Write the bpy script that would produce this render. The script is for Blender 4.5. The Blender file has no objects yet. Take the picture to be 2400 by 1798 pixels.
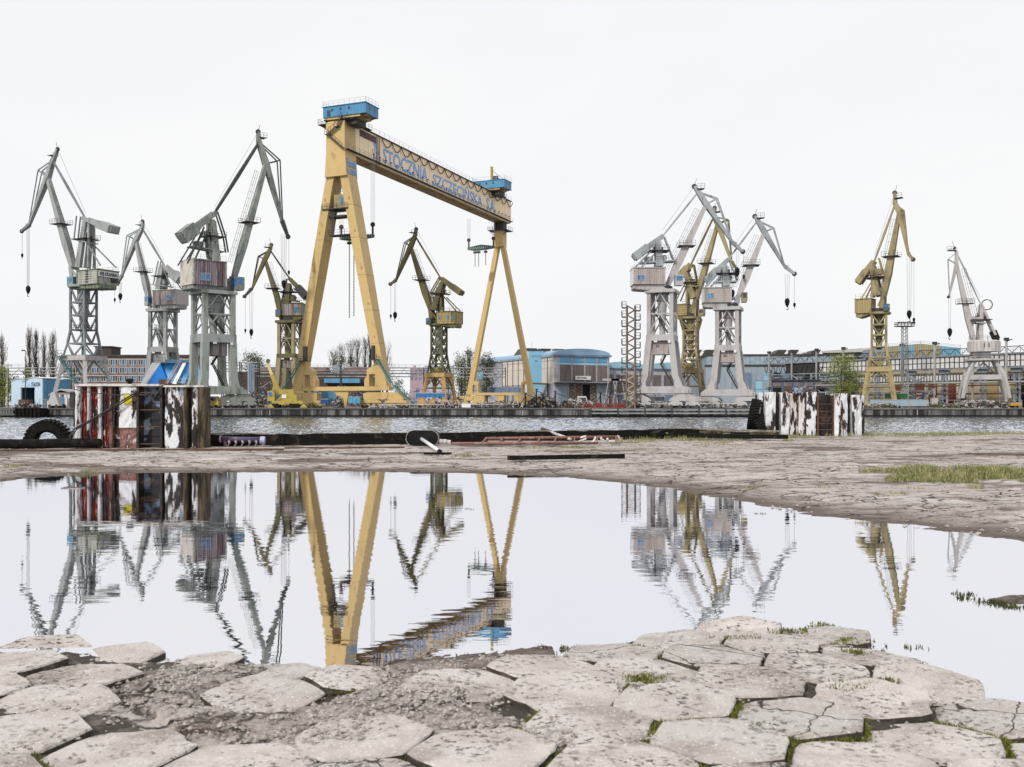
import bpy, math, random
from mathutils import Vector, Matrix, noise
random.seed(11)
R = math.radians
SC = bpy.context.scene
COL = SC.collection

# ------------------------------------------------------------------ camera
F = 2300.0                 # focal length in photograph pixels (2400 wide)
CAMZ, HORIZON = 1.2, 948.0
cam_d = bpy.data.cameras.new('camera')
cam_d.sensor_width = 36.0
cam_d.lens = 36.0 * F / 2400.0
cam_d.shift_y = (HORIZON - 899.0) / 2400.0
cam_d.clip_start, cam_d.clip_end = 0.1, 9000.0
cam_d.dof.use_dof = True
cam_d.dof.focus_distance = 60.0
cam_d.dof.aperture_fstop = 8.0
cam = bpy.data.objects.new('camera', cam_d)
cam.location = (0, 0, CAMZ)
cam.rotation_euler = (R(90), 0, 0)
COL.objects.link(cam)
SC.camera = cam

# ------------------------------------------------------------------ sky and sun
SUN_EL, SUN_AZ = 38.0, -150.0          # azimuth measured clockwise from +Y (the view)
w = bpy.data.worlds.new('World')
SC.world = w
w.use_nodes = True
nt = w.node_tree
for n in list(nt.nodes): nt.nodes.remove(n)
out = nt.nodes.new('ShaderNodeOutputWorld')
bg = nt.nodes.new('ShaderNodeBackground')
bg.inputs['Strength'].default_value = 0.1
sky = nt.nodes.new('ShaderNodeTexSky')
sky.sky_type = 'NISHITA'
sky.sun_disc = False
sky.sun_elevation = R(SUN_EL)
sky.sun_rotation = R(SUN_AZ)
sky.dust_density = 4.0
tc = nt.nodes.new('ShaderNodeTexCoord')
mp = nt.nodes.new('ShaderNodeMapping'); mp.inputs['Scale'].default_value = (1.2, 1.2, 3.0)
nz = nt.nodes.new('ShaderNodeTexNoise'); nz.inputs['Scale'].default_value = 1.6; nz.inputs['Detail'].default_value = 4
cr = nt.nodes.new('ShaderNodeValToRGB')
cr.color_ramp.elements[0].position = 0.3; cr.color_ramp.elements[0].color = (9.2, 9.3, 9.7, 1)
cr.color_ramp.elements[1].position = 0.62; cr.color_ramp.elements[1].color = (9.75, 9.75, 9.75, 1)
mx = nt.nodes.new('ShaderNodeMix'); mx.data_type = 'RGBA'
mx.inputs['Factor'].default_value = 0.97     # a nearly closed, bright veil of cloud
L = nt.links.new
L(tc.outputs['Generated'], mp.inputs['Vector']); L(mp.outputs['Vector'], nz.inputs['Vector'])
L(nz.outputs['Fac'], cr.inputs['Fac'])
L(sky.outputs['Color'], mx.inputs[6]); L(cr.outputs['Color'], mx.inputs[7])
L(mx.outputs[2], bg.inputs['Color']); L(bg.outputs['Background'], out.inputs['Surface'])
sun_d = bpy.data.lights.new('sun', 'SUN')
sun_d.energy = 2.6
sun_d.angle = R(3.0)
sun_d.color = (1.0, 0.95, 0.87)
sun = bpy.data.objects.new('sun', sun_d)
sd = Vector((math.sin(R(SUN_AZ)) * math.cos(R(SUN_EL)), math.cos(R(SUN_AZ)) * math.cos(R(SUN_EL)), math.sin(R(SUN_EL))))
sun.rotation_euler = sd.to_track_quat('Z', 'Y').to_euler()
sun.location = sd * 300
COL.objects.link(sun)
SC.view_settings.view_transform = 'Standard'
SC.view_settings.look = 'None'
SC.view_settings.gamma = 1.0
SC.view_settings.use_curve_mapping = False
SC.view_settings.exposure = 0.0
SC.cycles.max_bounces = 6

# ------------------------------------------------------------------ helpers
def at(px, py, D):
    """the point at distance D that the photograph shows at pixel (px, py)"""
    return Vector(((px - 1200) / F * D, D, CAMZ - (py - HORIZON) / F * D))

def tag(o, label=None, cat=None, group=None, kind=None):
    if label: o['label'] = label
    if cat: o['category'] = cat
    if group: o['group'] = group
    if kind: o['kind'] = kind
    return o

def empty(name, loc, rz=0.0, label=None, cat=None, group=None):
    o = bpy.data.objects.new(name, None)
    o.empty_display_size = 0.5
    COL.objects.link(o)
    o.location = loc
    o.rotation_euler = (0, 0, rz)
    return tag(o, label, cat, group)

class MB:
    def __init__(s, M=None):
        s.v, s.f, s.M = [], [], M
    def add(s, vs, fs):
        n = len(s.v)
        if s.M is not None:
            vs = [s.M @ Vector(p) for p in vs]
        s.v += [tuple(p) for p in vs]
        s.f += [tuple(i + n for i in f) for f in fs]
        return s
    def box(s, x0, x1, y0, y1, z0, z1):
        s.add([(x0,y0,z0),(x1,y0,z0),(x1,y1,z0),(x0,y1,z0),(x0,y0,z1),(x1,y0,z1),(x1,y1,z1),(x0,y1,z1)],
              [(0,3,2,1),(4,5,6,7),(0,1,5,4),(1,2,6,5),(2,3,7,6),(3,0,4,7)])
        return s
    def bar(s, p, q, w, h, w2=None, h2=None, up=(0, 0, 1)):
        p, q = Vector(p), Vector(q)
        d = (q - p)
        if d.length < 1e-6: return s
        d.normalize()
        up = Vector(up)
        if abs(d.dot(up)) > 0.98: up = Vector((1, 0, 0)) if abs(d.x) < 0.9 else Vector((0, 1, 0))
        a = d.cross(up).normalized()
        b = a.cross(d).normalized()
        w2 = w if w2 is None else w2; h2 = h if h2 is None else h2
        vs = []
        for c, ww, hh in ((p, w, h), (q, w2, h2)):
            for sa, sb in ((-1,-1),(1,-1),(1,1),(-1,1)):
                vs.append(c + a * (sa * ww / 2) + b * (sb * hh / 2))
        s.add(vs, [(0,1,2,3),(7,6,5,4),(0,4,5,1),(1,5,6,2),(2,6,7,3),(3,7,4,0)])
        return s
    def tube(s, p, q, r, n=6, r2=None):
        return s.path([p, q], r, n, r2)
    def path(s, pts, r, n=6, r2=None, caps=True):
        pts = [Vector(p) for p in pts]
        m = len(pts); vs = []; fs = []
        ref = None
        for i, p in enumerate(pts):
            d = (pts[min(i+1, m-1)] - pts[max(i-1, 0)])
            if d.length < 1e-7: d = Vector((0,0,1))
            d.normalize()
            if ref is None:
                ref = Vector((0,0,1)) if abs(d.z) < 0.9 else Vector((1,0,0))
            a = d.cross(ref)
            if a.length < 1e-4: a = d.cross(Vector((0.3,0.7,0.2)))
            a.normalize(); b = a.cross(d).normalized()
            rr = r if r2 is None else r + (r2 - r) * i / max(1, m - 1)
            for k in range(n):
                t = 2 * math.pi * k / n
                vs.append(p + a * (math.cos(t) * rr) + b * (math.sin(t) * rr))
        for i in range(m - 1):
            for k in range(n):
                fs.append((i*n+k, i*n+(k+1)%n, (i+1)*n+(k+1)%n, (i+1)*n+k))
        if caps:
            fs.append(tuple(range(n-1, -1, -1))); fs.append(tuple((m-1)*n + k for k in range(n)))
        s.add(vs, fs)
        return s
    def prism(s, poly, fn, c0, c1):
        """poly: 2-D outline; fn(u, v, c) -> point"""
        n = len(poly)
        s.add([fn(u, v, c0) for u, v in poly] + [fn(u, v, c1) for u, v in poly],
              [tuple(range(n)), tuple(range(2*n-1, n-1, -1))] + [(i, i+n, (i+1)%n+n, (i+1)%n) for i in range(n)])
        return s
    def lathe(s, prof, n=12, c=(0,0,0), axis='z'):
        vs = []; fs = []
        for r, z in prof:
            for k in range(n):
                t = 2*math.pi*k/n
                if axis == 'z': vs.append((c[0]+r*math.cos(t), c[1]+r*math.sin(t), c[2]+z))
                elif axis == 'y': vs.append((c[0]+r*math.cos(t), c[1]+z, c[2]+r*math.sin(t)))
                else: vs.append((c[0]+z, c[1]+r*math.cos(t), c[2]+r*math.sin(t)))
        m = len(prof)
        for i in range(m-1):
            for k in range(n):
                fs.append((i*n+k, i*n+(k+1)%n, (i+1)*n+(k+1)%n, (i+1)*n+k))
        fs.append(tuple(range(n-1,-1,-1))); fs.append(tuple((m-1)*n+k for k in range(n)))
        s.add(vs, fs)
        return s
    def corr(s, p0, p1, z0, z1, pitch=0.5, depth=0.08, nrm=None):
        """corrugated sheet standing on the line p0-p1 (2-D points)"""
        p0, p1 = Vector((p0[0], p0[1], 0)), Vector((p1[0], p1[1], 0))
        d = p1 - p0; ln = d.length; d.normalize()
        nn = Vector((d.y, -d.x, 0)) if nrm is None else Vector(nrm)
        k = max(1, int(ln / pitch)); vs = []; fs = []
        pts = []
        for i in range(k):
            t = i * ln / k; st = ln / k
            pts += [(t, 0), (t + st*0.4, 0), (t + st*0.5, depth), (t + st*0.9, depth)]
        pts.append((ln, 0))
        for t, o in pts:
            q = p0 + d*t + nn*o
            vs += [(q.x, q.y, z0), (q.x, q.y, z1)]
        fs = [(2*i, 2*i+2, 2*i+3, 2*i+1) for i in range(len(pts)-1)]
        s.add(vs, fs)
        return s
    def build(s, name, mat, parent=None, smooth=False):
        me = bpy.data.meshes.new(name)
        me.from_pydata(s.v, [], s.f)
        me.validate()
        if mat: me.materials.append(mat)
        if smooth:
            me.polygons.foreach_set('use_smooth', [True]*len(me.polygons))
        me.update()
        o = bpy.data.objects.new(name, me)
        COL.objects.link(o)
        if parent: o.parent = parent
        return o

def fix_normals(o):
    import bmesh
    b = bmesh.new(); b.from_mesh(o.data)
    bmesh.ops.recalc_face_normals(b, faces=b.faces)
    b.to_mesh(o.data); b.free()
    return o

MATS = {}
def mat(name, col, rough=0.65, grime=None, lo=0.45, hi=0.7, scale=1.0, streak=(1, 1, 1), metal=0.0,
        grain=0.12, gscale=14.0, bump=0.0, bscale=20.0, grime2=None, lo2=0.55, hi2=0.62, scale2=3.0, spec=0.4, halo=None):
    """procedural painted / weathered surface: base colour, large grime patches, a second sharper stain, fine grain"""
    if name in MATS: return MATS[name]
    m = bpy.data.materials.new(name); m.use_nodes = True
    t = m.node_tree; N = t.nodes; K = t.links.new
    b = N['Principled BSDF']
    b.inputs['Roughness'].default_value = rough
    b.inputs['Metallic'].default_value = metal
    b.inputs['Specular IOR Level'].default_value = spec
    co = N.new('ShaderNodeTexCoord'); ma = N.new('ShaderNodeMapping')
    ma.inputs['Scale'].default_value = streak
    K(co.outputs['Object'], ma.inputs['Vector'])
    def noi(sc, det=5, vec=None):
        n = N.new('ShaderNodeTexNoise'); n.inputs['Scale'].default_value = sc; n.inputs['Detail'].default_value = det
        n.inputs['Roughness'].default_value = 0.65
        K((vec or ma).outputs[0 if vec is None else 'Object'], n.inputs['Vector']); return n
    def ramp(n, a, c):
        r = N.new('ShaderNodeMapRange'); r.inputs['From Min'].default_value = a; r.inputs['From Max'].default_value = c
        K(n.outputs['Fac'], r.inputs['Value']); return r.outputs['Result']
    def mixc(f, A, B, mode='MIX'):
        x = N.new('ShaderNodeMix'); x.data_type = 'RGBA'; x.blend_type = mode
        if isinstance(f, float): x.inputs['Factor'].default_value = f
        else: K(f, x.inputs['Factor'])
        for v, i in ((A, 6), (B, 7)):
            if isinstance(v, tuple): x.inputs[i].default_value = (*v, 1)
            else: K(v, x.inputs[i])
        return x.outputs[2]
    c = tuple(col)
    if grime: c = mixc(ramp(noi(scale), lo, hi), c, tuple(grime))
    if grime2:
        n2 = noi(scale2, 8)
        if halo:      # rust that creeps out from under the flaked edge
            c = mixc(ramp(n2, lo2-.016, lo2+.004), c, tuple(halo))
        c = mixc(ramp(n2, lo2, hi2), c, tuple(grime2))
    if grain:
        g = noi(gscale, 6, co)
        r = N.new('ShaderNodeMapRange'); r.inputs['From Min'].default_value = 0.3; r.inputs['From Max'].default_value = 0.7
        r.inputs['To Min'].default_value = 1 - grain*1.6; r.inputs['To Max'].default_value = 1 + grain
        K(g.outputs['Fac'], r.inputs['Value'])
        vm = N.new('ShaderNodeVectorMath'); vm.operation = 'SCALE'
        if isinstance(c, tuple): vm.inputs[0].default_value = c
        else: K(c, vm.inputs[0])
        K(r.outputs['Result'], vm.inputs['Scale'])
        c = vm.outputs['Vector']
    if isinstance(c, tuple): b.inputs['Base Color'].default_value = (*c, 1)
    else: K(c, b.inputs['Base Color'])
    if bump:
        bn = N.new('ShaderNodeBump'); bn.inputs['Strength'].default_value = bump; bn.inputs['Distance'].default_value = 0.02
        K(noi(bscale, 8, co).outputs['Fac'], bn.inputs['Height']); K(bn.outputs['Normal'], b.inputs['Normal'])
    MATS[name] = m
    return m

def text_obj(name, txt, material, parent, M, width, height, depth=0.03, shear=0.0, bold=0.0):
    """flat lettering: fits txt into width x height; M maps (x right, y up, z out) to the parent's space"""
    cu = bpy.data.curves.new(name, 'FONT')
    cu.body = txt; cu.extrude = 0.5; cu.resolution_u = 3; cu.shear = shear; cu.offset = bold
    tmp = bpy.data.objects.new(name, cu); COL.objects.link(tmp)
    bpy.context.view_layer.update()
    me = bpy.data.meshes.new_from_object(tmp.evaluated_get(bpy.context.evaluated_depsgraph_get()))
    bpy.data.objects.remove(tmp); bpy.data.curves.remove(cu)
    xs = [v.co.x for v in me.vertices]; ys = [v.co.y for v in me.vertices]
    x0, x1, y0, y1 = min(xs), max(xs), min(ys), max(ys)
    for v in me.vertices:
        c = v.co
        v.co = M @ Vector(((c.x-x0)/(x1-x0)*width, (c.y-y0)/(y1-y0)*height, (c.z+0.5)*depth))
    me.materials.clear(); me.materials.append(material)
    o = bpy.data.objects.new(name, me); COL.objects.link(o)
    if parent: o.parent = parent
    return o

def frame_m(o, x, y):
    """matrix from origin and the two in-plane directions"""
    x = Vector(x).normalized(); y = Vector(y).normalized(); z = x.cross(y)
    return Matrix(((x.x, y.x, z.x, o[0]), (x.y, y.y, z.y, o[1]), (x.z, y.z, z.z, o[2]), (0, 0, 0, 1)))

def railing(mb, pts, h=1.1, step=1.6, r=0.035):
    for a, b in zip(pts[:-1], pts[1:]):
        a, b = Vector(a), Vector(b)
        n = max(1, int((b-a).length / step))
        for i in range(n+1):
            p = a.lerp(b, i/n)
            mb.bar(p, p + Vector((0,0,h)), r*2, r*2)
        for k in (0.5, 1.0):
            mb.bar(a + Vector((0,0,h*k)), b + Vector((0,0,h*k)), r*1.6, r*1.6)

def stairs(mb, p, q, width=0.9, n=10, side=None):
    p, q = Vector(p), Vector(q)
    d = q - p; h = Vector((d.x, d.y, 0))
    if h.length < 1e-4: h = Vector((1,0,0))
    sd = Vector((-h.y, h.x, 0)).normalized() if side is None else Vector(side).normalized()
    for s_ in (-1, 1):
        o = sd*(s_*width/2)
        mb.bar(p+o, q+o, 0.08, 0.25)
        mb.bar(p+o+Vector((0,0,1)), q+o+Vector((0,0,1)), 0.06, 0.06)
        for k in range(0, n+1, 3):
            c = p.lerp(q, k/n) + o
            mb.bar(c, c+Vector((0,0,1)), 0.05, 0.05)
    for k in range(n+1):
        c = p.lerp(q, k/n)
        mb.bar(c - sd*(width/2), c + sd*(width/2), 0.28, 0.05)

# ------------------------------------------------------------------ materials
GREY = mat('grey crane paint', (0.31, 0.325, 0.325), 0.6, (0.10, 0.10, 0.09), 0.5, 0.72, 0.5, (1,1,.35), grime2=(0.13,0.07,0.04), lo2=.62, hi2=.68, scale2=2.2, gscale=6)
BLUEGREY = mat('blue grey crane paint', (0.20, 0.232, 0.248), 0.6, (0.075, 0.08, 0.08), 0.5, 0.72, 0.5, (1,1,.35), grime2=(0.12,0.07,0.04), lo2=.64, hi2=.7, scale2=2.2, gscale=6)
GREEN = mat('weathered green grey paint', (0.165, 0.19, 0.178), 0.6, (0.29, 0.30, 0.28), 0.45, 0.62, 0.45, (1,1,.35), grime2=(0.06,0.05,0.04), lo2=.58, hi2=.64, scale2=2.2, gscale=6)
PALE = mat('pale grey crane paint', (0.42, 0.40, 0.40), 0.55, (0.24, 0.225, 0.215), 0.5, 0.75, 0.5, (1,1,.35), grime2=(0.12,0.08,0.06), lo2=.66, hi2=.7, scale2=2.5, gscale=6)
PALEBG = mat('pale blue grey crane paint', (0.32, 0.35, 0.37), 0.55, (0.13, 0.145, 0.155), 0.5, 0.72, 0.5, (1,1,.35), grime2=(0.09,0.07,0.06), lo2=.62, hi2=.67, scale2=2.2, gscale=6)
GIRDER = mat('lightened girder paint', (0.90, 0.71, 0.48), 0.5, (0.82, 0.61, 0.38), 0.48, 0.75, 0.16, (1,1,.3), grain=0.06, gscale=4, grime2=(0.42,0.28,0.16), lo2=.66, hi2=.76, scale2=.7)  # gantry yellow lightened to stand for light on the shaded girder side
OLIVE = mat('olive crane paint', (0.125, 0.112, 0.04), 0.6, (0.05, 0.045, 0.025), 0.45, 0.68, 0.5, (1,1,.4), grime2=(0.13,0.06,0.03), lo2=.64, hi2=.7, scale2=2.2, gscale=6)
OCHRE = mat('ochre crane paint', (0.32, 0.265, 0.14), 0.6, (0.12, 0.095, 0.05), 0.46, 0.68, 0.5, (1,1,.4), grime2=(0.12,0.06,0.03), lo2=.64, hi2=.7, scale2=2.2, gscale=6)
YELLOW = mat('gantry yellow paint', (0.56, 0.40, 0.17), 0.5, (0.45, 0.32, 0.135), 0.48, 0.75, 0.16, (1,1,.3), grain=0.07, gscale=3, grime2=(0.33,0.20,0.085), lo2=.60, hi2=.74, scale2=.9)
DARK = mat('dark steel', (0.035, 0.036, 0.038), 0.6, (0.07, 0.05, 0.04), 0.5, 0.7, 1.5)
RUST = mat('brown rusty steel', (0.12, 0.065, 0.04), 0.8, (0.06, 0.035, 0.025), 0.45, 0.65, 1.5)
CLAD = mat('stained grey cladding', (0.30, 0.27, 0.265), 0.6, (0.13, 0.085, 0.085), 0.45, 0.62, 0.9, (1,1,.12), grime2=(0.48,0.46,0.44), lo2=.6, hi2=.66, scale2=1.4, gscale=8)
CLADPINK = mat('rose grey cladding', (0.42, 0.37, 0.35), 0.6, (0.26, 0.22, 0.21), 0.45, 0.7, 0.9, (1,1,.12), gscale=8)
OLIVECLAD = mat('khaki cladding', (0.34, 0.27, 0.12), 0.6, (0.20, 0.15, 0.06), 0.5, 0.7, 0.9, (1,1,.2), gscale=8)
GLASS = mat('blue window glass', (0.03, 0.12, 0.30), 0.08, (0.06, 0.25, 0.45), 0.45, 0.6, 1.2, grain=0, spec=0.8)
DKGLASS = mat('dark window glass', (0.02, 0.03, 0.045), 0.08, grain=0, spec=0.8)
SKYBLUE = mat('sky blue cladding', (0.13, 0.36, 0.58), 0.55, (0.10, 0.27, 0.44), 0.45, 0.7, 0.6, (1,1,.2), gscale=6)
PALEBLUE = mat('pale blue cladding', (0.28, 0.52, 0.68), 0.55, (0.24, 0.44, 0.58), 0.45, 0.7, 0.6, (1,1,.2), gscale=6)
HULLBLUE = mat('bright blue hull paint', (0.015, 0.20, 0.66), 0.45, (0.02, 0.26, 0.74), 0.4, 0.7, 0.4, grain=0.06)
WHITE = mat('white paint', (0.72, 0.72, 0.72), 0.5, (0.5, 0.49, 0.47), 0.5, 0.8, 0.8, (1,1,.25))
CREAM = mat('cream panels', (0.66, 0.60, 0.53), 0.6, (0.50, 0.42, 0.36), 0.5, 0.75, 0.6, (1,1,.15))
LETTERBLUE = mat('lettering blue', (0.14, 0.35, 0.76), 0.5, (0.20, 0.41, 0.78), 0.4, 0.7, 0.6)
BLACK = mat('black paint', (0.008, 0.008, 0.009), 0.6, (0.02,0.02,0.02), 0.45, 0.65, 2.0, spec=.12)
CABLE = mat('black cable', (0.012, 0.011, 0.011), 0.6, grain=0, spec=.15)
ROPE = mat('wire rope', (0.20, 0.20, 0.24), 0.5, grain=0)
TEAL = mat('teal stair paint', (0.06, 0.20, 0.21), 0.55, (0.1, 0.14, 0.13), 0.45, 0.65, 2)
CONC = mat('weathered concrete', (0.36, 0.345, 0.325), 0.85, (0.20, 0.185, 0.17), 0.42, 0.66, 0.7, grain=0.2, bump=0.3)
MOSS = mat('green moss', (0.17, 0.18, 0.02), 0.9, (0.07, 0.08, 0.012), 0.4, 0.62, 30, grain=0.3, gscale=120)
# ------------------------------------------------------------------ near quay: ground, puddle, paving
import numpy as np
def P2(x, y): return (x*2400/2212, y*2400/2212)
def gp(x, y, z=0.0):
    px, py = P2(x, y)
    D = (CAMZ - z) * F / (py - HORIZON)
    return ((px-1200)/F*D, D)
PUD = [(-700,1075),(-300,1062),(0,1043),(60,1035),(150,1027),(280,1023),(400,1021),(560,1020),(700,1019),(850,1020),(1000,1022),
       (1120,1027),(1200,1032),(1300,1038),(1400,1050),(1500,1067),(1600,1086),(1700,1105),(1800,1120),(1900,1132),
       (2000,1143),(2100,1156),(2212,1169),(2500,1205),(2900,1230),
       (2900,1900),(2500,1720),(2300,1591),(2212,1541),(2150,1508),(2050,1466),(1960,1426),(1930,1403),(1830,1363),(1750,1351),(1600,1358),(1500,1366),
       (1400,1378),(1250,1403),(1100,1418),(900,1439),(800,1445),(700,1452),(580,1443),(450,1431),(350,1419),(250,1413),(120,1406),(0,1405),(-300,1403),(-700,1391)]
PUDW = np.array([gp(*p) for p in PUD])
ISL = [(2218,1299,0.20,0.10)]
def sdist(X, Y):
    X = np.asarray(X, float); Y = np.asarray(Y, float)
    best = np.full(X.shape, 1e9); inside = np.zeros(X.shape, bool)
    n = len(PUDW)
    for i in range(n):
        ax, ay = PUDW[i]; bx, by = PUDW[(i+1) % n]
        ex, ey = bx-ax, by-ay
        t = np.clip(((X-ax)*ex + (Y-ay)*ey) / (ex*ex+ey*ey), 0, 1)
        best = np.minimum(best, np.hypot(X-ax-t*ex, Y-ay-t*ey))
        c = ((ay > Y) != (by > Y)) & (X < (bx-ax)*(Y-ay)/((by-ay) if abs(by-ay) > 1e-9 else 1e-9)+ax)
        inside ^= c
    d = np.where(inside, -best, best)
    for x, y, rx, ry in ISL:
        cx, cy = gp(x, y)
        d = np.maximum(d, (1 - np.sqrt(((X-cx)/rx)**2 + ((Y-cy)/ry)**2)) * 0.3)
    return d
def base_z(X, Y):
    d = sdist(X, Y); Y = np.asarray(Y, float)
    z = np.where(d > 0, 0.16*(1-np.exp(-np.maximum(d, 0)/2.4)) + np.where(Y < 6.2, 0.022*(1-np.exp(-np.maximum(d, 0)/0.16)), 0.0), -0.06*(1-np.exp(np.minimum(d, 0)/0.5)))
    return z, d
def hz(x, y):
    z, d = base_z(np.array([x]), np.array([y]))
    return float(z[0]), float(d[0])
EDGE = [(-75,12),(-12.5,24.3),(-7.4,25.1),(-2.5,26.6),(2.5,28.8),(6,31.2),(12,34.2),(18,36.4),(45,41),(90,48)]
def edge_y(r):
    """distance at which the ray x = r*y meets the quay edge"""
    for (ax, ay), (bx, by) in zip(EDGE[:-1], EDGE[1:]):
        den = (bx-ax) - r*(by-ay)
        if abs(den) < 1e-9: continue
        t = (r*ay - ax) / den
        if -1e-6 <= t <= 1+1e-6 and ay + t*(by-ay) > 0:
            return ay + t*(by-ay)
    return 40.0
def crumbly(x, y):
    return y < 5.4 and x < 0.35 and noise.noise(Vector((x*1.3+3.1, y*1.6, 4))) > 0.03
def ruin(x, y):
    """patches where the slabs have crumbled away"""
    return y < 5.2 and x < 0.2 and noise.noise(Vector((x*1.3+3.1, y*1.6, 4))) > 0.19
NC, NR = 420, 400
rs = np.concatenate([np.linspace(-1.9, -0.62, 50, endpoint=False), np.linspace(-0.62, 0.62, NC-100), np.linspace(0.62, 1.9, 51)[1:]])
ys_e = np.array([edge_y(r) for r in rs])
tt = np.linspace(0, 1, NR)
Y = 0.9 * (ys_e[None, :]/0.9) ** tt[:, None]
X = Y * rs[None, :]
Z, Dd = base_z(X, Y)
vs = []
for i in range(NR):
    for j in range(len(rs)):
        x, y = X[i, j], Y[i, j]
        z = Z[i, j]
        p = Vector((x, y, 0))
        n1 = noise.noise(p*0.9) * 0.016 + noise.noise(p*2.7) * 0.009
        n2 = noise.noise(Vector((x*7, y*9, 3))) * 0.006
        n3 = noise.noise(Vector((x*24, y*24, 7))) * (0.006 if y < 7 else 0.0)
        rough = 1.0 if Dd[i, j] > 0 else 0.5
        # layered, broken crust further back
        n4 = abs(noise.noise(Vector((x*1.6, y*2.6, 11)))) * 0.035 if y > 8 else 0.0
        z2 = z + (n1*0.8 + n2 + n3 - n4)*rough + 0.004
        if y < 6 and Dd[i, j] > -0.15:
            kd = min(1.0, max(0.0, float(Dd[i, j]) / 0.3))
            fill = 0.1 + 1.0*noise.noise(Vector((x*1.9, y*2.2, 21))) + 0.35*noise.noise(Vector((x*6, y*6, 31)))
            z2 -= (0.006 + 0.020*(1 - min(1.0, max(0.0, fill)))*kd) + 0.004
            if ruin(x, y): z2 += 0.020 + n3*1.5
        vs.append((x, y, float(z2)))
NCt = len(rs)
fs = [(i*NCt+j, i*NCt+j+1, (i+1)*NCt+j+1, (i+1)*NCt+j) for i in range(NR-1) for j in range(NCt-1)]
def ground_material(name, joints=False):
    m = bpy.data.materials.new(name); m.use_nodes = True
    t = m.node_tree; N = t.nodes; K = t.links.new; b = N['Principled BSDF']
    b.inputs['Roughness'].default_value = 0.9; b.inputs['Specular IOR Level'].default_value = 0.25
    co = N.new('ShaderNodeTexCoord')
    def noi(sc, det=6, mapping=None, rough=0.6):
        n = N.new('ShaderNodeTexNoise'); n.inputs['Scale'].default_value = sc; n.inputs['Detail'].default_value = det; n.inputs['Roughness'].default_value = rough
        if mapping:
            mp_ = N.new('ShaderNodeMapping'); mp_.inputs['Scale'].default_value = mapping
            K(co.outputs['Object'], mp_.inputs['Vector']); K(mp_.outputs['Vector'], n.inputs['Vector'])
        else: K(co.outputs['Object'], n.inputs['Vector'])
        return n
    def rng(n, a, c, d=0., e=1., o='Fac'):
        r = N.new('ShaderNodeMapRange'); r.inputs['From Min'].default_value = a; r.inputs['From Max'].default_value = c
        r.inputs['To Min'].default_value = d; r.inputs['To Max'].default_value = e
        K(n.outputs[o], r.inputs['Value']); return r.outputs['Result']
    def mix(f, A, B, mode='MIX'):
        x = N.new('ShaderNodeMix'); x.data_type = 'RGBA'; x.blend_type = mode
        if isinstance(f, float): x.inputs['Factor'].default_value = f
        else: K(f, x.inputs['Factor'])
        for v, i in ((A, 6), (B, 7)):
            if isinstance(v, tuple): x.inputs[i].default_value = (*v, 1)
            else: K(v, x.inputs[i])
        return x.outputs[2]
    c = mix(rng(noi(0.5, 4), 0.4, 0.65), (0.50, 0.45, 0.42), (0.40, 0.355, 0.33))
    c = mix(rng(noi(1.6, 8, (1, 1.8, 1)), 0.52, 0.64), c, (0.22, 0.18, 0.155))
    c = mix(rng(noi(5, 9, (1, 2.0, 1), 0.72), 0.555, 0.61), c, (0.06, 0.045, 0.035))
    c = mix(rng(noi(26, 8, (1, 1.3, 1), 0.75), 0.555, 0.60), c, (0.055, 0.045, 0.038))
    c = mix(rng(noi(90, 3), 0.58, 0.66), c, (0.55, 0.53, 0.51))
    c = mix(rng(noi(0.33, 6, (1, 1.9, 1), .62), 0.53, 0.60), c, (0.15, 0.12, 0.10))
    c = mix(rng(noi(0.9, 7, (1, 2.6, 1), .62), 0.57, 0.61), c, (0.52, 0.49, 0.47))
    # wet, brown rim where the ground meets the puddle
    ge = N.new('ShaderNodeNewGeometry'); sx = N.new('ShaderNodeSeparateXYZ'); K(ge.outputs['Position'], sx.inputs[0])
    wr = N.new('ShaderNodeMapRange'); wr.inputs['From Min'].default_value = 0.012; wr.inputs['From Max'].default_value = 0.055
    wr.inputs['To Min'].default_value = 0.85; wr.inputs['To Max'].default_value = 0.0
    K(sx.outputs['Z'], wr.inputs['Value']); c = mix(wr.outputs['Result'], c, (0.09, 0.065, 0.05))
    # broad crack lines of the old crust
    vo = N.new('ShaderNodeTexVoronoi'); vo.feature = 'DISTANCE_TO_EDGE'; vo.inputs['Scale'].default_value = 2.3
    wn = noi(3.0, 4)
    ad = N.new('ShaderNodeVectorMath'); ad.operation = 'MULTIPLY_ADD'
    ad.inputs[1].default_value = (0.45, 0.45, 0.45)
    K(wn.outputs['Color'], ad.inputs[0]); K(co.outputs['Object'], ad.inputs[2]); K(ad.outputs['Vector'], vo.inputs['Vector'])
    crk = rng(vo, 0.012, 0.045, 1, 0, 'Distance')
    brk = rng(noi(0.9, 3), 0.44, 0.55)
    mu = N.new('ShaderNodeMath'); mu.operation = 'MULTIPLY'; K(crk, mu.inputs[0]); K(brk, mu.inputs[1])
    c = mix(mu.outputs[0], c, (0.035, 0.028, 0.022))
    K(c, b.inputs['Base Color'])
    h = N.new('ShaderNodeMath'); h.operation = 'ADD'
    K(noi(30, 8, None, 0.7).outputs['Fac'], h.inputs[0])
    mm = N.new('ShaderNodeMath'); mm.operation = 'MULTIPLY'; mm.inputs[1].default_value = -1.2
    K(mu.outputs[0], mm.inputs[0]); K(mm.outputs[0], h.inputs[1])
    bn = N.new('ShaderNodeBump'); bn.inputs['Strength'].default_value = 0.8; bn.inputs['Distance'].default_value = 0.03
    K(h.outputs[0], bn.inputs['Height']); K(bn.outputs['Normal'], b.inputs['Normal'])
    return m
GROUND = ground_material('dusty quay ground')
g_me = MB(); g_me.v, g_me.f = vs, fs
ground = g_me.build('ground', GROUND, smooth=True)
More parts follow.
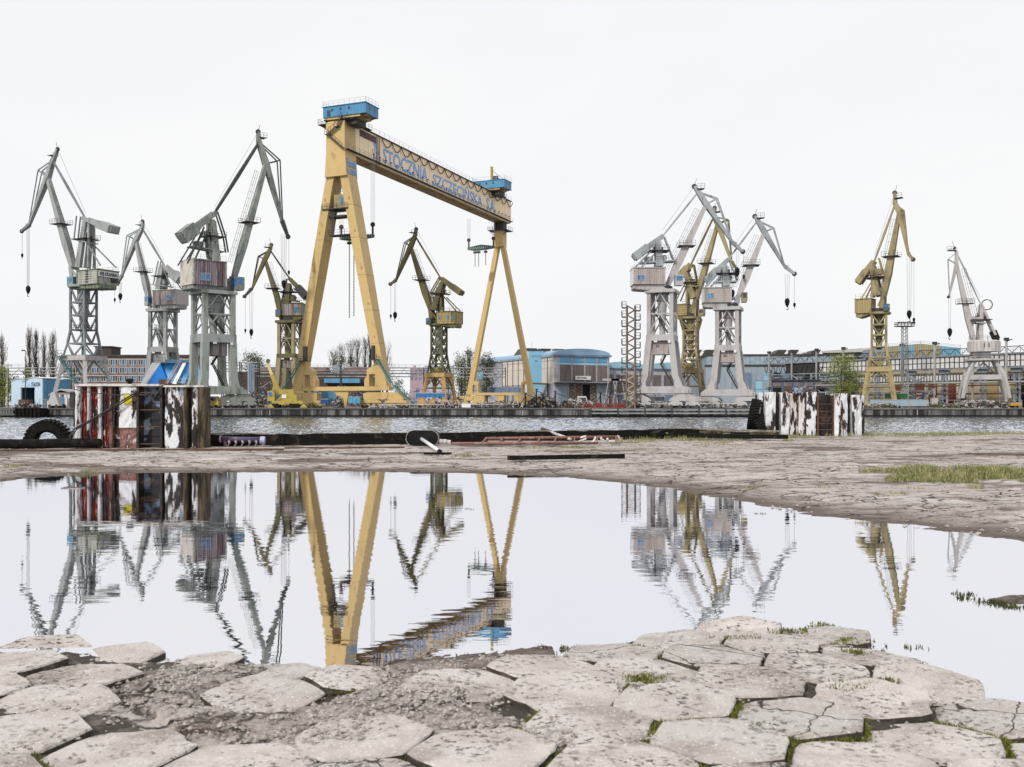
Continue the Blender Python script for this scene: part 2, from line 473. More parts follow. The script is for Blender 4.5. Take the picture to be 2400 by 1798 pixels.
SOIL = mat('dark joint soil', (0.055, 0.045, 0.036), 0.95, (0.16, 0.14, 0.12), 0.5, 0.62, 9, grain=0.3, gscale=60, bump=0.6, bscale=70)
ground.data.materials.append(SOIL)
mi = []
for i in range(NR-1):
    for j in range(NCt-1):
        x, y = X[i, j], Y[i, j]
        mi.append(1 if (y < 5.7 and Dd[i, j] > -0.06 and not crumbly(x, y)) else 0)
ground.data.polygons.foreach_set('material_index', mi)
tag(ground, kind='structure')
# quay wall below the edge, and the part of the yard beside and behind the camera
qw = MB()
for (ax, ay), (bx, by) in zip(EDGE[:-1], EDGE[1:]):
    qw.add([(ax, ay+0.02, -1.6), (bx, by+0.02, -1.6), (bx, by+0.02, 0.1), (ax, ay+0.02, 0.1)], [(0,1,2,3)])
tag(qw.build('quay_wall', mat('wet quay wall', (0.09, 0.085, 0.08), 0.8, (0.03,0.03,0.028), 0.4, 0.6, 2)), kind='structure')
yard = MB(); yard.add([(-60,-40,0.03),(60,-40,0.03),(60,0.9,0.03),(-60,0.9,0.03)], [(0,1,2,3)])
tag(yard.build('yard_ground', GROUND), kind='structure')

# puddle
def water_mat(name, base, scale, mapping, strength, dist, gcol, facing, rough=0.0, scale2=None):
    m = bpy.data.materials.new(name); m.use_nodes = True
    t = m.node_tree; N = t.nodes; K = t.links.new
    for n in list(N): N.remove(n)
    o = N.new('ShaderNodeOutputMaterial'); mixs = N.new('ShaderNodeMixShader')
    df = N.new('ShaderNodeBsdfDiffuse'); gl = N.new('ShaderNodeBsdfGlossy')
    df.inputs['Color'].default_value = (*base, 1); gl.inputs['Color'].default_value = (*gcol, 1); gl.inputs['Roughness'].default_value = rough
    lw = N.new('ShaderNodeLayerWeight'); lw.inputs['Blend'].default_value = 0.5
    mr = N.new('ShaderNodeMapRange'); mr.inputs['To Min'].default_value = facing[0]; mr.inputs['To Max'].default_value = facing[1]
    mr.inputs['From Min'].default_value = facing[3] if len(facing) > 3 else 0.0; mr.inputs['From Max'].default_value = facing[2]
    K(lw.outputs['Facing'], mr.inputs['Value']); K(mr.outputs['Result'], mixs.inputs['Fac'])
    co = N.new('ShaderNodeTexCoord'); mp_ = N.new('ShaderNodeMapping'); mp_.inputs['Scale'].default_value = mapping
    n1 = N.new('ShaderNodeTexNoise'); n1.inputs['Scale'].default_value = scale; n1.inputs['Detail'].default_value = 3
    K(co.outputs['Object'], mp_.inputs['Vector']); K(mp_.outputs['Vector'], n1.inputs['Vector'])
    hgt = n1.outputs['Fac']
    if scale2:
        n2 = N.new('ShaderNodeTexNoise'); n2.inputs['Scale'].default_value = scale2; n2.inputs['Detail'].default_value = 2
        K(co.outputs['Object'], n2.inputs['Vector'])
        mr2 = N.new('ShaderNodeMapRange'); mr2.inputs['From Min'].default_value = 0.4; mr2.inputs['From Max'].default_value = 0.65
        K(n2.outputs['Fac'], mr2.inputs['Value'])
        mu = N.new('ShaderNodeMath'); mu.operation = 'MULTIPLY'; K(hgt, mu.inputs[0]); K(mr2.outputs['Result'], mu.inputs[1]); hgt = mu.outputs[0]
    bn = N.new('ShaderNodeBump'); bn.inputs['Strength'].default_value = strength; bn.inputs['Distance'].default_value = dist
    K(hgt, bn.inputs['Height'])
    K(bn.outputs['Normal'], gl.inputs['Normal']); K(bn.outputs['Normal'], lw.inputs['Normal'])
    K(df.outputs[0], mixs.inputs[1]); K(gl.outputs[0], mixs.inputs[2]); K(mixs.outputs[0], o.inputs['Surface'])
    return m
PUDM = water_mat('still puddle water', (0.02, 0.018, 0.016), 4.2, (0.5, 1.3, 1), 0.085, 0.009, (0.90, 0.90, 0.945), (0.12, 0.95, 0.7))
pm = MB()
xs0, xs1 = -14.0, 14.0
pm.add([(-19, 2.6, 0), (19, 2.6, 0), (19, 20.5, 0), (-19, 20.5, 0)], [(0,1,2,3)])
tag(pm.build('puddle', PUDM), kind='structure')

# river
RIV = water_mat('choppy river water', (0.035, 0.042, 0.05), 1.6, (0.7, 1.0, 1), 0.8, 0.25, (0.88, 0.91, 0.96), (0.03, 0.93, 0.95, 0.70), 0.02)
RIVZ = -1.3
rv = MB()
rnw = np.random.RandomState(3)
cr_ = np.linspace(-0.62, 0.62, 560); rr_ = 19 * (203/19.) ** np.linspace(0, 1, 420)
WX = rr_[:, None] * cr_[None, :]; WY = np.repeat(rr_[:, None], len(cr_), 1)
WZ = np.zeros_like(WX)
for k in range(26):
    wl = 0.55 * 1.19 ** k if k < 13 else 0.8 * 1.13 ** (k-13); an = rnw.normal(math.pi/2, 0.75); ph = rnw.uniform(0, 6.28)
    kk = 2*math.pi/wl; q = np.sin(kk*(WX*math.cos(an) + WY*math.sin(an)) + ph + 1.5*np.sin(WX*.13+k) )
    WZ += 0.021 * wl * (np.abs(q)*-2+1) * .5
WZ = RIVZ + WZ * .62
nv_ = len(cr_)
rv.v = list(zip(WX.ravel().tolist(), WY.ravel().tolist(), WZ.ravel().tolist()))
rv.f = [(i*nv_+j, i*nv_+j+1, (i+1)*nv_+j+1, (i+1)*nv_+j) for i in range(len(rr_)-1) for j in range(nv_-1)]
wd0 = MB()
for x0, x1 in ((-900, -.62), (.62, 900)):
    a = [(19*.62*(1 if x1 > 1 else -1), 19, RIVZ), (203*.62*(1 if x1 > 1 else -1), 203, RIVZ), (900*(1 if x1 > 1 else -1), 203, RIVZ), (900*(1 if x1 > 1 else -1), 19, RIVZ)]
    rv.add(a, [(0,1,2,3)] if x1 < 1 else [(0,3,2,1)])
tag(rv.build('river', RIV, smooth=True), kind='structure')

# ---- hexagonal paving slabs
def slab_material():
    m = bpy.data.materials.new('worn concrete slab'); m.use_nodes = True
    t = m.node_tree; N = t.nodes; K = t.links.new; bs = N['Principled BSDF']
    bs.inputs['Roughness'].default_value = 0.9; bs.inputs['Specular IOR Level'].default_value = 0.25
    co = N.new('ShaderNodeTexCoord'); oi = N.new('ShaderNodeObjectInfo')
    cb = N.new('ShaderNodeCombineXYZ'); sc = N.new('ShaderNodeMath'); sc.operation = 'MULTIPLY'; sc.inputs[1].default_value = 37.0
    K(oi.outputs['Random'], sc.inputs[0])
    for k in range(3): K(sc.outputs[0], cb.inputs[k])
    ad = N.new('ShaderNodeVectorMath'); K(co.outputs['Object'], ad.inputs[0]); K(cb.outputs[0], ad.inputs[1])
    def noi(s_, det=6, rough=.6):
        n = N.new('ShaderNodeTexNoise'); n.inputs['Scale'].default_value = s_; n.inputs['Detail'].default_value = det; n.inputs['Roughness'].default_value = rough
        K(ad.outputs[0], n.inputs['Vector']); return n.outputs['Fac']
    def rng(v, a, c_, d=0., e=1.):
        r = N.new('ShaderNodeMapRange'); 
        for q, val in zip(('From Min','From Max','To Min','To Max'), (a, c_, d, e)): r.inputs[q].default_value = val
        K(v, r.inputs['Value']); return r.outputs['Result']
    def mth(op, p, q):
        x = N.new('ShaderNodeMath'); x.operation = op
        for k, v in enumerate((p, q)):
            if isinstance(v, float): x.inputs[k].default_value = v
            else: K(v, x.inputs[k])
        return x.outputs[0]
    def mix(f, A, B):
        x = N.new('ShaderNodeMix'); x.data_type = 'RGBA'; K(f, x.inputs['Factor'])
        for v, k in ((A, 6), (B, 7)):
            if isinstance(v, tuple): x.inputs[k].default_value = (*v, 1)
            else: K(v, x.inputs[k])
        return x.outputs[2]
    c = mix(oi.outputs['Random'], (0.60, 0.555, 0.525), (0.46, 0.435, 0.415))
    c = mix(rng(noi(5, 5), .42, .66), c, (0.42, 0.375, 0.345))
    c = mix(rng(noi(2.2, 4), .54, .66), c, (0.30, 0.265, 0.24))
    c = mix(rng(noi(85, 3), .58, .68), c, (0.72, 0.70, 0.68))
    pit = mth('MULTIPLY', rng(noi(34, 7, .7), .545, .60), rng(noi(3.0, 3), .44, .58))
    c = mix(pit, c, (0.085, 0.07, 0.06))
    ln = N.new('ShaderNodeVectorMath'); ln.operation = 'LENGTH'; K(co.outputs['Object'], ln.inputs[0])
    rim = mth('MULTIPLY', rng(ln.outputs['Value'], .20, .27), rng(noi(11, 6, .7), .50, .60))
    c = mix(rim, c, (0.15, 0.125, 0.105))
    vo = N.new('ShaderNodeTexVoronoi'); vo.feature = 'DISTANCE_TO_EDGE'; vo.inputs['Scale'].default_value = 2.6
    wob = N.new('ShaderNodeVectorMath'); wob.operation = 'MULTIPLY_ADD'; wob.inputs[1].default_value = (.12, .12, 0)
    nn = N.new('ShaderNodeTexNoise'); nn.inputs['Scale'].default_value = 9; K(ad.outputs[0], nn.inputs['Vector'])
    K(nn.outputs['Color'], wob.inputs[0]); K(ad.outputs[0], wob.inputs[2]); K(wob.outputs[0], vo.inputs['Vector'])
    crk = mth('MULTIPLY', rng(vo.outputs['Distance'], .004, .013, 1., 0.), rng(oi.outputs['Random'], .80, .82))
    c = mix(crk, c, (0.05, 0.04, 0.035))
    K(c, bs.inputs['Base Color'])
    h = mth('SUBTRACT', noi(70, 6, .7), mth('ADD', pit, crk))
    bn = N.new('ShaderNodeBump'); bn.inputs['Strength'].default_value = 0.6; bn.inputs['Distance'].default_value = 0.012
    K(h, bn.inputs['Height']); K(bn.outputs['Normal'], bs.inputs['Normal'])
    return m
SLABM = slab_material()
SLABF = mat('dusty sunken slab', (0.40, 0.36, 0.33), 0.95, (0.26, 0.22, 0.20), 0.42, 0.62, 4.0, grain=0.25, gscale=45, grime2=(0.08,0.06,0.05), lo2=.58, hi2=.66, scale2=14, bump=0.5, bscale=40)
def slab_mesh(s, seed, m, nseg=4):
    rnd = random.Random(seed)
    pts = []
    cor = [Vector((math.cos(R(60*k)), math.sin(R(60*k)), 0))*s*rnd.uniform(0.978, 1.0) for k in range(6)]
    for k in range(6):
        a, b = cor[k], cor[(k+1) % 6]
        for q in range(nseg):
            f = (q + 0.15 + 0.7*0) / nseg
            p = a.lerp(b, f)
            if q == 0: p = p * 0.985
            p = p * (1 + rnd.uniform(-0.016, 0.010) - (0.05 if rnd.random() < .05 else 0))
            pts.append(p)
    n = len(pts); v = []; f = []
    for p in pts: v.append((p.x*0.995, p.y*0.995, -0.10))
    for p in pts: v.append((p.x, p.y, -0.006 + rnd.uniform(-.004, .003)))
    for p in pts: v.append((p.x*0.98, p.y*0.98, 0.0 + rnd.uniform(-.002, .002)))
    v.append((0, 0, 0.0))
    for k in range(n):
        j = (k+1) % n
        f += [(k, j, n+j, n+k), (n+k, n+j, 2*n+j, 2*n+k), (2*n+k, 2*n+j, 3*n)]
    me = bpy.data.meshes.new('paving_slab')
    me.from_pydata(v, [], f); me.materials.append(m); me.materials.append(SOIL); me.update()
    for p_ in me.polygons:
        if p_.index % 3 == 0: p_.material_index = 1      # dirty sides, coloured dark to stand for the shade in the gaps
    return me
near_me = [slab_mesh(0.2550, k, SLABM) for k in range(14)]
far_me = [slab_mesh(0.25, 50+k, GROUND, 3) for k in range(8)]
rot0 = R(9)
e1 = Vector((math.cos(R(30)+rot0), math.sin(R(30)+rot0), 0)) * 0.449
e2 = Vector((math.cos(R(90)+rot0), math.sin(R(90)+rot0), 0)) * 0.449
n_near = n_far = 0
JOINTS = []
def tilt_to(x, y, k=0.95):
    e = 0.25
    zx = (hz(x+e, y)[0] - hz(x-e, y)[0]) / (2*e) * k; zy = (hz(x, y+e)[0] - hz(x, y-e)[0]) / (2*e) * k
    return Vector((-zx, -zy, 1)).normalized()
for i in range(-60, 60):
    for j in range(-60, 60):
        c = Vector((0.198, 3.85, 0)) + e1*i + e2*j
        x, y = c.x, c.y
        if y < 1.5 or y > 14.5 or abs(x) > y*0.58 + (1.9 if y < 6.2 else .5): continue
        z, d = hz(x, y)
        near = y < 5.6 and d > -0.07
        far = y >= 6.2 and d > 0.2 and x > -2.0 and (x > 0.3 or y < 9)
        if near:
            if ruin(x, y) and random.random() < .8: continue
            sunk = 0.012 + random.uniform(-.006,.004) if x > -0.4 else random.choice((0.006, 0.002, -0.006, 0.0))
            if random.random() < 0.08: sunk -= 0.012
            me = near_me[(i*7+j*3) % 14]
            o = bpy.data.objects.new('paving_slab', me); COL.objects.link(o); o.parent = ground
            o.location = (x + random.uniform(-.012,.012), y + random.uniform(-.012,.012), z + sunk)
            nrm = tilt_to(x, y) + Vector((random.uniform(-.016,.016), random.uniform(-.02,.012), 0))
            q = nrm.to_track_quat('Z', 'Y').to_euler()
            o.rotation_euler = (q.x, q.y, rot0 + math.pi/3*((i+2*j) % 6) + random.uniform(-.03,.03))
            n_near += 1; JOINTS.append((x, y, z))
        elif far and n_far < 190 and random.random() < 0.6:
            me = far_me[(i*5+j*3) % 8]
            o = bpy.data.objects.new('paving_slab', me); COL.objects.link(o); o.parent = ground
            o.location = (x, y, z + random.uniform(-0.036, -0.008))
            o.rotation_euler = (random.uniform(-.012,.012), random.uniform(-.012,.012), rot0 + math.pi/3*((i+j) % 6))
            n_far += 1
print('slabs', n_near, n_far)

# loose gravel (uncountable)
gr = MB()
def pebble(mb, c, r):
    a = [Vector((random.uniform(.6,1.2)*r*math.cos(t), random.uniform(.6,1.2)*r*math.sin(t), random.uniform(-.15,.25)*r)) for t in (0.2, 1.4, 2.6, 3.8, 5.1)]
    c = Vector(c)
    mb.add([c+p for p in a] + [c+Vector((random.uniform(-.3,.3)*r, random.uniform(-.3,.3)*r, r*random.uniform(.5,.9)))],
           [(k, (k+1) % 5, 5) for k in range(5)])
cand = []
for k in range(34000):
    y = random.uniform(2.6, 5.4); x = random.uniform(-0.6, 0.6)*y
    dens = 0.5 + noise.noise(Vector((x*1.6, y*1.6, 4)))
    dens += 0.35 if x < 0.0 else -0.2
    if random.random() < dens*(1.0 if ruin(x, y) else .28): cand.append((x, y))
X_ = np.array([c[0] for c in cand]); Y_ = np.array([c[1] for c in cand])
Zc, Dc = base_z(X_, Y_)
for (x, y), z, d in zip(cand, Zc, Dc):
    if d < -0.02: continue
    pebble(gr, (x, y, float(z) + (random.uniform(0.0, 0.014) if ruin(x, y) else random.uniform(-.03,-.004))), random.choice((.004,.005,.007,.008,.010,.016)))
for k in range(3500):     # drifts along the far shore
    y = random.uniform(8, 24); x = random.uniform(-.56, .56)*y
    if noise.noise(Vector((x*.8, y*.8, 9))) < 0.12: continue
    z, d = hz(x, y)
    if d > 0.05: pebble(gr, (x, y, z), random.choice((.012,.018,.03)))
tag(gr.build('gravel', mat('loose gravel', (0.40,0.37,0.345), .95, (0.24,0.21,0.19), 0.45, 0.6, 40, grain=0.3, gscale=90)), 'loose gravel and crumbs of concrete strewn over the old paving', kind='stuff')

# moss in the joints (uncountable)
ms = MB()
def tuft(mb, x, y, z, h, n, spread):
    for k in range(n):
        px, py = x + random.gauss(0, spread), y + random.gauss(0, spread*.6)
        a = random.uniform(0, 6.28); l = h*random.uniform(.5, 1.2); wd = h*0.22
        lean = Vector((math.cos(a), math.sin(a), 0))*l*random.uniform(.2,.8)
        s_ = Vector((-math.sin(a), math.cos(a), 0))*wd
        p = Vector((px, py, z))
        mb.add([p - s_, p + s_, p + lean + Vector((0,0,l))], [(0,1,2)])
for x, y, z in JOINTS:
    for k in range(6):
        a = rot0 + math.pi/6 + k*math.pi/3
        mx_, my_ = x + 0.2245*math.cos(a), y + 0.2245*math.sin(a)
        nv = noise.noise(Vector((mx_*1.1+5, my_*1.1, 2)))
        thr = -0.02 if x > 0.2 else 0.36
        if nv > thr:
            ex, ey = -math.sin(a), math.cos(a)
            for q in range(int(46*min(1, (nv-thr)*4+.3))):
                t = random.uniform(-.125, .125)
                tuft(ms, mx_+ex*t, my_+ey*t, hz(mx_, my_)[0]-0.010, random.uniform(.007,.017), 5, .010)
for (qx, qy) in ((1630,1388),(1705,1365),(1590,1385),(1830,1385),(1845,1410),(1615,1340),(1500,1362),(1230,1385),(1900,1480),(1850,1490),(1840,1500),(1780,1338),(1380,1480),(1400,1487),(1365,1510)):
    x, y = gp(qx, qy, .04)
    for q in range(24): tuft(ms, x+random.gauss(0,.045), y+random.gauss(0,.03), hz(x,y)[0]+.004, random.uniform(.010,.022), 6, .014)
tag(ms.build('moss', MOSS), 'green moss growing in the joints between paving slabs', kind='stuff')

# grass (uncountable)
GRASSM = mat('quay grass', (0.165, 0.19, 0.06), 0.8, (0.40, 0.36, 0.19), 0.47, 0.58, 7.0, grain=0.3, gscale=40)
gs = MB()
def blade(mb, x, y, z, h):
    a = random.uniform(0, 6.28); l = h*random.uniform(.5, 1.15)
    lean = Vector((math.cos(a), math.sin(a), 0))*l*random.uniform(.05, .7)
    s_ = Vector((-math.sin(a), math.cos(a), 0))*max(.004, h*0.035)
    p = Vector((x, y, z)); m_ = p + lean*.4 + Vector((0,0,l*.6))
    mb.add([p - s_, p + s_, m_ + s_*.7, m_ - s_*.7, p + lean + Vector((0,0,l*.95))], [(0,1,2,3),(3,2,4)])
def patch(cx, cy, rx, ry, n, h):
    for k in range(n):
        a = random.uniform(0, 6.28); rr = math.sqrt(random.random())
        x = cx + rx*rr*math.cos(a); y = cy + ry*rr*math.sin(a)
        if noise.noise(Vector((x*1.7, y*1.7, 5))) < -0.22 + rr*0.35: continue
        z, d = hz(x, y)
        if d > 0.05: blade(gs, x, y, z-.01, h*(1.15-rr*.6))
def ppatch(x0, x1, y, D_h, n, h, ry=0.5):
    a = gp(x0, y, .15); b = gp(x1, y, .15)
    patch((a[0]+b[0])/2, a[1], abs(b[0]-a[0])/2, ry, n, h)
ppatch(1870, 2330, 1024, 0, 15000, .15, 1.7)
ppatch(1905, 2300, 1033, 0, 5000, .10, 0.8)
ppatch(1870, 2000, 1047, 0, 260, .07, .25); ppatch(2090,2130,1050,0,160,.1,.2)
for (a, b, y, n, h, ry) in ((1080,1290,968,900,.10,.5),(975,1060,982,700,.10,.35),(1350,1440,971,350,.09,.3),(1490,1600,957,700,.10,.6),
      (0,60,1000,350,.07,.4),(140,215,1003,500,.07,.35),(1690,1730,953,240,.1,.3),(1480,1700,962,600,.07,.5),(890,935,987,220,.08,.2),
      (1840,1990,1055,120,.05,.25),(1600,1640,1040,60,.06,.2),(1760,1800,1042,60,.06,.15),(1640,1660,1034,40,.05,.1),(620,660,1008,60,.06,.2),
      (1700,1720,1110,60,.05,.1),(2050,2120,1148,160,.05,.15),(430,470,993,150,.06,.3)):
    ppatch(a, b, y, 0, n, h, ry)
for k in range(11000):   # ragged strip along the quay edge on the right
    r = random.uniform(0.10, 0.56); y = edge_y(r) - random.uniform(0.6, 3.0)
    if noise.noise(Vector((r*30, y*1.2, 1))) > -0.15: blade(gs, r*y, y, .15, random.uniform(.06,.17))
tag(gs.build('grass', GRASSM), 'low green grass growing in patches on the dusty quay', kind='stuff')
# floating weeds and crumbs in the puddle
wd = MB()
for (qx, qy, n) in ((2085,1284,26),(2083,1293,20),(1820,1105,16),(1870,1395,10),(2140,1302,30),(2160,1306,40),(2190,1312,40),(1985,1402,10),(1640,1110,10),(1000,1418,8),(1165,1404,10),(1010,1100,6)):
    x, y = gp(qx, qy)
    for k in range(n): tuft(wd, x+random.gauss(0,.035), y+random.gauss(0,.02), 0.0, random.uniform(.012,.028), 2, .012)
tag(wd.build('puddle_weed', mat('dark weed', (0.04,0.035,0.015), .9, (0.08,0.09,0.02), .45,.6,30)), 'scraps of dark weed floating on the puddle', kind='stuff')
# ------------------------------------------------------------------ things on the near quay
REDRUST = mat('red flaking paint', (0.22, 0.016, 0.010), 0.7, (0.022, 0.008, 0.007), 0.43, 0.56, 2.2, (2.5,2.5,.5), grime2=(0.55,0.50,0.48), lo2=.585, hi2=.62, scale2=7, grain=.2, bump=.4, bscale=14)
WHITEPEEL = mat('white flaking paint', (0.72, 0.73, 0.76), 0.6, (0.55, 0.56, 0.60), 0.4, 0.6, 2.5, grime2=(0.018, 0.015, 0.014), lo2=.545, hi2=.56, scale2=2.6, streak=(1.7,1.7,.4), halo=(.22,.10,.055), bump=.4, bscale=14)
MIXPEEL = mat('half flaked white on black', (0.66, 0.68, 0.72), 0.6, (0.25, 0.33, 0.42), 0.5, 0.62, 2.0, grime2=(0.016, 0.013, 0.013), lo2=.49, hi2=.515, scale2=2.8, halo=(.20,.12,.08), streak=(1.6,1.6,.6), bump=.5, bscale=14)
RUSTWHITE = mat('white paint eaten by rust', (0.62, 0.60, 0.59), 0.7, (0.28, 0.17, 0.13), 0.52, 0.64, 2.2, (1.8,1.8,.4), grime2=(0.02,0.015,0.013), lo2=.50, hi2=.52, scale2=3.2, halo=(.16,.075,.045), bump=.5, bscale=14)
BLACKRUST = mat('black tarred steel', (0.018, 0.014, 0.013), 0.55, (0.10, 0.045, 0.03), 0.52, 0.64, 2.4, grime2=(0.45,0.45,0.50), lo2=.64, hi2=.66, scale2=3.5, bump=.5, bscale=14)
RUSTPEEL = mat('rusty rose paint', (0.24, 0.12, 0.10), 0.75, (0.05, 0.022, 0.018), 0.42, 0.58, 2.5, (1.8,1.8,.6), grime2=(0.6,0.55,0.55), lo2=.57, hi2=.61, scale2=5, bump=.4, bscale=14)
OLDWOOD = mat('old brown timber', (0.12, 0.09, 0.05), 0.9, (0.02, 0.016, 0.012), 0.42, 0.58, 4, (3,3,.35), grain=.3, gscale=30, bump=.5, bscale=20)
LIGHTWOOD = mat('pale olive timber', (0.24, 0.21, 0.13), 0.9, (0.06, 0.05, 0.03), 0.42, 0.58, 3, (3,3,.35), grain=.3, gscale=30, grime2=(.5,.48,.5), lo2=.6, hi2=.63, scale2=4, bump=.5)
GREYWOOD = mat('grey weathered board', (0.30, 0.27, 0.22), 0.9, (0.12, 0.10, 0.08), 0.42, 0.62, 5, (.5,3,3), grain=.25, gscale=30, bump=.4)
TAR = mat('tarred timber', (0.009, 0.008, 0.007), 0.8, (0.045, 0.035, 0.025), 0.54, 0.68, 4, bump=.5, spec=.12)
RUBBER = mat('black tyre rubber', (0.007, 0.007, 0.007), 0.75, (0.018,0.017,0.016), 0.45, 0.65, 6, bump=.3, spec=.15)
HEMP = mat('dark mooring rope', (0.06, 0.055, 0.05), 0.85, (0.02,0.02,0.02), .45, .6, 30)
CAPCONC = mat('white concrete cap', (0.62,0.60,0.58), .85, (0.25,0.22,0.20), .46,.64,3, bump=.3)

# left mooring block
b1 = empty('mooring_block', (-10.47, 23.5, 0.155), 0, 'rusty red and white steel mooring block with yellow patch, beside the tyre on the left', 'mooring block', 'steel mooring blocks on the quay edge')
S1 = 0.002403
def bx(c): return (c-745)*S1
def bzz(c): return (915-c)*S1
def piece(par, name, x0, x1, z0, z1, y0, m, y1=0.45, seed=1, wav=0.012):
    """an upright strip of bent, dented plate"""
    rnd = random.Random(seed); mb = MB(); nz_ = 7; nx_ = 4; v = []; f = []
    for i in range(nz_+1):
        for j in range(nx_+1):
            edge = wav*(1 if j in (0, nx_) else 0)
            xx = x0 + (x1-x0)*j/nx_ + rnd.uniform(-edge, edge)*.8
            yy = y0 + rnd.uniform(-wav, wav) + (0.02 if j in (0, nx_) else 0)
            v.append((xx, yy, z0 + (z1-z0)*i/nz_))
    w_ = nx_+1
    for i in range(nz_):
        for j in range(nx_): f.append((i*w_+j, i*w_+j+1, (i+1)*w_+j+1, (i+1)*w_+j))
    n0 = len(v)
    for i in (0, nz_):
        for j in (0, nx_): v.append((v[i*w_+j][0], y1, v[i*w_+j][2]))
    bl, br, tl, tr = n0, n0+1, n0+2, n0+3
    f += [tuple([bl] + [i*w_ for i in range(nz_+1)] + [tl]), tuple([br, tr] + [i*w_+nx_ for i in range(nz_, -1, -1)]),
          tuple([tl] + [nz_*w_+j for j in range(nx_+1)] + [tr])]
    mb.add(v, f)
    return mb.build(name, m, par)
MB().box(0.05, 2.9, 0.40, .75, 0, 1.46).build('core', BLACKRUST, b1)
spec1 = [(745,790,WHITEPEEL,0.0),(790,862,REDRUST,.12),(862,882,WHITEPEEL,0.02),(882,970,REDRUST,.12),(970,1000,WHITEPEEL,0.01),
         (1000,1075,REDRUST,.1),(1075,1110,RUSTPEEL,.02),(1110,1190,BLACKRUST,.17),(1640,1830,MIXPEEL,.0),(1830,1868,OLDWOOD,-.03),(1868,1915,BLACKRUST,.15),(1915,1972,MIXPEEL,-.02),(1976,2042,OLDWOOD,-.06)]
for k, (a, b, m_, y0) in enumerate(spec1):
    piece(b1, 'sheet_pile' if m_ not in (OLDWOOD, LIGHTWOOD) else 'fender_post', bx(a), bx(b), 0, bzz(300), y0, m_, seed=k)
for k, x in enumerate((822, 916, 1036)):
    MB().box(bx(x)-.008, bx(x)+.010, .075 if x > 1000 else .095, .14, .01, bzz(305)).build('ridge', REDRUST, b1)
piece(b1, 'plate', bx(1190), bx(1360), bzz(712), bzz(300), -.02, WHITEPEEL, seed=31)
piece(b1, 'plate', bx(1190), bx(1360), 0, bzz(715), .0, RUSTPEEL, seed=32)
mb = MB(); mb.box(bx(1365), bx(1640), .33, .5, 0, bzz(300)); mb.build('recess_plate', mat('black graffiti plate', (0.02,0.018,0.02), .5, (0.22,0.30,0.42), .56,.62,2.2, grime2=(0.55,0.57,0.6), lo2=.60, hi2=.63, scale2=3.0), b1)
for c in (1370, 1605):
    mb = MB(); mb.box(bx(c)-.025, bx(c)+.03, -.01, .35, 0, bzz(305)); mb.build('ladder_rail', BLACKRUST, b1)
for c in (362, 535, 703, 875):
    mb = MB(); mb.tube((bx(1375), .05, bzz(c)), (bx(1605), .05, bzz(c)), .014); mb.build('rung', RUST, b1)
o = MB().box(bx(1240), bx(1322), -.05, -.035, bzz(480), bzz(385)).build('patch', mat('yellow patch paint', (0.62,0.52,0.02), .6, (0.45,0.36,0.03), .45,.6,5), b1)
o = MB().box(bx(1215), bx(1312), -.052, -.035, bzz(372), bzz(335)).build('patch', WHITE, b1)
mb = MB(); mb.box(bx(750), bx(1590), -.06, .8, bzz(298), bzz(277)); mb.build('cap', CAPCONC, b1)
mb = MB(); mb.box(bx(1612), bx(2045), -.08, .5, bzz(308), bzz(290)); mb.build('cap', CAPCONC, b1)
mb = MB(); mb.lathe([(.05,0),(.06,.05),(.09,.07),(.1,.11),(.06,.14)], 10, (bx(1245), .3, bzz(277))); mb.build('bollard', BLACK, b1)
def sag(p, q, s_, n=10):
    p, q = Vector(p), Vector(q)
    return [p.lerp(q, k/n) - Vector((0,0,s_*4*(k/n)*(1-k/n))) for k in range(n+1)]
def rope(label, pts, r, group='mooring ropes on the left block', name='mooring_rope', m=HEMP, n=6):
    mb = MB(); mb.path(pts, r, n)
    o = mb.build(name, m, None, True)
    return tag(o, label, 'rope', group)
W1 = Vector(b1.location)
def w1(c, d, y): return W1 + Vector((bx(c), y, bzz(d)))
rope('thin dark rope sloping across the red half of the left mooring block', sag(w1(760,330,-.12), w1(1250,388,-.13), .03) , .012)
rope('thick dark rope running from the yellow patch down to the tyre, upper strand', sag(w1(1390,352,-.15), w1(775,722,-.2), .02)+[w1(740,800,-.22), w1(728,850,-.22)], .02)
rope('thick dark rope running from the yellow patch down to the tyre, lower strand', sag(w1(1400,362,-.12), w1(795,724,-.17), .03)+[w1(752,800,-.19), w1(742,850,-.19)], .016)
rope('taut rope from the block top corner to the rim of the tyre', sag(w1(748,362,-.05), w1(572,712,.9), .0), .014)
rope('slack rope beside the taut one above the tyre', sag(w1(738,390,0.0), w1(640,640,.9), .03), .010)
rope('dark rope looped over the cap of the left mooring block', [w1(1545,420,-.08), w1(1600,352,-.1), w1(1625,300,-.11), w1(1660,278,.05), w1(1720,283,.35), w1(1740,284,.6)], .02)
rope('loose rope knot drooping beside the yellow patch', sag(w1(1330,345,-.12), w1(1500,372,-.06), .06), .022)
def chain(label, p, q, s_, r=.014):
    pts = sag(p, q, s_, 26); mb = MB()
    for k in range(26):
        a, b = pts[k], pts[k+1]; d = (b-a)*0.35
        mb.bar(a-d*.4, b+d*.4, r*2.6 if k % 2 else r, r if k % 2 else r*2.6)
    tag(mb.build('chain', DARK), label, 'chain', 'chains on the left block')
chain('rusty chain hanging in the dark recess left of the white plate', w1(1150,300,.0), w1(1128,720,.02), 0)
chain('rusty chain hanging at the left corner of the left mooring block', w1(742,350,.2), w1(715,660,.25), 0)
chain('rusty chain hanging down the right corner of the left mooring block', w1(2050,380,-.05), w1(2052,560,-.05), 0)

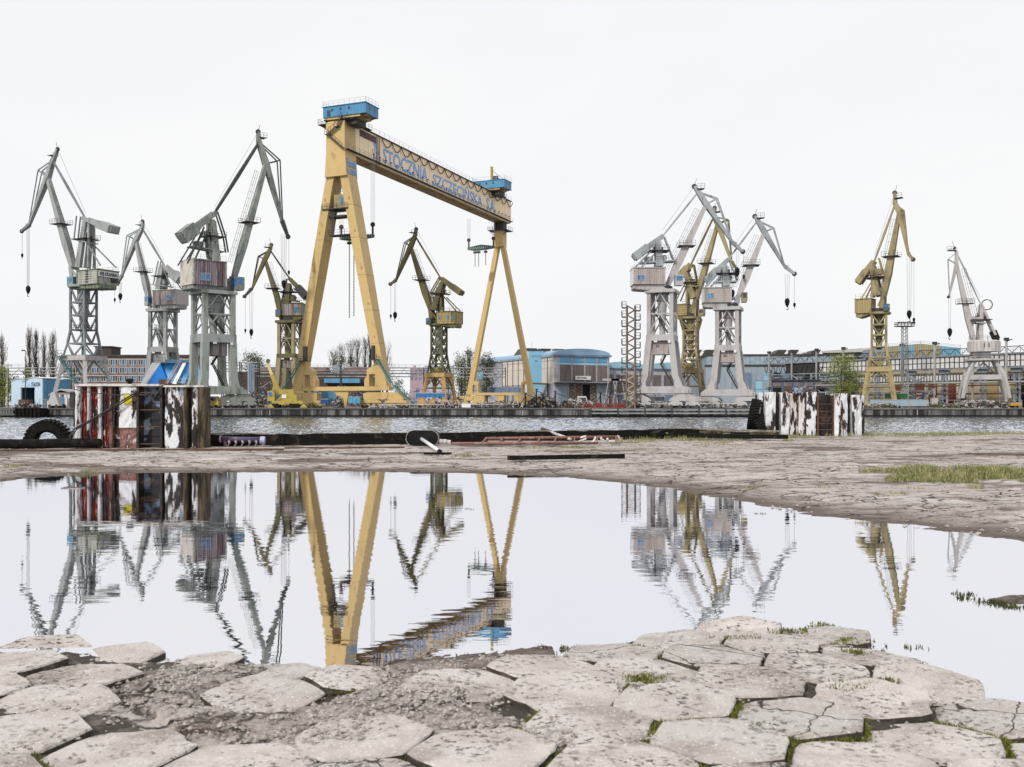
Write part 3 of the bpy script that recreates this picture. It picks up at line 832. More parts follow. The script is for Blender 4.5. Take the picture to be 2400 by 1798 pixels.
# tyres
def tyre(ro, ri, wd_, lugs):
    mb = MB()
    mb.lathe([(ri,-wd_*.36),(ri+.06,-wd_*.5),(ro-.07,-wd_*.5),(ro-.02,-wd_*.36),(ro-.02,wd_*.36),(ro-.07,wd_*.5),(ri+.06,wd_*.5),(ri,wd_*.36)], 40, axis='y')
    mb.f = mb.f[:-2]                       # open middle
    n = 40
    for k in range(n): mb.f.append((7*n+k, 7*n+(k+1)%n, (k+1)%n, k))
    for k in range(lugs):
        t = 2*math.pi*k/lugs; c, s_ = math.cos(t), math.sin(t)
        for sd_ in (-1, 1):
            a = t + sd_*.04
            p = Vector((math.cos(a)*(ro-.05), sd_*wd_*.27, math.sin(a)*(ro-.05))); q = Vector((math.cos(a)*(ro+.022), sd_*wd_*.27, math.sin(a)*(ro+.022)))
            mb.bar(p, q, wd_*.5, 2*math.pi*ro/lugs*.62, up=(-math.sin(a), 0, math.cos(a)))
    return mb
def place_tyre(mb, loc, rot, label):
    o = mb.build('tyre', RUBBER); o.location = loc; o.rotation_euler = rot
    return tag(o, label, 'tyre', 'old tyres hung as fenders')
place_tyre(tyre(.56, .27, .30, 34), at(114, 1036, 25.2), (R(8), 0, R(6)), 'big black tractor tyre standing beside the red mooring block above the ribbed hose')
place_tyre(tyre(.50, .27, .30, 34), at(1768, 972, 32.4), (R(10), R(6), R(74)), 'black tyre leaning edge-on against the left side of the white block')
place_tyre(tyre(.42, .22, .26, 30), at(1791, 1000, 32.1), (R(-24), R(0), R(62)), 'smaller treaded tyre tucked at the foot of the white block')

# right mooring block
b2 = empty('mooring_block', tuple(at(1784, 1024, 32.0)), 0, 'white block of flaking steel piles with black gaps at the right end of the timbers', 'mooring block', 'steel mooring blocks on the quay edge')
S2 = 0.0044
def cx2(c): return (c-265)*S2
def cz2(c): return (457-c)*S2
MB().box(0.1, 3.4, .45, 1.2, 0, 1.38).build('core', BLACKRUST, b2)
spec2 = [(265,300,MIXPEEL,.25,128),(300,372,WHITEPEEL,.0,125),(372,415,BLACKRUST,.25,132),(415,478,WHITEPEEL,.04,128),(478,548,RUSTWHITE,.16,135),(548,602,RUSTWHITE,.03,130),
         (602,676,MIXPEEL,.0,125),(676,760,BLACKRUST,.28,132),(760,812,BLACKRUST,.32,150),(812,905,WHITEPEEL,.0,135),(905,945,BLACKRUST,.25,145),(945,1012,WHITEPEEL,.02,146),(1012,1048,MIXPEEL,.2,150)]
for k, (a, b, m_, y0, top) in enumerate(spec2):
    piece(b2, 'sheet_pile', cx2(a), cx2(b), 0, cz2(top), y0, m_, seed=100+k, wav=.018)
for c in (215, 268, 312, 358, 405):
    mb = MB(); mb.tube((cx2(690), .1, cz2(c)), (cx2(806), .1, cz2(c)), .016); mb.build('rung', RUST, b2)
for c in (690, 806):
    mb = MB(); mb.box(cx2(c)-.03, cx2(c)+.03, .06, .3, 0, cz2(150)); mb.build('ladder_rail', RUST, b2)

# ribbed hose, rail, timber kerb
mb = MB()
pts = []; n = 200
p0, p1 = at(-150, 1045, 23.2), at(238, 1046, 23.35)
ring = []
vs = []; fs = []; K_ = 12
for k in range(n+1):
    t = k/n; c = p0.lerp(p1, t); c.z = 0.155 + .115 + .012*math.sin(t*9); c.y += .05*math.sin(t*4)
    r_ = .105 + (.014 if k % 2 else -.008)
    for q in range(K_):
        a = 2*math.pi*q/K_; vs.append((c.x, c.y + r_*math.cos(a), c.z + r_*math.sin(a)))
for k in range(n):
    for q in range(K_): fs.append((k*K_+q, k*K_+(q+1)%K_, (k+1)*K_+(q+1)%K_, (k+1)*K_+q))
fs.append(tuple(n*K_+q for q in range(K_)))
mb.add(vs, fs)
tag(mb.build('hose', mat('black ribbed hose rubber', (0.014,0.012,0.011), .6, (0.05,0.032,0.025), .52,.65,5, spec=.2)), 'thick black ribbed hose lying along the quay on the left', 'hose')
def beam(name, label, cat, p, q, w_, h_, m_, group=None, jag=0):
    mb = MB()
    if jag:
        p, q = Vector(p), Vector(q); n = max(3, int((q-p).length/.35)); rnd = random.Random(int(p.x*100))
        d = (q-p).normalized(); sd_ = Vector((-d.y, d.x, 0)); vs = []; fs = []
        for k in range(n+1):
            c = p.lerp(q, k/n); hh = h_/2 + (rnd.uniform(-jag, jag*.2) if 0 < k < n else 0)
            for a, b in ((-1,-1),(1,-1),(1,1),(-1,1)):
                vs.append(c + sd_*(a*w_/2) + Vector((0,0, hh if b > 0 else -h_/2)))
        for k in range(n):
            for e in range(4): fs.append((k*4+e, k*4+(e+1)%4, (k+1)*4+(e+1)%4, (k+1)*4+e))
        fs += [(3,2,1,0), (n*4, n*4+1, n*4+2, n*4+3)]
        mb.add(vs, fs)
    else: mb.bar(p, q, w_, h_)
    o = mb.build(name, m_)
    if label: tag(o, label, cat, group)
    return o
beam('steel_rail', 'long rusty steel rail lying in front of the red mooring block', 'rail', at(-200,1058,21.9), at(665,1054.5,22.6), .07, .07, RUST)
beam('steel_rail', 'shorter rusty rail lying before the dark timber kerb', 'rail', at(667,1050.5,23.4), at(948,1049,23.8), .08, .05, RUST)
kerb = empty('timber_kerb', (0,0,0), 0, 'long low kerb of tarred black timbers along the middle of the quay edge', 'timber kerb')
for k, ((a, ya, Da), (b, yb, Db)) in enumerate([((478,1033,24.9),(668,1032,25.2)),((668,1032.5,25.2),(812,1032,25.6)),((812,1032.5,25.6),(985,1031,26.1)),((985,1031,26.3),(1135,1029,27.0)),((1135,1028,27.2),(1320,1024,28.2)),((1320,1024,28.3),(1480,1019,29.4)),((1480,1019,29.4),(1560,1017,30.2)),((1560,1018,30.1),(1690,1018.5,30.6))]):
    p, q = at(a, ya, Da), at(b, yb, Db)
    p.z = q.z = 0.155 + .14
    o = beam('timber', None, None, p, q, .3, .30, TAR, jag=.035); o.parent = kerb
    mb = MB(); s_ = p.lerp(q, .08); e_ = p.lerp(q, .5 if k % 2 else .8)
    if k in (0, 4, 5):
        mb.bar(s_ + Vector((0,-.03,.16)), e_ + Vector((0,-.03,.155)), .2, .03); mb.build('capping_board', GREYWOOD, kerb)

# purple pipe manifold
mp0 = empty('pipe_manifold', tuple(at(570, 1050, 24.2)), R(3), 'purple pipe manifold on two legs with small nozzles in front of the timber kerb', 'pipe')
PUR = mat('purple pipe paint', (0.06, 0.05, 0.12), .5, (0.20,0.12,0.18), .52,.66,5, grime2=(0.03,0.025,0.03), lo2=.58, hi2=.62, scale2=8)
PINKP = mat('faded pink paint', (0.34,0.26,0.28), .6, (0.16,0.11,0.13), .5,.65,6)
mb = MB(); mb.tube((-.53,0,.22), (.47,0,.20), .065, 12); mb.build('pipe', PUR, mp0, True)
mb = MB(); mb.tube((-.57,0,.22), (-.53,0,.22), .085, 12); mb.build('flange', PINKP, mp0)
mb = MB(); mb.tube((.42,0,.19), (.53,0,.185), .095, 12); mb.build('flange', mat('lilac flange', (0.40,0.42,0.58), .5, (0.2,0.15,0.2), .5,.66,5), mp0)
for x in (-.45, .48):
    mb = MB(); mb.bar((x,0,.17), (x+.04,-.03,-.0), .06, .06); mb.build('leg', PINKP, mp0)
for k in range(5):
    x = -.34 + k*.165
    mb = MB(); mb.tube((x,-.06,.18), (x+.03,-.1,.12), .028, 8); mb.tube((x+.03,-.1,.12), (x+(-.02),-.11,.04), .012, 6); mb.build('nozzle', PINKP, mp0)

# round-ended plate, pole
pl = empty('drum_plate', tuple(at(990, 1047.5, 24.7)), R(-4), 'black round-ended steel drum standing on edge at the end of the timber kerb', 'steel drum')
poly = []
for k in range(13): a = R(90 + 180*k/12); poly.append((-.21 + .205*math.cos(a), .215 + .205*math.sin(a)))
for k in range(13): a = R(-90 + 180*k/12); poly.append((.21 + .205*math.cos(a), .215 + .205*math.sin(a)))
mb = MB(); mb.prism(poly, lambda u, v, c: (u, c, v), 0, .32); fix_normals(mb.build('drum', BLACK, pl))
mb = MB(); mb.path([(u, -.012, v) for u, v in poly] + [(poly[0][0], -.012, poly[0][1])], .012, 5); mb.build('rim', mat('grey worn edge', (.25,.24,.24), .5), pl)
po = empty('pole', (0,0,0), 0, 'white round pole leaning from the black drum down to the ground', 'pole')
mb = MB(); mb.tube(at(988,1029,24.55), at(1029,1057,21.9), .042, 10); mb.build('tube', WHITE, po, True)
mb = MB(); mb.tube(at(1029,1057,21.9), at(1031.5,1059,21.75), .047, 10); mb.build('end_cap', BLACK, po)
# red gangway frame
gw = empty('gangway_frame', (0,0,0), 0, 'red tubular gangway frame lying along the kerb with white wrappings', 'gangway')
REDP = mat('faded red paint', (0.21,0.095,0.08), .65, (0.30,0.23,0.21), .5,.68,4, grime2=(.1,.03,.02), lo2=.6, hi2=.64, scale2=9)
A0, A1 = at(1137,1028,25.3), at(1452,1024,26.2); B0, B1 = at(1058,1039.5,24.2), at(1402,1038.5,24.9)
mb = MB(); mb.tube(A0, A1, .04, 8); mb.build('tube', REDP, gw, True)
mb = MB(); mb.tube(B0, B1, .034, 8); mb.build('tube', REDP, gw, True)
mb = MB(); mb.tube(at(1140,1035,25.2), at(1345,1036,25.6), .025, 8); mb.build('tube', mat('pink grey tube', (.34,.26,.26), .6), gw, True)
for t in (.01,.13,.26,.40,.52,.66,.83,.97):
    mb = MB(); p = A0.lerp(A1, t); q = B0.lerp(B1, min(1, t*.92+.23)); q.x = p.x-.10
    mb.bar(p, q, .03, .05); mb.build('strut', REDP, gw)
for k in range(3):
    a, b = at(1030+9*k, 1034+k*.9, 24.2), at(1038+9*k, 1035+k*.9, 24.2)
    mb = MB(); mb.tube(a, b, .055 + .008*(k % 2), 10); mb.build('coupling', mat('chalky coupling', (.5,.46,.45), .7, (.2,.16,.15), .5,.64,6), gw)
for k in range(5):
    c = A0.lerp(A1, .72 + .07*k); mb = MB()
    pts = [c + Vector((random.uniform(-.12,.12), random.uniform(-.12,0), random.uniform(-.14,.05))) for _ in range(5)]
    mb.path(pts, .035, 5, .02); mb.build('wrapping', mat('white plastic wrapping', (.68,.62,.62), .5), gw)
pw = empty('pole', (0,0,0), 0, 'dirty white pole with dark tip lying across the timber kerb behind the red frame', 'pole')
mb = MB(); mb.tube(at(1288,1012,28.2), at(1338,1030,25.6), .04, 8); mb.build('tube', CAPCONC, pw, True)
mb = MB(); mb.tube(at(1271,1005.5,28.9), at(1289,1012,28.2), .055, 8); mb.build('tip', OLDWOOD, pw)
# boards and beams
grp = 'boards lying about the quay'
def board(lbl, a, b, h_, w_, m_, name='board'):
    p, q = at(*a), at(*b); beam(name, lbl, 'board', p, q, w_, h_, m_, grp)
board('pale weathered board lying along the quay edge behind the red frame', (1408,1009,29.6), (1562,1015,30.0), .05, .3, GREYWOOD)
board('square block of tarred timber tilted at the end of the kerb', (1533,1021,29.2), (1551,1011,29.6), .16, .25, TAR)
board('top board of the timber stack left of the white block', (1560,1004,30.6), (1826,1011,30.2), .05, .3, GREYWOOD)
board('second board of the timber stack left of the white block', (1640,1012,30.0), (1815,1016,29.8), .06, .35, OLDWOOD)
board('lowest tarred beam of the timber stack left of the white block', (1610,1021,28.8), (1846,1024,28.3), .12, .3, TAR)
board('short tarred bearer under the timber stack', (1716,1018,29.5), (1752,1018,29.5), .12, .5, TAR)
board('long black beam lying alone on the dusty ground in the middle', (1190,1073.5,18.9), (1463,1069,19.4), .085, .09, TAR, 'beam')
board('short black beam lying beside the grass near the black drum', (993,1063,20.8), (1058,1062.5,20.9), .04, .12, TAR, 'beam')
board('thin rusty pipe lying behind the long grass on the right', (2262,1065,20.6), (2420,1068,20.2), .06, .06, RUST, 'pipe')
board('flat pale slab lying loose on the ground left of centre', (150,1103.5,15.7), (193,1103,15.7), .03, .22, CONC, 'slab')
for k, (px, py) in enumerate(((1600,1019),(1660,1023))): pass
# ------------------------------------------------------------------ gantry crane
ZG = 0.42
GR = math.atan2(-.385, .923)
gan = empty('gantry_crane', (-39.1, 225.0, ZG), GR, 'huge yellow gantry crane with blue trolley houses and a lettered girder', 'gantry crane')
def gp_(n, mb, m_=YELLOW, par=None, nrm=False):
    o = mb.build(n, m_, par or gan)
    return fix_normals(o) if nrm else o
SPAN = 92.0
ZB, ZT = 58.2, 65.1
# girder: slightly wedge-shaped box
gp_('girder', MB().prism([(-1.9,ZB),(2.1,ZB),(2.4,ZB+.35),(2.4,ZT),(-2.4,ZT),(-2.4,ZB+.35)], lambda u,v,c: (u,c,v), -2.4, SPAN+3.0), GIRDER, nrm=True)
gp_('soffit', MB().box(-1.85,2.05,-2.3,SPAN+2.9,ZB-.06,ZB-.003), mat('shaded soffit paint', (.40,.27,.11), .6, (.22,.13,.06), .45,.65,.5,(1,.3,1)))  # thin plate of darker yellow carries the shade under the girder
for k in range(1, 24): gp_('seam', MB().box(2.4, 2.425, k*3.9-.03, k*3.9+.03, ZB+.4, ZT))
mb = MB(); mb.box(2.25,2.75,-2.4,SPAN+3,ZT,ZT+.22); mb.box(-2.75,-2.25,-2.4,SPAN+3,ZT,ZT+.22); gp_('rail', mb, DARK)
mb = MB(); mb.box(2.4,3.3,-2.4,SPAN+2.6,ZB+.35,ZB+.45); gp_('walkway', mb, DARK)
mb = MB(); railing(mb, [(3.25,-2.4,ZB+.45),(3.25,SPAN+2.6,ZB+.45)], 1.0, 2.4, .018); gp_('railing', mb, DARK)
mb = MB(); railing(mb, [(2.7,10,ZT+.2),(2.7,SPAN+2.6,ZT+.2)], 1.1, 2.4, .02); gp_('railing', mb, ROPE)
for k in range(31):
    y = 9 + k*2.75
    mb = MB(); mb.bar((3.2,y,ZB+.4),(3.2,y,ZB+1.5),.05,.05); mb.box(3.05,3.4,y-.15,y+.15,ZB+1.5,ZB+1.68); gp_('floodlight', mb, BLACK)
for k in range(17):
    y0 = 13.6 + k*4.83; y1 = y0 + 4.83
    pts = [(2.72, y0 + (y1-y0)*q/12, ZT-.1 - 1.75*(1-((q-6)/6)**2)) for q in range(13)]
    mb = MB(); mb.path(pts, .11, 5); gp_('festoon_cable', mb, CABLE)
for k in range(12):
    y0 = 3 + k*7.3
    mb = MB(); mb.path([(2.3, y0+7.3*q/8, ZB-.05-.9*(1-((q-4)/4)**2)) for q in range(9)], .035, 4); gp_('cable', mb, CABLE)
# ribbed heater panel near the head
mb = MB()
for k in range(12): mb.box(2.42,2.6,4.0+k*.62,4.35+k*.62,ZT-2.0,ZT-.5)
gp_('louvre', mb, mat('dark maroon louvre', (.13,.075,.075), .6))
for y in (11.6, 12.6):
    mb = MB(); mb.box(2.42,2.62,y,y+.3,ZB,ZT); gp_('cable_duct', mb, mat('mauve duct', (.34,.26,.24), .6))
# lettering on the side that faces the camera
fx = 2.44
def side_text(t, y0, y1, z, h, bold=.018):
    text_obj('lettering', t, LETTERBLUE, gan, frame_m((fx, y0, z), (0,1,0), (0,0,1)), y1-y0, h, .02, bold=bold)
side_text('STOCZNIA', 14.6, 37.9, 59.0+.35, 3.6)
side_text('SZCZECIŃSKA', 40.9, 73.0, 59.0+.35, 4.2)
side_text('S.A.', 75.8, 82.6, 59.0+.35, 3.6)
mb = MB()                                 # shipyard emblem: wedge, two rings, two bars
mb.prism([(9.9,63.9),(12.3,63.9),(11.6,61.6),(10.4,62.2)], lambda u,v,c: (c,u,v), fx, fx+.02)
for y in (10.3, 11.9):
    mb.path([(fx+.02, y+.55*math.cos(t*math.pi/8), 61.0+.62*math.sin(t*math.pi/8)) for t in range(17)], .07, 4)
for y in (10.1, 11.5): mb.prism([(y,58.9),(y+.45,58.9),(y+.5,60.5),(y-.05,60.5)], lambda u,v,c: (c,u,v), fx, fx+.02)
mb.box(fx, fx+.02, 10.1, 11.9, 59.5, 59.8)
gp_('emblem', mb, LETTERBLUE)
# near pier
SEAMP = mat('darker yellow weld paint', (.36,.25,.10), .6)
def leg_pts(z, s_):   # outer edge at height z
    return s_*(2.9 + .2*(53.0 - z))
gp_('pier_head', MB().prism([(-2.9,52.6),(2.9,52.6),(2.45,58.5),(2.4,65.0),(-2.55,65.0),(-2.5,58.0)], lambda u,v,c: (u,c,v), -2.5, 2.2), nrm=True)
for s_ in (-1, 1):
    v = []
    for z, wd_, dp in ((53.2, 2.15, 1.9), (30, 2.2, 1.75), (7.6, 2.3, 1.1)):
        o_, i_ = leg_pts(z, s_), leg_pts(z, s_) - s_*wd_
        v += [(o_,-dp,z),(i_,-dp,z),(i_,dp,z),(o_,dp,z)]
    o_, i_ = leg_pts(3.9, s_), leg_pts(3.9, s_)-s_*2.5
    v += [(o_,-1.1,3.9),(i_,-1.1,3.9),(i_,1.1,3.9),(o_,1.1,3.9)]
    f = [(0,1,2,3),(15,14,13,12)]
    for r_ in range(3):
        for e in range(4): f.append((r_*4+e, r_*4+(e+1)%4, r_*4+4+(e+1)%4, r_*4+4+e))
    gp_('leg', MB().add(v, f), nrm=True)
    for z in (14.5, 22.0, 30.0, 38.5, 46.0):
        dp = 1.1 + .65*(z-7.6)/22.4 if z < 30 else 1.75 + .15*(z-30)/23.2
        xa, xb = sorted((leg_pts(z, s_)+s_*.02, leg_pts(z, s_)-s_*2.22))
        gp_('weld_band', MB().box(xa,xb,-dp-.02,dp+.02,z,z+.10), SEAMP)
        gp_('inspection_hatch', MB().box((xa+xb)/2-.2,(xa+xb)/2+.2,-dp-.05,-dp+.02,z+1.2,z+1.9), SEAMP)
    x_i = leg_pts(6, s_) - s_*2.4
    mb = MB()                            # gusset with an opening at the foot
    fr = lambda u,v,c: (x_i - s_*u, c, v)
    mb.prism([(0,8.3),(0,10.2),(2.6,8.6),(2.6,7.6),(0,7.6)], fr, -1.0, 1.0)
    mb.prism([(2.0,4.8),(2.6,4.8),(2.6,7.6),(2.0,7.6)], fr, -1.0, 1.0)
    mb.prism([(0,4.8),(.5,4.8),(.5,7.6),(0,7.6)], fr, -1.0, 1.0)
    mb.prism([(2.6,4.8),(3.3,4.8),(3.3,6.4),(2.6,7.4)], fr, -.9, .9)
    gp_('gusset', mb, nrm=True)
def bogies(x, y, sx=1.0):
    """one corner: main equaliser, two small equalisers, four bogies of two wheels"""
    mb = MB()
    mb.prism([(-5.2,1.9),(5.2,1.9),(5.2,3.3),(4.0,3.5),(-4.0,3.5),(-5.2,3.3)], lambda u,v,c: (x+u, c, v), y-.75, y+.75)
    gp_('equaliser', mb, nrm=True)
    for q in (-3.2, 3.2):
        mb = MB(); mb.prism([(-2.8,1.1),(2.8,1.1),(2.6,1.5),(.6,2.3),(-.6,2.3),(-2.6,1.5)], lambda u,v,c: (x+q+u, c, v), y-.85, y+.85)
        gp_('equaliser', mb, nrm=True)
        for r_ in (-1.6, 1.6):
            mb = MB(); mb.box(x+q+r_-1.25, x+q+r_+1.25, y-.6, y+.6, .35, 1.0); gp_('bogie', mb)
            for e in (-.65, .65):
                mb = MB(); mb.lathe([(.36,-.7),(.36,.7)], 12, (x+q+r_+e, y, .36), 'y'); gp_('wheel', mb, DARK)
    mb = MB()
    mb.prism([(-1.4,3.5),(1.4,3.5),(1.0,2.2),(.4,1.9),(-.4,1.9),(-1.0,2.2)], lambda u,v,c: (x+u, c, v), y-.9, y+.9); gp_('pivot_plate', mb, nrm=True)
mb = MB(); mb.box(-13.0, 13.0, -.9, .9, 3.9, 4.85); gp_('sill_beam', mb)
mb = MB(); mb.prism([(-1.6,3.9),(2.2,3.9),(1.6,.4),(.2,.4)], lambda u,v,c: (u,c,v), -.5, .5); gp_('rail_clamp', mb, nrm=True)
for x in (-11.4, 11.4): bogies(x, 0)
# stairs and landing on the near legs
mb = MB(); stairs(mb, (-18.5,-2.0,.3), (-13.8,-2.0,5.0), n=14); stairs(mb, (-13.6,-2.0,5.2), (-9.9,-2.0,10.8), n=16); gp_('stair', mb, TEAL)
mb = MB(); mb.box(-10.4,-7.6,-2.6,-1.2,10.7,10.85); railing(mb, [(-10.4,-2.55,10.85),(-7.6,-2.55,10.85),(-7.6,-1.2,10.85)]); mb.box(-9.2,-8.3,-1.9,-1.3,10.85,14.2); gp_('landing', mb, DARK)
mb = MB(); stairs(mb, (10.6,-2.0,10.8), (14.4,-2.0,5.2), n=16); stairs(mb, (14.8,-2.0,5.0), (20.5,-2.0,.3), n=14); gp_('stair', mb, TEAL)
mb = MB(); mb.box(8.8,10.8,-2.6,-1.2,10.7,10.85); railing(mb, [(8.8,-2.55,10.85),(10.8,-2.55,10.85)]); mb.box(9.0,9.6,-1.9,-1.3,10.85,14.0); gp_('landing', mb, DARK)
# stairs on the pier head
mb = MB(); stairs(mb, (2.3,-2.9,58.7), (-1.6,-2.9,62.0), n=14, side=(0,1,0)); stairs(mb, (-1.6,-2.9,62.2), (.6,-2.9,63.6), n=8, side=(0,1,0)); stairs(mb, (.9,-2.9,63.6), (2.0,-2.9,65.8), n=9, side=(0,1,0))
mb.box(-2.3,-1.2,-3.4,-2.5,62.0,62.15); mb.box(.2,1.2,-3.4,-2.5,63.5,63.65); railing(mb, [(-2.3,-3.4,62.1),(-1.2,-3.4,62.1)]); railing(mb, [(0.2,-3.4,63.6),(1.2,-3.4,63.6)]); gp_('stair', mb, DARK)
mb = MB(); mb.box(-4.6,-2.5,-2.6,2.2,64.6,64.8); railing(mb, [(-4.6,2.2,64.8),(-4.6,-2.6,64.8),(-2.5,-2.6,64.8)]); mb.bar((-4.4,-1,64.6),(-2.5,-1,63.2),.12,.12); gp_('side_platform', mb, DARK)
# driver cabin between the legs
mb = MB(); mb.box(-3.9,2.9,-2.2,1.6,45.2,45.45); railing(mb, [(-3.9,-2.2,45.45),(2.9,-2.2,45.45)], 1.1, 1.2); mb.box(-3.2,1.8,-1.2,1.4,43.6,44.0); gp_('cabin_platform', mb, DARK)
mb = MB(); mb.box(-1.0,2.7,-1.6,1.4,45.45,48.6); cb = gp_('cabin', mb, OCHRE)
for x in (.9, 1.7): gp_('window', MB().box(x,x+.55,-1.63,-1.58,46.3,48.0), GLASS, cb)
mb = MB(); railing(mb, [(-.6,-1.6,48.6),(2.2,-1.6,48.6)], 1.3, 1.0); gp_('railing', mb, DARK, cb)
mb = MB(); stairs(mb, (-1.8,-1.0,39.5), (-1.0,-1.0,45.2), n=12, side=(0,1,0)); mb.box(-2.4,4.6,-1.6,.6,39.3,39.5); railing(mb, [(-2.4,-1.6,39.5),(4.6,-1.6,39.5)], 1.1, 1.2); gp_('lower_platform', mb, DARK)
for t, z, h in (('Famak', 55.1, 1.9), ('KLUCZBORK', 53.4, 1.3)):
    text_obj('lettering', t, LETTERBLUE, gan, frame_m((2.96 if z < 54 else 2.86, -1.9, z-.3), (0,1,0), (0,0,1)), 3.9, h, .03, bold=.01)
# far pier
mb = MB(); mb.box(-1.5,1.5,SPAN-1.5,SPAN+1.5,50.4,55.6); gp_('pendulum_head', mb)
mb = MB(); mb.box(-1.1,1.1,SPAN-1.0,SPAN+1.0,55.6,58.2); mb.box(-1.6,-.9,SPAN-1.4,SPAN+1.4,56,58.1); mb.box(.9,1.6,SPAN-1.4,SPAN+1.4,56,58.1); gp_('hinge', mb, DARK)
mb = MB(); mb.box(-3.2,3.2,SPAN-2.6,SPAN+2.6,55.4,55.6); railing(mb, [(-3.2,SPAN+2.6,55.6),(-3.2,SPAN-2.6,55.6),(3.2,SPAN-2.6,55.6),(3.2,SPAN+2.6,55.6)])
for s_ in (-1,1): mb.bar((s_*3.0,SPAN-1.5,55.4),(s_*1.5,SPAN-1.5,54),.15,.15)
gp_('hinge_platform', mb, DARK)
for s_ in (-1, 1):
    v = []
    for z, xo, wd_, dp in ((51.0,1.55,1.4,.75),(6.5,11.0,1.7,.75),(4.0,11.6,2.2,.75)):
        v += [(s_*xo,SPAN-dp,z),(s_*(xo-wd_),SPAN-dp,z),(s_*(xo-wd_),SPAN+dp,z),(s_*xo,SPAN+dp,z)]
    f = [(0,1,2,3),(11,10,9,8)]
    for r_ in range(2):
        for e in range(4): f.append((r_*4+e, r_*4+(e+1)%4, r_*4+4+(e+1)%4, r_*4+4+e))
    gp_('leg', MB().add(v, f), nrm=True)
    x_i = s_*9.4; mb = MB(); fr = lambda u,v,c: (x_i - s_*u, c, v)
    mb.prism([(-.3,8.6),(2.0,7.6),(2.0,7.0),(-.3,7.0)], fr, SPAN-.7, SPAN+.7)
    mb.prism([(1.5,4.5),(2.0,4.5),(2.0,7.0),(1.5,7.0)], fr, SPAN-.7, SPAN+.7)
    gp_('gusset', mb, nrm=True)
mb = MB(); mb.box(-11.6,11.6,SPAN-.7,SPAN+.7,3.7,4.5); gp_('sill_beam', mb)
mb = MB(); mb.prism([(-1.3,3.7),(1.6,3.7),(1.1,.4),(-.8,.4)], lambda u,v,c: (u,c,v), SPAN-.5, SPAN+.5); gp_('rail_clamp', mb, nrm=True)
for x in (-10.4, 10.4): bogies(x, SPAN)
# trolley houses
TRB = mat('trolley house blue', (0.07,0.25,0.43), .5, (0.05,0.18,0.33), .45,.68,.5,(1,1,.2), grain=.06, gscale=3)
def trolley(y0, y1, x0, x1, mast):
    h = empty('trolley_house', (0,0,0)); h.parent = gan
    mb = MB(); mb.box(x0, x1, y0, y1, 66.0, 68.3); mb.box(x0-.2,x1+.2,y0-.2,y1+.2,68.3,68.45)
    for k in range(13): mb.box(x0+.3+k*(x1-x0-.6)/12-.04, x0+.3+k*(x1-x0-.6)/12+.04, y0-.03, y0, 66.05, 68.25)
    mb.build('wall', TRB, h)
    mb = MB(); railing(mb, [(x0,y1,68.45),(x0,y0,68.45),(x1,y0,68.45),(x1,y1,68.45)], 1.15, 1.25, .028); mb.build('railing', mat('pale railing', (.45,.45,.45), .5), h)
    for k, x in enumerate((x0+2.2, x0+4.4, x0+6.6)):
        mb = MB(); mb.box(x, x+.55, y0-.05, y0-.03, 67.25, 67.8); mb.build('window', DKGLASS, h)
    for y in (y0+1.6, y0+3.8):
        mb = MB(); mb.box(x1+.03, x1+.05, y, y+.5, 67.0, 67.8); mb.build('window', DKGLASS, h)
    mb = MB(); mb.box(x0+1.1,x0+2.0,y0-.05,y0-.03,66.15,67.5); mb.build('door', mat('dark blue door', (.02,.05,.1), .5), h)
    mb = MB(); mb.box(x0+.3,x1-1.6,y0+.3,y1-.3,65.5,66.0)
    mb.prism([(2.6,65.3),(4.6,65.3),(x1-.4,66.0),(2.6,66.0)], lambda u,v,c: (u,c,v), y0+1.0, y1-1.0); mb.build('underframe', YELLOW, h)
    mb = MB()
    for y in (y0+.6, y1-.6):
        for x in (-2.5, 2.5): mb.box(x-.35,x+.35,y-.5,y+.5,65.3,65.6)
        mb.bar((2.6,y,64.9),(x1-.4,y,66.0),.18,.18)
    for k in range(7): mb.bar((3.0+k*.7,y0+.4,65.4),(3.4+k*.7,y1-.4,66.0),.12,.12)
    mb.box(2.8,5.2,y0+1.2,y1-.4,64.2,65.4); mb.build('hoist_gear', DARK, h)
    mb = MB(); mb.box(2.5,3.6,y0-.5,y1+5,65.1,65.25); railing(mb, [(3.55,y0-.5,65.25),(3.55,y1+5,65.25)], 1.1, 1.3); mb.build('gangway', DARK, h)
    if mast:
        mb = MB(); mb.tube((1.2,y1-1,68.4),(1.2,y1-1,73.6),.42,10); mb.build('davit_post', mat('khaki davit', (.32,.26,.06), .6), h)
        mb = MB(); mb.bar((1.2,y1-1,72.6),(5.6,y1-1,69.0),.12,.12); mb.bar((1.2,y1-1,70.6),(5.6,y1-1,69.0),.2,.2); mb.box(1.6,3.2,y1-1.5,y1-.5,69.4,70.6); mb.build('davit_arm', DARK, h)
    return h
trolley(-3.0, 2.6, -3.0, 8.2, False)
trolley(78.0, 83.6, -3.2, 7.3, True)
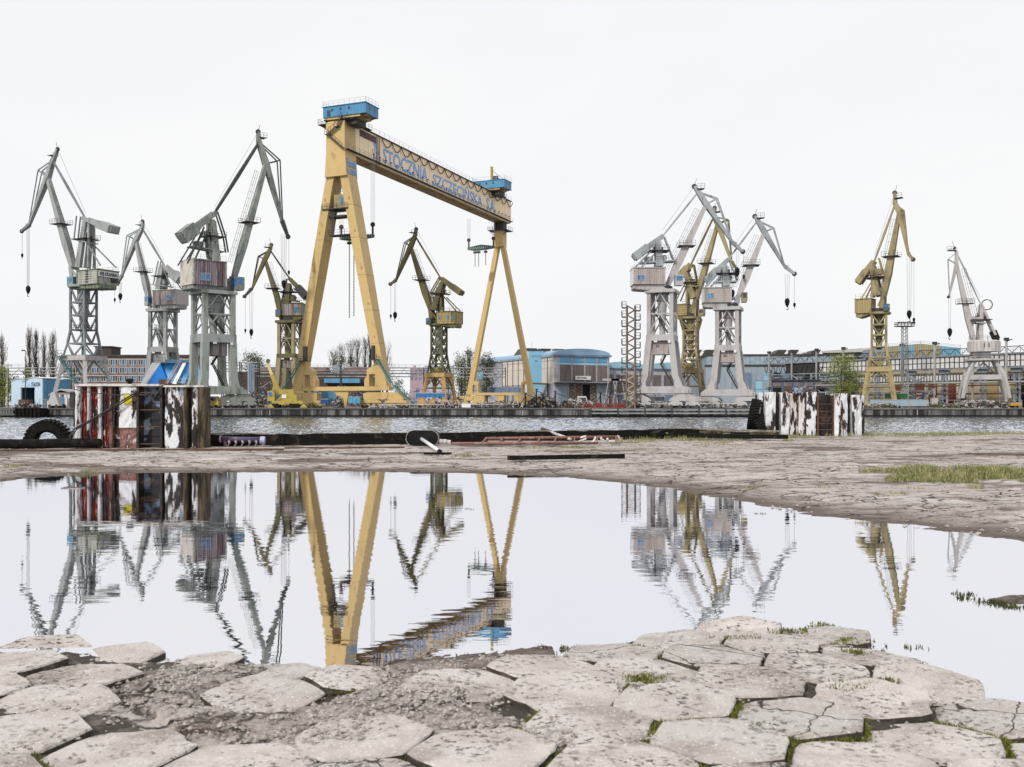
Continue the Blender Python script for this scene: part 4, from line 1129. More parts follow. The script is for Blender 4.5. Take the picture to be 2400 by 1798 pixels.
# lifting beams hanging in the gantry
STRIPE = mat('dark green lifting beam', (.03,.06,.045), .6, (.09,.11,.08), .5,.62,2)
STRIPEP = mat('pale lifting beam stripes', (.30,.38,.38), .6)
def lifting_beam(y, x0, x1, z, label, bulge, near):
    e = empty('lifting_beam', gan.matrix_basis @ Vector((0,0,0)), 0, label, 'lifting beam', 'lifting beams hanging from the gantry girder')
    e.location = Matrix.Translation((-39.1,225,ZG)) @ Matrix.Rotation(GR,4,'Z') @ Vector(((x0+x1)/2, y, z)); e.rotation_euler = (0,0,GR)
    hw = (x1-x0)/2
    poly = [(-hw,-.1),(-hw,.6),(0,.75+bulge),(hw,.6),(hw,-.1),(hw*.3,-.4),(-hw*.5,-.5)]
    fix_normals(MB().prism(poly, lambda u,v,c: (u,c,v), -.35, .35).build('beam', STRIPE, e))
    mb = MB(); n = int(hw*2/.7)
    for k in range(n):
        u = -hw + .2 + k*.7; mb.prism([(u,-.08),(u+.22,-.08),(u+.55,.56),(u+.33,.56)], lambda a,b,c: (a,c,b), -.38, -.352)
    mb.build('stripe', STRIPEP, e)
    for s_ in (-1, 1):
        mb = MB(); mb.lathe([(.55,-.2),(.6,-.1),(.6,.1),(.55,.2)], 14, (s_*(hw-.3),0,2.9), 'y'); mb.box(s_*(hw-.3)-.2, s_*(hw-.3)+.2, -.15,.15, .5, 2.3); mb.build('sheave_block', DARK, e)
        for d in (-.45, -.15, .2, .5):
            mb = MB(); mb.tube((s_*(hw-.3)+d, 0, 3.0), (s_*(hw-.3)+d, 0, ZB-z-.1 if True else 0), .03, 4); mb.build('hoist_rope', ROPE, e)
    for u, l in ((-hw*.45, 4.5 if not near else 17.5), (-hw*.18, 4.3 if not near else 17.3), (hw*.35, 4.0 if not near else 9.0)):
        mb = MB(); mb.box(u-.5,u+.5,-.3,.3,-1.3,-.7); mb.bar((u,0,-.4),(u,0,-.8),.15,.15); mb.build('hook_plate', STRIPE, e)
        mb = MB(); n = int(l/.35)
        for k in range(n): mb.box(u-.09,u+.09,-.09,.09,-1.3-k*.35-.26,-1.3-k*.35)
        mb.build('chain', DARK, e)
lifting_beam(7.0, -4.8, 4.4, 40.0, 'dark green lifting beam with long chains between the near gantry legs', .1, True)
lifting_beam(82.0, -6.6, 2.3, 48.6, 'striped lifting beam hanging before the far gantry legs', .5, False)
# ------------------------------------------------------------------ slewing dock cranes
class Crane:
    def __init__(s, px, D, psi, phi, label, group='slewing dock cranes on the far quay'):
        s.D, s.X0 = D, (px-1200)/F*D
        s.psi, s.phi = R(psi), R(phi)
        s.e = empty('dock_crane', (s.X0, D, ZG), 0, label, 'dock crane', group)
        s.U = Matrix.Rotation(s.psi, 4, 'Z'); s.T = Matrix.Rotation(s.phi, 4, 'Z')
    def J(s, px, py, b=0.0):
        """(a, z) in the upright plane of the jib shifted sideways by b"""
        rx = (px-1200)/F; c, n = math.cos(s.psi), math.sin(s.psi)
        bx_, by_ = -n*b, c*b
        a = ((s.D+by_)*rx - s.X0 - bx_) / (c - rx*n)
        t = s.D + by_ + a*n
        return a, CAMZ - (py-HORIZON)/F*t - ZG
    def Z(s, py, dd=0.0): return CAMZ - (py-HORIZON)/F*(s.D+dd) - ZG
    def P(s, pt, b=0.0):
        a, z = s.J(*pt); return Vector((a, b, z))
    def u(s, name, m, fn, par=None, nrm=False):
        mb = MB(s.U); fn(mb); o = mb.build(name, m, par or s.e)
        return fix_normals(o) if nrm else o
    def t(s, name, m, fn, par=None, nrm=False):
        mb = MB(s.T); fn(mb); o = mb.build(name, m, par or s.e)
        return fix_normals(o) if nrm else o

def upper(c, k, m_, m_tie, foot, head, tail, tie_b, apex, end, nose, tie_l, cw, post, hooks, jw=(1.6, .8), bend=None, jm=None,
          tiew=.45, post2=None, link=None, stays=(), cwsize=(3.2, 2.6, 1.8), plat=None, ropes=True, apexb=.5, walk=True, hw=2.4, ring=700, cwm=None):
    jm = jm or m_
    f, h = c.P(foot), c.P(head)
    if bend:
        b_ = c.P(bend)
        c.u('jib', jm, lambda q: (q.bar(f, b_, 1.5*k, jw[0]*.6, 1.5*k, jw[0]*.95), q.bar(b_, h, 1.4*k, jw[0]*.95, .8*k, jw[1])), nrm=False)
    else:
        mid = f.lerp(h, .28)
        c.u('jib', jm, lambda q: (q.bar(f, mid, 1.3*k, jw[0]*.55, 1.5*k, jw[0]*.9), q.bar(mid, h, 1.5*k, jw[0]*.9, .8*k, jw[1]*.9)))
    zr = c.Z(ring)
    def ped(q):
        for sd in (-1, 1):
            o = Vector((0, sd*.95*k, 0)); base = Vector((f.x*.62, 0, zr+.3))
            q.bar(f+o+Vector((0,0,.4)), base+o+Vector((f.x*.12,0,0)), .25, .8, .3, 1.2); q.bar(f+o, Vector((f.x*.1,0,zr+1.6))+o, .25, .5)
        q.bar(f-Vector((0,1.1*k,0)), f+Vector((0,1.1*k,0)), .5, .5)
    c.u('jib_pedestal', m_, ped)
    d = (h-f).normalized(); nrm = Vector((-d.z, 0, d.x))
    if nrm.z < 0: nrm = -nrm
    if walk:
        def wk(q):
            p0 = f.lerp(h, .12) + nrm*(jw[0]*.5+.3) + Vector((0,.7*k,0)); p1 = f.lerp(h, .92) + nrm*(jw[1]*.5+.3) + Vector((0,.7*k,0))
            for off in (0, .45, .9): q.bar(p0+nrm*off, p1+nrm*off, .05, .05)
            n = int((p1-p0).length/1.6)
            for i in range(n+1):
                p = p0.lerp(p1, i/n); q.bar(p, p+nrm*.9, .04, .04)
        c.u('jib_ladder', DARK, wk)
        def jp(q):
            p = f.lerp(h, .48)
            q.box(p.x-1.7, p.x+1.7, -1.6*k, 1.6*k, p.z-.1, p.z); railing(q, [(p.x-1.7,-1.6*k,p.z),(p.x+1.7,-1.6*k,p.z)], 1.0, .8, .03); railing(q, [(p.x-1.7,1.6*k,p.z),(p.x+1.7,1.6*k,p.z)], 1.0, .8, .03)
        c.u('jib_platform', DARK, jp)
    tl, tb, ap, en, ns = c.P(tail), c.P(tie_b), c.P(apex), c.P(end), c.P(nose)
    c.u('beak', m_, lambda q: (q.bar(tl, tb, .6*k, .5*k, .9*k, .9*k), q.bar(tb, h, .9*k, .9*k, 1.2*k, 1.1*k), q.bar(h, en, 1.3*k, 1.0*k, .6*k, .5*k)))
    for sd in (-1, 1):
        o = Vector((0, sd*apexb*k, 0))
        c.u('beak_stay', m_tie, lambda q: (q.bar(tb+o*.5, ap+o, .18*k, .22*k), q.bar(ap+o, en+o*.4, .18*k, .2*k), q.bar(h+o*.6, ap+o, .2*k, .24*k)))
    c.u('nose_arm', m_tie, lambda q: (q.bar(en, ns, .8*k, .7*k, .5*k, .5*k), q.bar(en+Vector((0,0,.2)), en.lerp(ns,.5)+Vector((0,0,.9)), .1, .1)))
    for p in (ns, tl, h):
        c.u('sheave', DARK, lambda q: q.lathe([(.2,-.22),(.5*k,-.18),(.5*k,.18),(.2,.22)], 10, p, 'y'))
    def hp(q):
        p = tl.lerp(tb, .55); sg = 1 if ap.x > h.x else -1
        q.bar(p, p+Vector((sg*1.6,0,.1)), 1.6, .1); railing(q, [p+Vector((0,-.8,0)), p+Vector((sg*1.6,-.8,.1))], 1.0, .8, .03)
        q.bar(tl, tl+Vector((sg*.5,0,1.6)), .07, .07)
    c.u('head_platform', DARK, hp)
    lo = c.P(tie_l)
    c.u('tie_rod', m_tie, lambda q: (q.bar(tb, tb.lerp(lo,.5), tiew*.7, tiew*.7, tiew, tiew), q.bar(tb.lerp(lo,.5), lo, tiew, tiew, tiew*.7, tiew*.7)))
    if ropes:
        off = Vector((0,0,1.3))
        c.u('luffing_rope', ROPE, lambda q: q.bar(tl, lo+off, .05, .05))
    w = c.P(cw); dw = (w-lo).normalized()
    L_, W_, H_ = cwsize
    c.u('counterweight_arm', m_, lambda q: (q.bar(lo+Vector((0,.9,0)), w+Vector((0,.9,0)), .35*k*k, .8*k*k, .35*k*k, 1.2*k*k), q.bar(lo+Vector((0,-.9,0)), w+Vector((0,-.9,0)), .35*k*k, .8*k*k, .35*k*k, 1.2*k*k)))
    c.u('counterweight', cwm or (DARK if m_tie is DARK else m_), lambda q: (q.bar(w-dw*L_/2, w+dw*L_/2, W_, H_), q.bar(w+dw*L_*.5, w+dw*(L_*.5+.3), W_*.7, H_*.7)))
    pt, pb = c.P(post[0]), c.P(post[1])
    c.u('mast', m_, lambda q: (q.bar(pb+Vector((0,1.1*k,0)), pt+Vector((0,.8*k,0)), .8, 1.5*k, .6, 1.0*k), q.bar(pb-Vector((0,1.1*k,0)), pt-Vector((0,.8*k,0)), .8, 1.5*k, .6, 1.0*k), q.bar(pt-Vector((0,1.0*k,0)), pt+Vector((0,1.0*k,0)), .7, .7)))
    c.u('mast_ladder', DARK, lambda q: [q.bar(pb+Vector((.9,1.2*k,0)), pt+Vector((.9,.8*k,0)), .05, .05)] + [q.bar((pb.lerp(pt,i/16)+Vector((.6,1.15*k,0))), (pb.lerp(pt,i/16)+Vector((1.2,1.15*k,0))), .05, .05) for i in range(17)])
    mp_ = pb.lerp(pt, .62)
    c.u('mast_platform', DARK, lambda q: (q.box(mp_.x-2.0, mp_.x+2.2, -2, 2, mp_.z-.12, mp_.z), railing(q, [(mp_.x-2,-2,mp_.z),(mp_.x+2.2,-2,mp_.z)], 1.0, .9, .03), q.box(mp_.x-1, mp_.x+1, -.8,.8, mp_.z, mp_.z+.8)))
    if post2:
        a, b = c.P(post2[0]), c.P(post2[1])
        c.u('mast', m_, lambda q: (q.bar(b+Vector((0,.8,0)), a+Vector((0,.6,0)), .4, .5), q.bar(b-Vector((0,.8,0)), a-Vector((0,.6,0)), .4, .5)))
    if link:
        for sd in (-.5, .5):
            pts = [c.P(q_) + Vector((0, sd*k, 0)) for q_ in link]
            c.u('luffing_link', m_tie, lambda q: [q.bar(a, b, .2*k, .26*k) for a, b in zip(pts[:-1], pts[1:])])
    for st in stays:
        a, b = c.P(st[0]), c.P(st[1])
        for sd in (-1, 1):
            c.u('back_stay', m_tie, lambda q: q.bar(a+Vector((0,sd*.8*k,0)), b+Vector((0,sd*hw*.8,0)), .22*k, .26*k))
    if plat:
        a, b = c.P(plat[0]), c.P(plat[1])
        c.u('machine_platform', m_, lambda q: (q.bar(a, b, 3.0, .25), railing(q, [a+Vector((0,-1.5,.1)), b+Vector((0,-1.5,.1))], 1.0, 1.2, .03), q.box(min(a.x,b.x)+1, min(a.x,b.x)+2.6, -.9, .9, a.z, a.z+1.2), q.tube((a.lerp(b,.7)+Vector((0,-.8,.8))), (a.lerp(b,.7)+Vector((0,.8,.8))), .6, 10)))
    for (hx, hy0, hy1, n, big) in hooks:
        p0 = c.P((hx, hy0)); p1 = c.P((hx, hy1))
        for i in range(n):
            o = Vector(((i-(n-1)/2)*.45, 0, 0))
            c.u('hoist_rope', ROPE, lambda q: q.bar(p0+o, Vector((p0.x,0,p1.z+.6))+o*.7, .055, .055))
        r = .75 if big else .4
        x = p0.x
        c.u('hook_block', BLACK, lambda q: (q.lathe([(.12*r,1.5*r),(.6*r,1.1*r),(.72*r,.5*r),(.55*r,-.3*r),(.2*r,-1.0*r)], 10, (x,0,p1.z)), q.path([(x+.28*r*math.sin(t*.6), 0, p1.z-1.0*r-.42*r+.42*r*math.cos(t*.6)) for t in range(8)], .11*r, 5)))

def house(c, x0, x1, y0, y1, hw, m_, m_roof, wins=(), under=None, pitch=.45, front=None, horiz=False, fm=None, end_m=None):
    """machinery house: near side face runs x0..x1 in the photograph; corrugated walls"""
    near = -hw if math.cos(c.psi) > 0 else hw
    a0, zt = c.J(x0, y0, near); a1, _ = c.J(x1, y0, near); _, zb = c.J(x1, y1, near); _, zt = c.J(x1, y0, near)
    a0, a1 = min(a0, a1), max(a0, a1)
    def wall(q):
        q.box(a0, a1, -hw, hw, zb, zt)
        if horiz:
            n = 6
            for i in range(n):
                z = zb + (zt-zb)*(i+.5)/n
                for s_ in (-1, 1): q.box(a0, a1, s_*hw-.06, s_*hw+.06, z-.12*(zt-zb)/n*2, z+.12*(zt-zb)/n*2)
        else:
            q.corr((a0, -hw-.02), (a1, -hw-.02), zb, zt, pitch, .1, (0,-1,0)); q.corr((a0, hw+.02), (a1, hw+.02), zb, zt, pitch, .1, (0,1,0))
            q.corr((a0-.02, -hw), (a0-.02, hw), zb, zt, pitch, .1, (-1,0,0)); q.corr((a1+.02, -hw), (a1+.02, hw), zb, zt, pitch, .1, (1,0,0))
    hs = c.u('machinery_house', m_, wall)
    c.u('roof', m_roof, lambda q: (q.box(a0-.25, a1+.25, -hw-.25, hw+.25, zt, zt+.15), railing(q, [(a0,-hw,zt+.15),(a1,-hw,zt+.15)], 1.0, 1.3, .025), railing(q, [(a0,hw,zt+.15),(a1,hw,zt+.15)], 1.0, 1.3, .025)), hs)
    if end_m: c.u('end_wall', end_m, lambda q: (q.box(a0-.19,a0-.13,-hw+.15,hw-.15,zb,zt), q.box(a0-.22,a0-.191,-hw*.5,-hw*.5+.9,zb+.1,zb+2.0)), hs)
    for x in (a0, a1):
        for y in (-hw, hw): c.u('corner_post', m_roof, lambda q: q.box(x-.14, x+.14, y-.14, y+.14, zb, zt), hs)
    for (wx0, wx1, wy0, wy1, gm) in wins:
        p, za = c.J(wx0, wy0, near); r_, zc = c.J(wx1, wy1, near); p, r_ = min(p, r_), max(p, r_); s_ = 1 if near > 0 else -1
        y_ = near + s_*.14
        fr = c.u('window', m_roof, lambda q: (q.box(p-.1, r_+.1, y_-.05, y_+.05, zc-.1, zc), q.box(p-.1, r_+.1, y_-.05, y_+.05, za, za+.1), q.box(p-.1, p, y_-.05, y_+.05, zc, za), q.box(r_, r_+.1, y_-.05, y_+.05, zc, za), q.box((p+r_)/2-.05, (p+r_)/2+.05, y_-.05, y_+.05, zc, za)), hs)
        c.u('pane', gm, lambda q: (q.box(p, (p+r_)/2-.05, y_-.02, y_+.02, zc, za), q.box((p+r_)/2+.05, r_, y_-.02, y_+.02, zc, za)), hs)
    if under:
        zu = c.J(x1, under, near)[1]
        c.u('slewing_frame', fm or m_roof, lambda q: (q.prism([(a0,zb-.002),(a0,zb-.8),(a0+.5,zb-1.0),(max(a0+1.5,-1.6),zu),(1.6,zu),(a1-.3,zb-.5),(a1+.4,zb-.3),(a1+.4,zb-.002)], lambda u,v,cc: (u,cc,v), -hw*.85, hw*.85), [q.box(a0+i*1.0+.3-.06, a0+i*1.0+.3+.06, -hw*.85-.12, hw*.85+.12, zb-.9, zb-.02) for i in range(int((a1-a0-.5)))]), nrm=True)
    return a0, a1, zb, zt, hs

def cab(c, x0, x1, y0, y1, m_, b=-1.6, w=1.6, gm=GLASS):
    a0, zt = c.J(x0, y0, b); a1, zb = c.J(x1, y1, b)
    a0, a1 = min(a0, a1), max(a0, a1)
    k = c.u('cab', m_, lambda q: q.prism([(a0,zb),(a1-.15,zb),(a1,zb+.5),(a1,zt),(a0,zt)] if math.cos(c.psi) > 0 else [(a0,zb+.5),(a0+.15,zb),(a1,zb),(a1,zt),(a0,zt)], lambda u,v,cc: (u,cc,v), b-w/2, b+w/2), nrm=True)
    for s_ in (-1, 1):
        y = b + s_*(w/2+.015)
        c.u('window', gm, lambda q: q.box(a0+.25, a1-.2, y-.015, y+.015, zb+(zt-zb)*.45, zt-.25), k)
    xx = a1+.015 if c.J(x1,y0)[0] > c.J(x0,y0)[0] and math.cos(c.psi) > 0 else a1+.015
    for xx in (a0-.015, a1+.015):
        c.u('window', gm, lambda q: q.box(xx-.012, xx+.012, b-w/2+.15, b+w/2-.15, zb+.7, zt-.25), k)

def end_bogies(c, x, y, m_, L=6.0, zt=3.4):
    c.t('equaliser', m_, lambda q: q.prism([(x-L*.5,1.5),(x+L*.5,1.5),(x+L*.42,2.1),(x+.5,zt-.1),(x-.5,zt-.1),(x-L*.42,2.1)], lambda u,v,cc: (u,cc,v), y-.5, y+.5), nrm=True)
    for q_ in (-1, 1):
        xx = x + q_*L*.27
        c.t('bogie', m_, lambda q: q.prism([(xx-L*.24,.55),(xx+L*.24,.55),(xx+L*.2,1.2),(xx+.3,1.6),(xx-.3,1.6),(xx-L*.2,1.2)], lambda u,v,cc: (u,cc,v), y-.55, y+.55), nrm=True)
        for e in (-1, 1):
            c.t('wheel', DARK, lambda q: q.lathe([(.38,-.62),(.38,.62)], 12, (xx+e*L*.14, y, .38), 'y'))

def tower_box(c, m_, mbelt, w, d, yt, ybelt, ybelt2, yleg, ybase, leg_half, base_half, boxy=True, colw=.8, base_c=0.0, inner=True, hide_base=False, mbox=CLAD):
    zt, z1, z2, z3, z4 = c.Z(yt), c.Z(ybelt), c.Z(ybelt2), c.Z(yleg), c.Z(ybase)
    hw_, hd = w/2, d/2
    c.t('ring_beam', mbelt, lambda q: (q.box(-hw_-.8,hw_+.8,-hd-.8,-hd+.8,zt-.7,zt), q.box(-hw_-.8,hw_+.8,hd-.8,hd+.8,zt-.7,zt), q.box(-hw_-.8,-hw_+.8,-hd+.8,hd-.8,zt-.69,zt-.01), q.box(hw_-.8,hw_+.8,-hd+.8,hd-.8,zt-.69,zt-.01)))
    c.t('slewing_ring', DARK, lambda q: q.lathe([(2.0,-.1),(2.2,.1),(2.2,.7),(1.9,.9)], 18, (0,0,zt)))
    for x in (-hw_, hw_):
        for y in (-hd, hd):
            c.t('column', m_, lambda q: q.box(x-colw/2,x+colw/2,y-colw/2,y+colw/2,z1,zt-.7))
    zm = (zt-.7+z1)/2
    def br(a, b, r=.24): c.t('brace', m_, lambda q: q.bar(a, b, r, r))
    for s_ in (-1, 1):
        for (A, B) in (((-hw_,s_*hd),(hw_,s_*hd)), ((s_*hw_,-hd),(s_*hw_,hd))):
            A = Vector((*A,0)); B = Vector((*B,0)); M_ = (A+B)/2
            up = Vector((0,0,1))
            for za, zb in ((z1, zm), (zm, zt-.7)):
                br(A+up*(za+.2), M_+up*zb); br(B+up*(za+.2), M_+up*zb)
            br(A+up*zm, B+up*zm, .25)
    if inner:
        c.t('king_post', mbelt, lambda q: q.lathe([(.30*hw_,z1-.5),(.24*hw_,z1+1),(.36*hw_,zm),(.44*hw_,zt-2.4),(.56*hw_,zt-2.2),(.56*hw_,zt-.8)], 14))
        c.t('inner_stair', DARK, lambda q: (stairs(q, (-hw_*.6,-hd*.55,zm+.4), (hw_*.6,-hd*.55,z1+.4), .8, 12, (0,1,0)), railing(q, [(-hw_,-hd*.8,zm),(-hw_*.3,-hd*.8,zm)], 1, .8), railing(q, [(hw_*.4,-hd*.8,z1),(hw_,-hd*.8,z1)], 1, .8)))
    e = colw/2 + .12
    def belt(q):
        for s_ in (-1, 1):
            q.box(-hw_-e,hw_+e,s_*hd-e,s_*hd+e,z2,z1); q.box(s_*hw_-e,s_*hw_+e,-hd+e,hd-e,z2+.01,z1-.01)
    c.t('belt_frame', mbelt, belt)
    if boxy:
        zz = z2 - (z2-z3)*.3
        c.t('switch_house', mbox, lambda q: (q.box(-hw_*.75,hw_*.7,-hd*.8,hd*.8,zz,z2-.05), q.corr((-hw_*.75,-hd*.8-.01),(hw_*.7,-hd*.8-.01),zz,z2-.05,.45,.08,(0,-1,0))))
        c.t('lamp', WHITE, lambda q: (q.box(hw_*.75,hw_*.75+.5,-hd-.9,-hd-.6,z2-.5,z2), q.box(-hw_*.5,-hw_*.5+.7,-hd-.9,-hd-.6,z2-.35,z2-.05)))
    for sx in (-1, 1):
        for sy in (-1, 1):
            x0, x1_ = sx*hw_, sx*leg_half
            y = sy*hd; cw_ = colw+.45
            v = []
            for (xx, zz, f_) in ((x0, z2, 1.0), ((x0*.35+x1_*.65), z3+(z2-z3)*.22, 1.05), (x1_+sx*.1, z3+.9, 1.12), (x1_+sx*.2, z3, 1.4)):
                for (p, q_) in ((-1,-1),(1,-1),(1,1),(-1,1)): v.append((xx+p*cw_*f_/2, y+q_*(colw/2+.12)*1.0, zz))
            f = [(0,1,2,3),(15,14,13,12)]
            for r_ in range(3):
                for k in range(4): f.append((r_*4+k, r_*4+(k+1)%4, r_*4+4+(k+1)%4, r_*4+4+k))
            c.t('leg', m_, lambda q: q.add(v, f), nrm=True)
    for sy in (-1, 1):
        y = sy*hd; zb_ = z3; h_ = z3-z4
        c.t('base_beam', m_, lambda q: q.prism([(base_c-base_half,z4),(base_c+base_half,z4),(base_c+base_half,z4+h_*.45),(leg_half+1.4,z3),(-leg_half-1.4,z3),(base_c-base_half,z4+h_*.45)], lambda u,v,cc: (u,cc,v), y-.75, y+.75), nrm=True)
        for sx in (-1, 1): end_bogies(c, base_c + sx*(base_half-.9), y, m_, 6.4, z4+.15)
    c.t('leg_stair', DARK, lambda q: (stairs(q, (leg_half-1.2,-hd*.2,z3+.2), (-hw_*.1,-hd*.2,(z2+z3)/2), .8, 12, (0,1,0)), stairs(q, (-hw_*.1,hd*.1,(z2+z3)/2), (hw_*.8,hd*.1,z2-.5), .8, 12, (0,1,0))))

def tower_lattice(c, m_, mleg, half, zs, splay, leg_y, bot_half, mcol=None, chord=.42, cab_m=None, vpat=True, flare=None, mring=None):
    """zs: photograph rows of the ring and the bracing levels; splay: [(row, half)] of the widening part; leg_y: row of the portal top and ground"""
    Zr = c.Z
    lev = [(Zr(y), half if not flare or i else flare) for i, y in enumerate(zs)] + [(Zr(y), h) for y, h in splay]
    zt = lev[0][0]
    mring = mring or m_
    c.t('ring_platform', mring, lambda q: (q.lathe([(half*1.62,0),(half*1.7,.15),(half*1.7,.55),(half*1.5,.6)], 24, (0,0,zt-.2)), ))
    c.t('slewing_ring', DARK, lambda q: q.lathe([(1.5,.3),(1.7,.5),(1.7,1.0),(1.4,1.2)], 18, (0,0,zt)))
    cor = ((-1,-1),(1,-1),(1,1),(-1,1))
    for (z0, h0), (z1, h1) in zip(lev[:-1], lev[1:]):
        for (sx, sy) in cor:
            c.t('chord', m_, lambda q: q.bar((sx*h0,sy*h0,z0), (sx*h1,sy*h1,z1), chord, chord))
        for k in range(4):
            a, b = cor[k], cor[(k+1) % 4]
            A0, B0 = Vector((a[0]*h0,a[1]*h0,z0)), Vector((b[0]*h0,b[1]*h0,z0)); A1, B1 = Vector((a[0]*h1,a[1]*h1,z1)), Vector((b[0]*h1,b[1]*h1,z1))
            c.t('brace', m_, lambda q: q.bar(A1, B1, chord*.7, chord*.7))
            M1 = (A1+B1)/2; M0 = (A0+B0)/2
            c.t('brace', m_, lambda q: q.bar(A0, M1, chord*.6, chord*.6)); c.t('brace', m_, lambda q: q.bar(B0, M1, chord*.6, chord*.6))
    zi = lev[len(zs)-1][0]
    c.t('king_post', mcol or mring, lambda q: q.lathe([(.38*half,zi-.6),(.42*half,zi+.5),(.62*half,zt-3.0),(.72*half,zt-2.6),(.72*half,zt-.3)], 14))
    c.t('landing', DARK, lambda q: (q.box(-half*1.1,half*1.1,-half*1.1,half*1.1,zi-.12,zi), railing(q, [(-half*1.1,-half*1.1,zi),(half*1.1,-half*1.1,zi),(half*1.1,half*1.1,zi)], 1.0, 1.0)))
    zp, hp = lev[-1]; zg_ = c.Z(leg_y) if leg_y else 2.0
    if cab_m:
        c.t('switch_house', cab_m, lambda q: (q.box(-hp*.75,hp*.35,-hp*.6,hp*.6,zp+.3,zp+(lev[-2][0]-zp)*.62), q.corr((-hp*.75,-hp*.6-.01),(hp*.35,-hp*.6-.01),zp+.3,zp+(lev[-2][0]-zp)*.62,.5,.06,(0,-1,0))))
    c.t('portal_frame', mleg, lambda q: [q.box(-hp-.6,hp+.6,s_*hp-.5,s_*hp+.5,zp-1.0,zp) for s_ in (-1,1)] + [q.box(s_*hp-.5,s_*hp+.5,-hp+.5,hp-.5,zp-.99,zp-.01) for s_ in (-1,1)])
    for (sx, sy) in cor:
        top = Vector((sx*hp,sy*hp,zp-.9)); bot = Vector((sx*bot_half,sy*bot_half,zg_))
        c.t('leg', mleg, lambda q: q.bar(top, bot, .85, .85, .7, .7))
        for dx, dy in ((-sx,0),(0,-sy)):
            a = top.lerp(bot, .3); b = Vector((sx*hp + dx*hp*.55, sy*hp + dy*hp*.55, zp-.9))
            c.t('knee_brace', mleg, lambda q: q.bar(a, b, .3, .3))
        c.t('foot', mleg, lambda q: q.prism([(bot.x-1.6,.5),(bot.x+1.6,.5),(bot.x+1.3,1.2),(bot.x+.4,zg_),(bot.x-.4,zg_),(bot.x-1.3,1.2)], lambda u,v,cc: (u,cc,v), bot.y-.5, bot.y+.5), nrm=True)
        for e in (-1, 1): c.t('wheel', DARK, lambda q: q.lathe([(.4,-.55),(.4,.55)], 12, (bot.x+e*.9, bot.y, .4), 'y'))
    zm = zg_ + (zp-zg_)*.42; hm = bot_half + (hp-bot_half)*.42
    for k in range(4):
        a, b = cor[k], cor[(k+1) % 4]
        A, B = Vector((a[0]*hm,a[1]*hm,zm)), Vector((b[0]*hm,b[1]*hm,zm)); M_ = Vector(((a[0]+b[0])*hp/2,(a[1]+b[1])*hp/2,zp-.9))
        c.t('brace', m_, lambda q: q.bar(A, B, .28, .28)); c.t('brace', m_, lambda q: q.bar(A, M_, .25, .25)); c.t('brace', m_, lambda q: q.bar(B, M_, .25, .25))
    return lev

# 1 -- grey lattice crane on the far left
c = Crane(196, 212, 152, -18, 'grey slewing crane on a lattice tower at far left, boxy house with lettered sign')
upper(c, 1.0, GREY, BLUEGREY, (173,629), (112,416), (135,350), (124,377), (94,400), (69,527), (51,542), (200,512), (252,533), ((207,520),(194,628)),
      [(66,530,681,3,True),(52,545,600,1,False)], jw=(1.7,.9), link=[(184,507),(178,562)], stays=[((212,573),(254,625))], post2=((214,518),(214,628)), cwsize=(4.2,3.0,1.7), plat=((178,562),(216,570)), hw=2.5, ring=674)
a0,a1,zb,zt,hs = house(c, 181, 229, 631, 664, 2.6, mat('pale sage cladding', (.42,.42,.37), .6, (.24,.25,.21), .45,.65,.8,(1,1,.3), gscale=6), mat('mossy grey roof', (.22,.25,.19), .7, (.1,.12,.06), .45,.6,1.5), horiz=True, under=672)
c.u('window', DKGLASS, lambda q: [q.box((a0+a1)/2-.3,(a0+a1)/2+.5,2.64,2.7,zb+.3+i*.55,zb+.7+i*.55) for i in range(5)], hs)
rear = a0
c.u('sign_board', WHITE, lambda q: q.box(rear-.28, rear-.14, -2.6, 2.5, zt-1.45, zt-.25), hs)
mtx = c.U @ frame_m((rear-.285, 2.4, zt-1.25), (0,-1,0), (0,0,1))
text_obj('lettering', 'VEB KRANBAU', BLACK, hs, mtx, 4.8, .8, .03, bold=.02)
c.u('vent', DARK, lambda q: (q.box(rear-.2, rear-.12, -2.2,-.6, zb+.5, zb+1.5)), hs)
c.u('shutter', GREY, lambda q: (q.box(rear-.2, rear-.12, .4,1.1, zb+.2, zb+1.9)), hs)
cab(c, 164, 178, 650, 671, mat('teal cab', (.20,.30,.28), .6), b=2.2)
tower_lattice(c, BLUEGREY, PALE, 1.83, (674,710,740,774), ((806,2.25),(835,2.8)), 920, 4.0, mcol=GREY, mring=GREY)
c.t('stair', TEAL, lambda q: (stairs(q, (-3.2,-3.6,c.Z(838)), (1.8,-3.8,c.Z(905)), 1.0, 26, (0,1,0)), q.box(-4.0,-1.5,-4.1,-2.9,c.Z(836)-.1,c.Z(836)), railing(q, [(-4.0,-4.1,c.Z(836)),(-1.5,-4.1,c.Z(836))])))

# 2 -- grey crane behind
c = Crane(382, 250, 160, -15, 'smaller grey slewing crane behind the blue hull section, jib pointing left')
upper(c, 1.0, GREY, BLUEGREY, (351,706), (318.6,563), (334,519), (333,535), (300.5,553), (286,645), (277.6,662), (385,622), (414,649), ((384,628),(378,679)),
      [(282,660,697,3,True),(269,668,704,1,False)], jw=(1.5,.8), link=[(374,612),(362,668)], stays=[((388,632),(414,676))], cwsize=(3.0,2.6,2.0), plat=((362,668),(398,672)), ring=725)
house(c, 359, 411, 679, 713, 2.4, CLAD, GREY, wins=[(391,403,692,702,GLASS)], under=722, fm=GREY, end_m=PALE)
cab(c, 343, 351, 695, 717, GREY, b=2.4, w=1.5)
tower_box(c, GREY, GREY, 4.4, 4.3, 725, 814, 826, 916, 928, 3.4, 5.0, mbox=GREY)

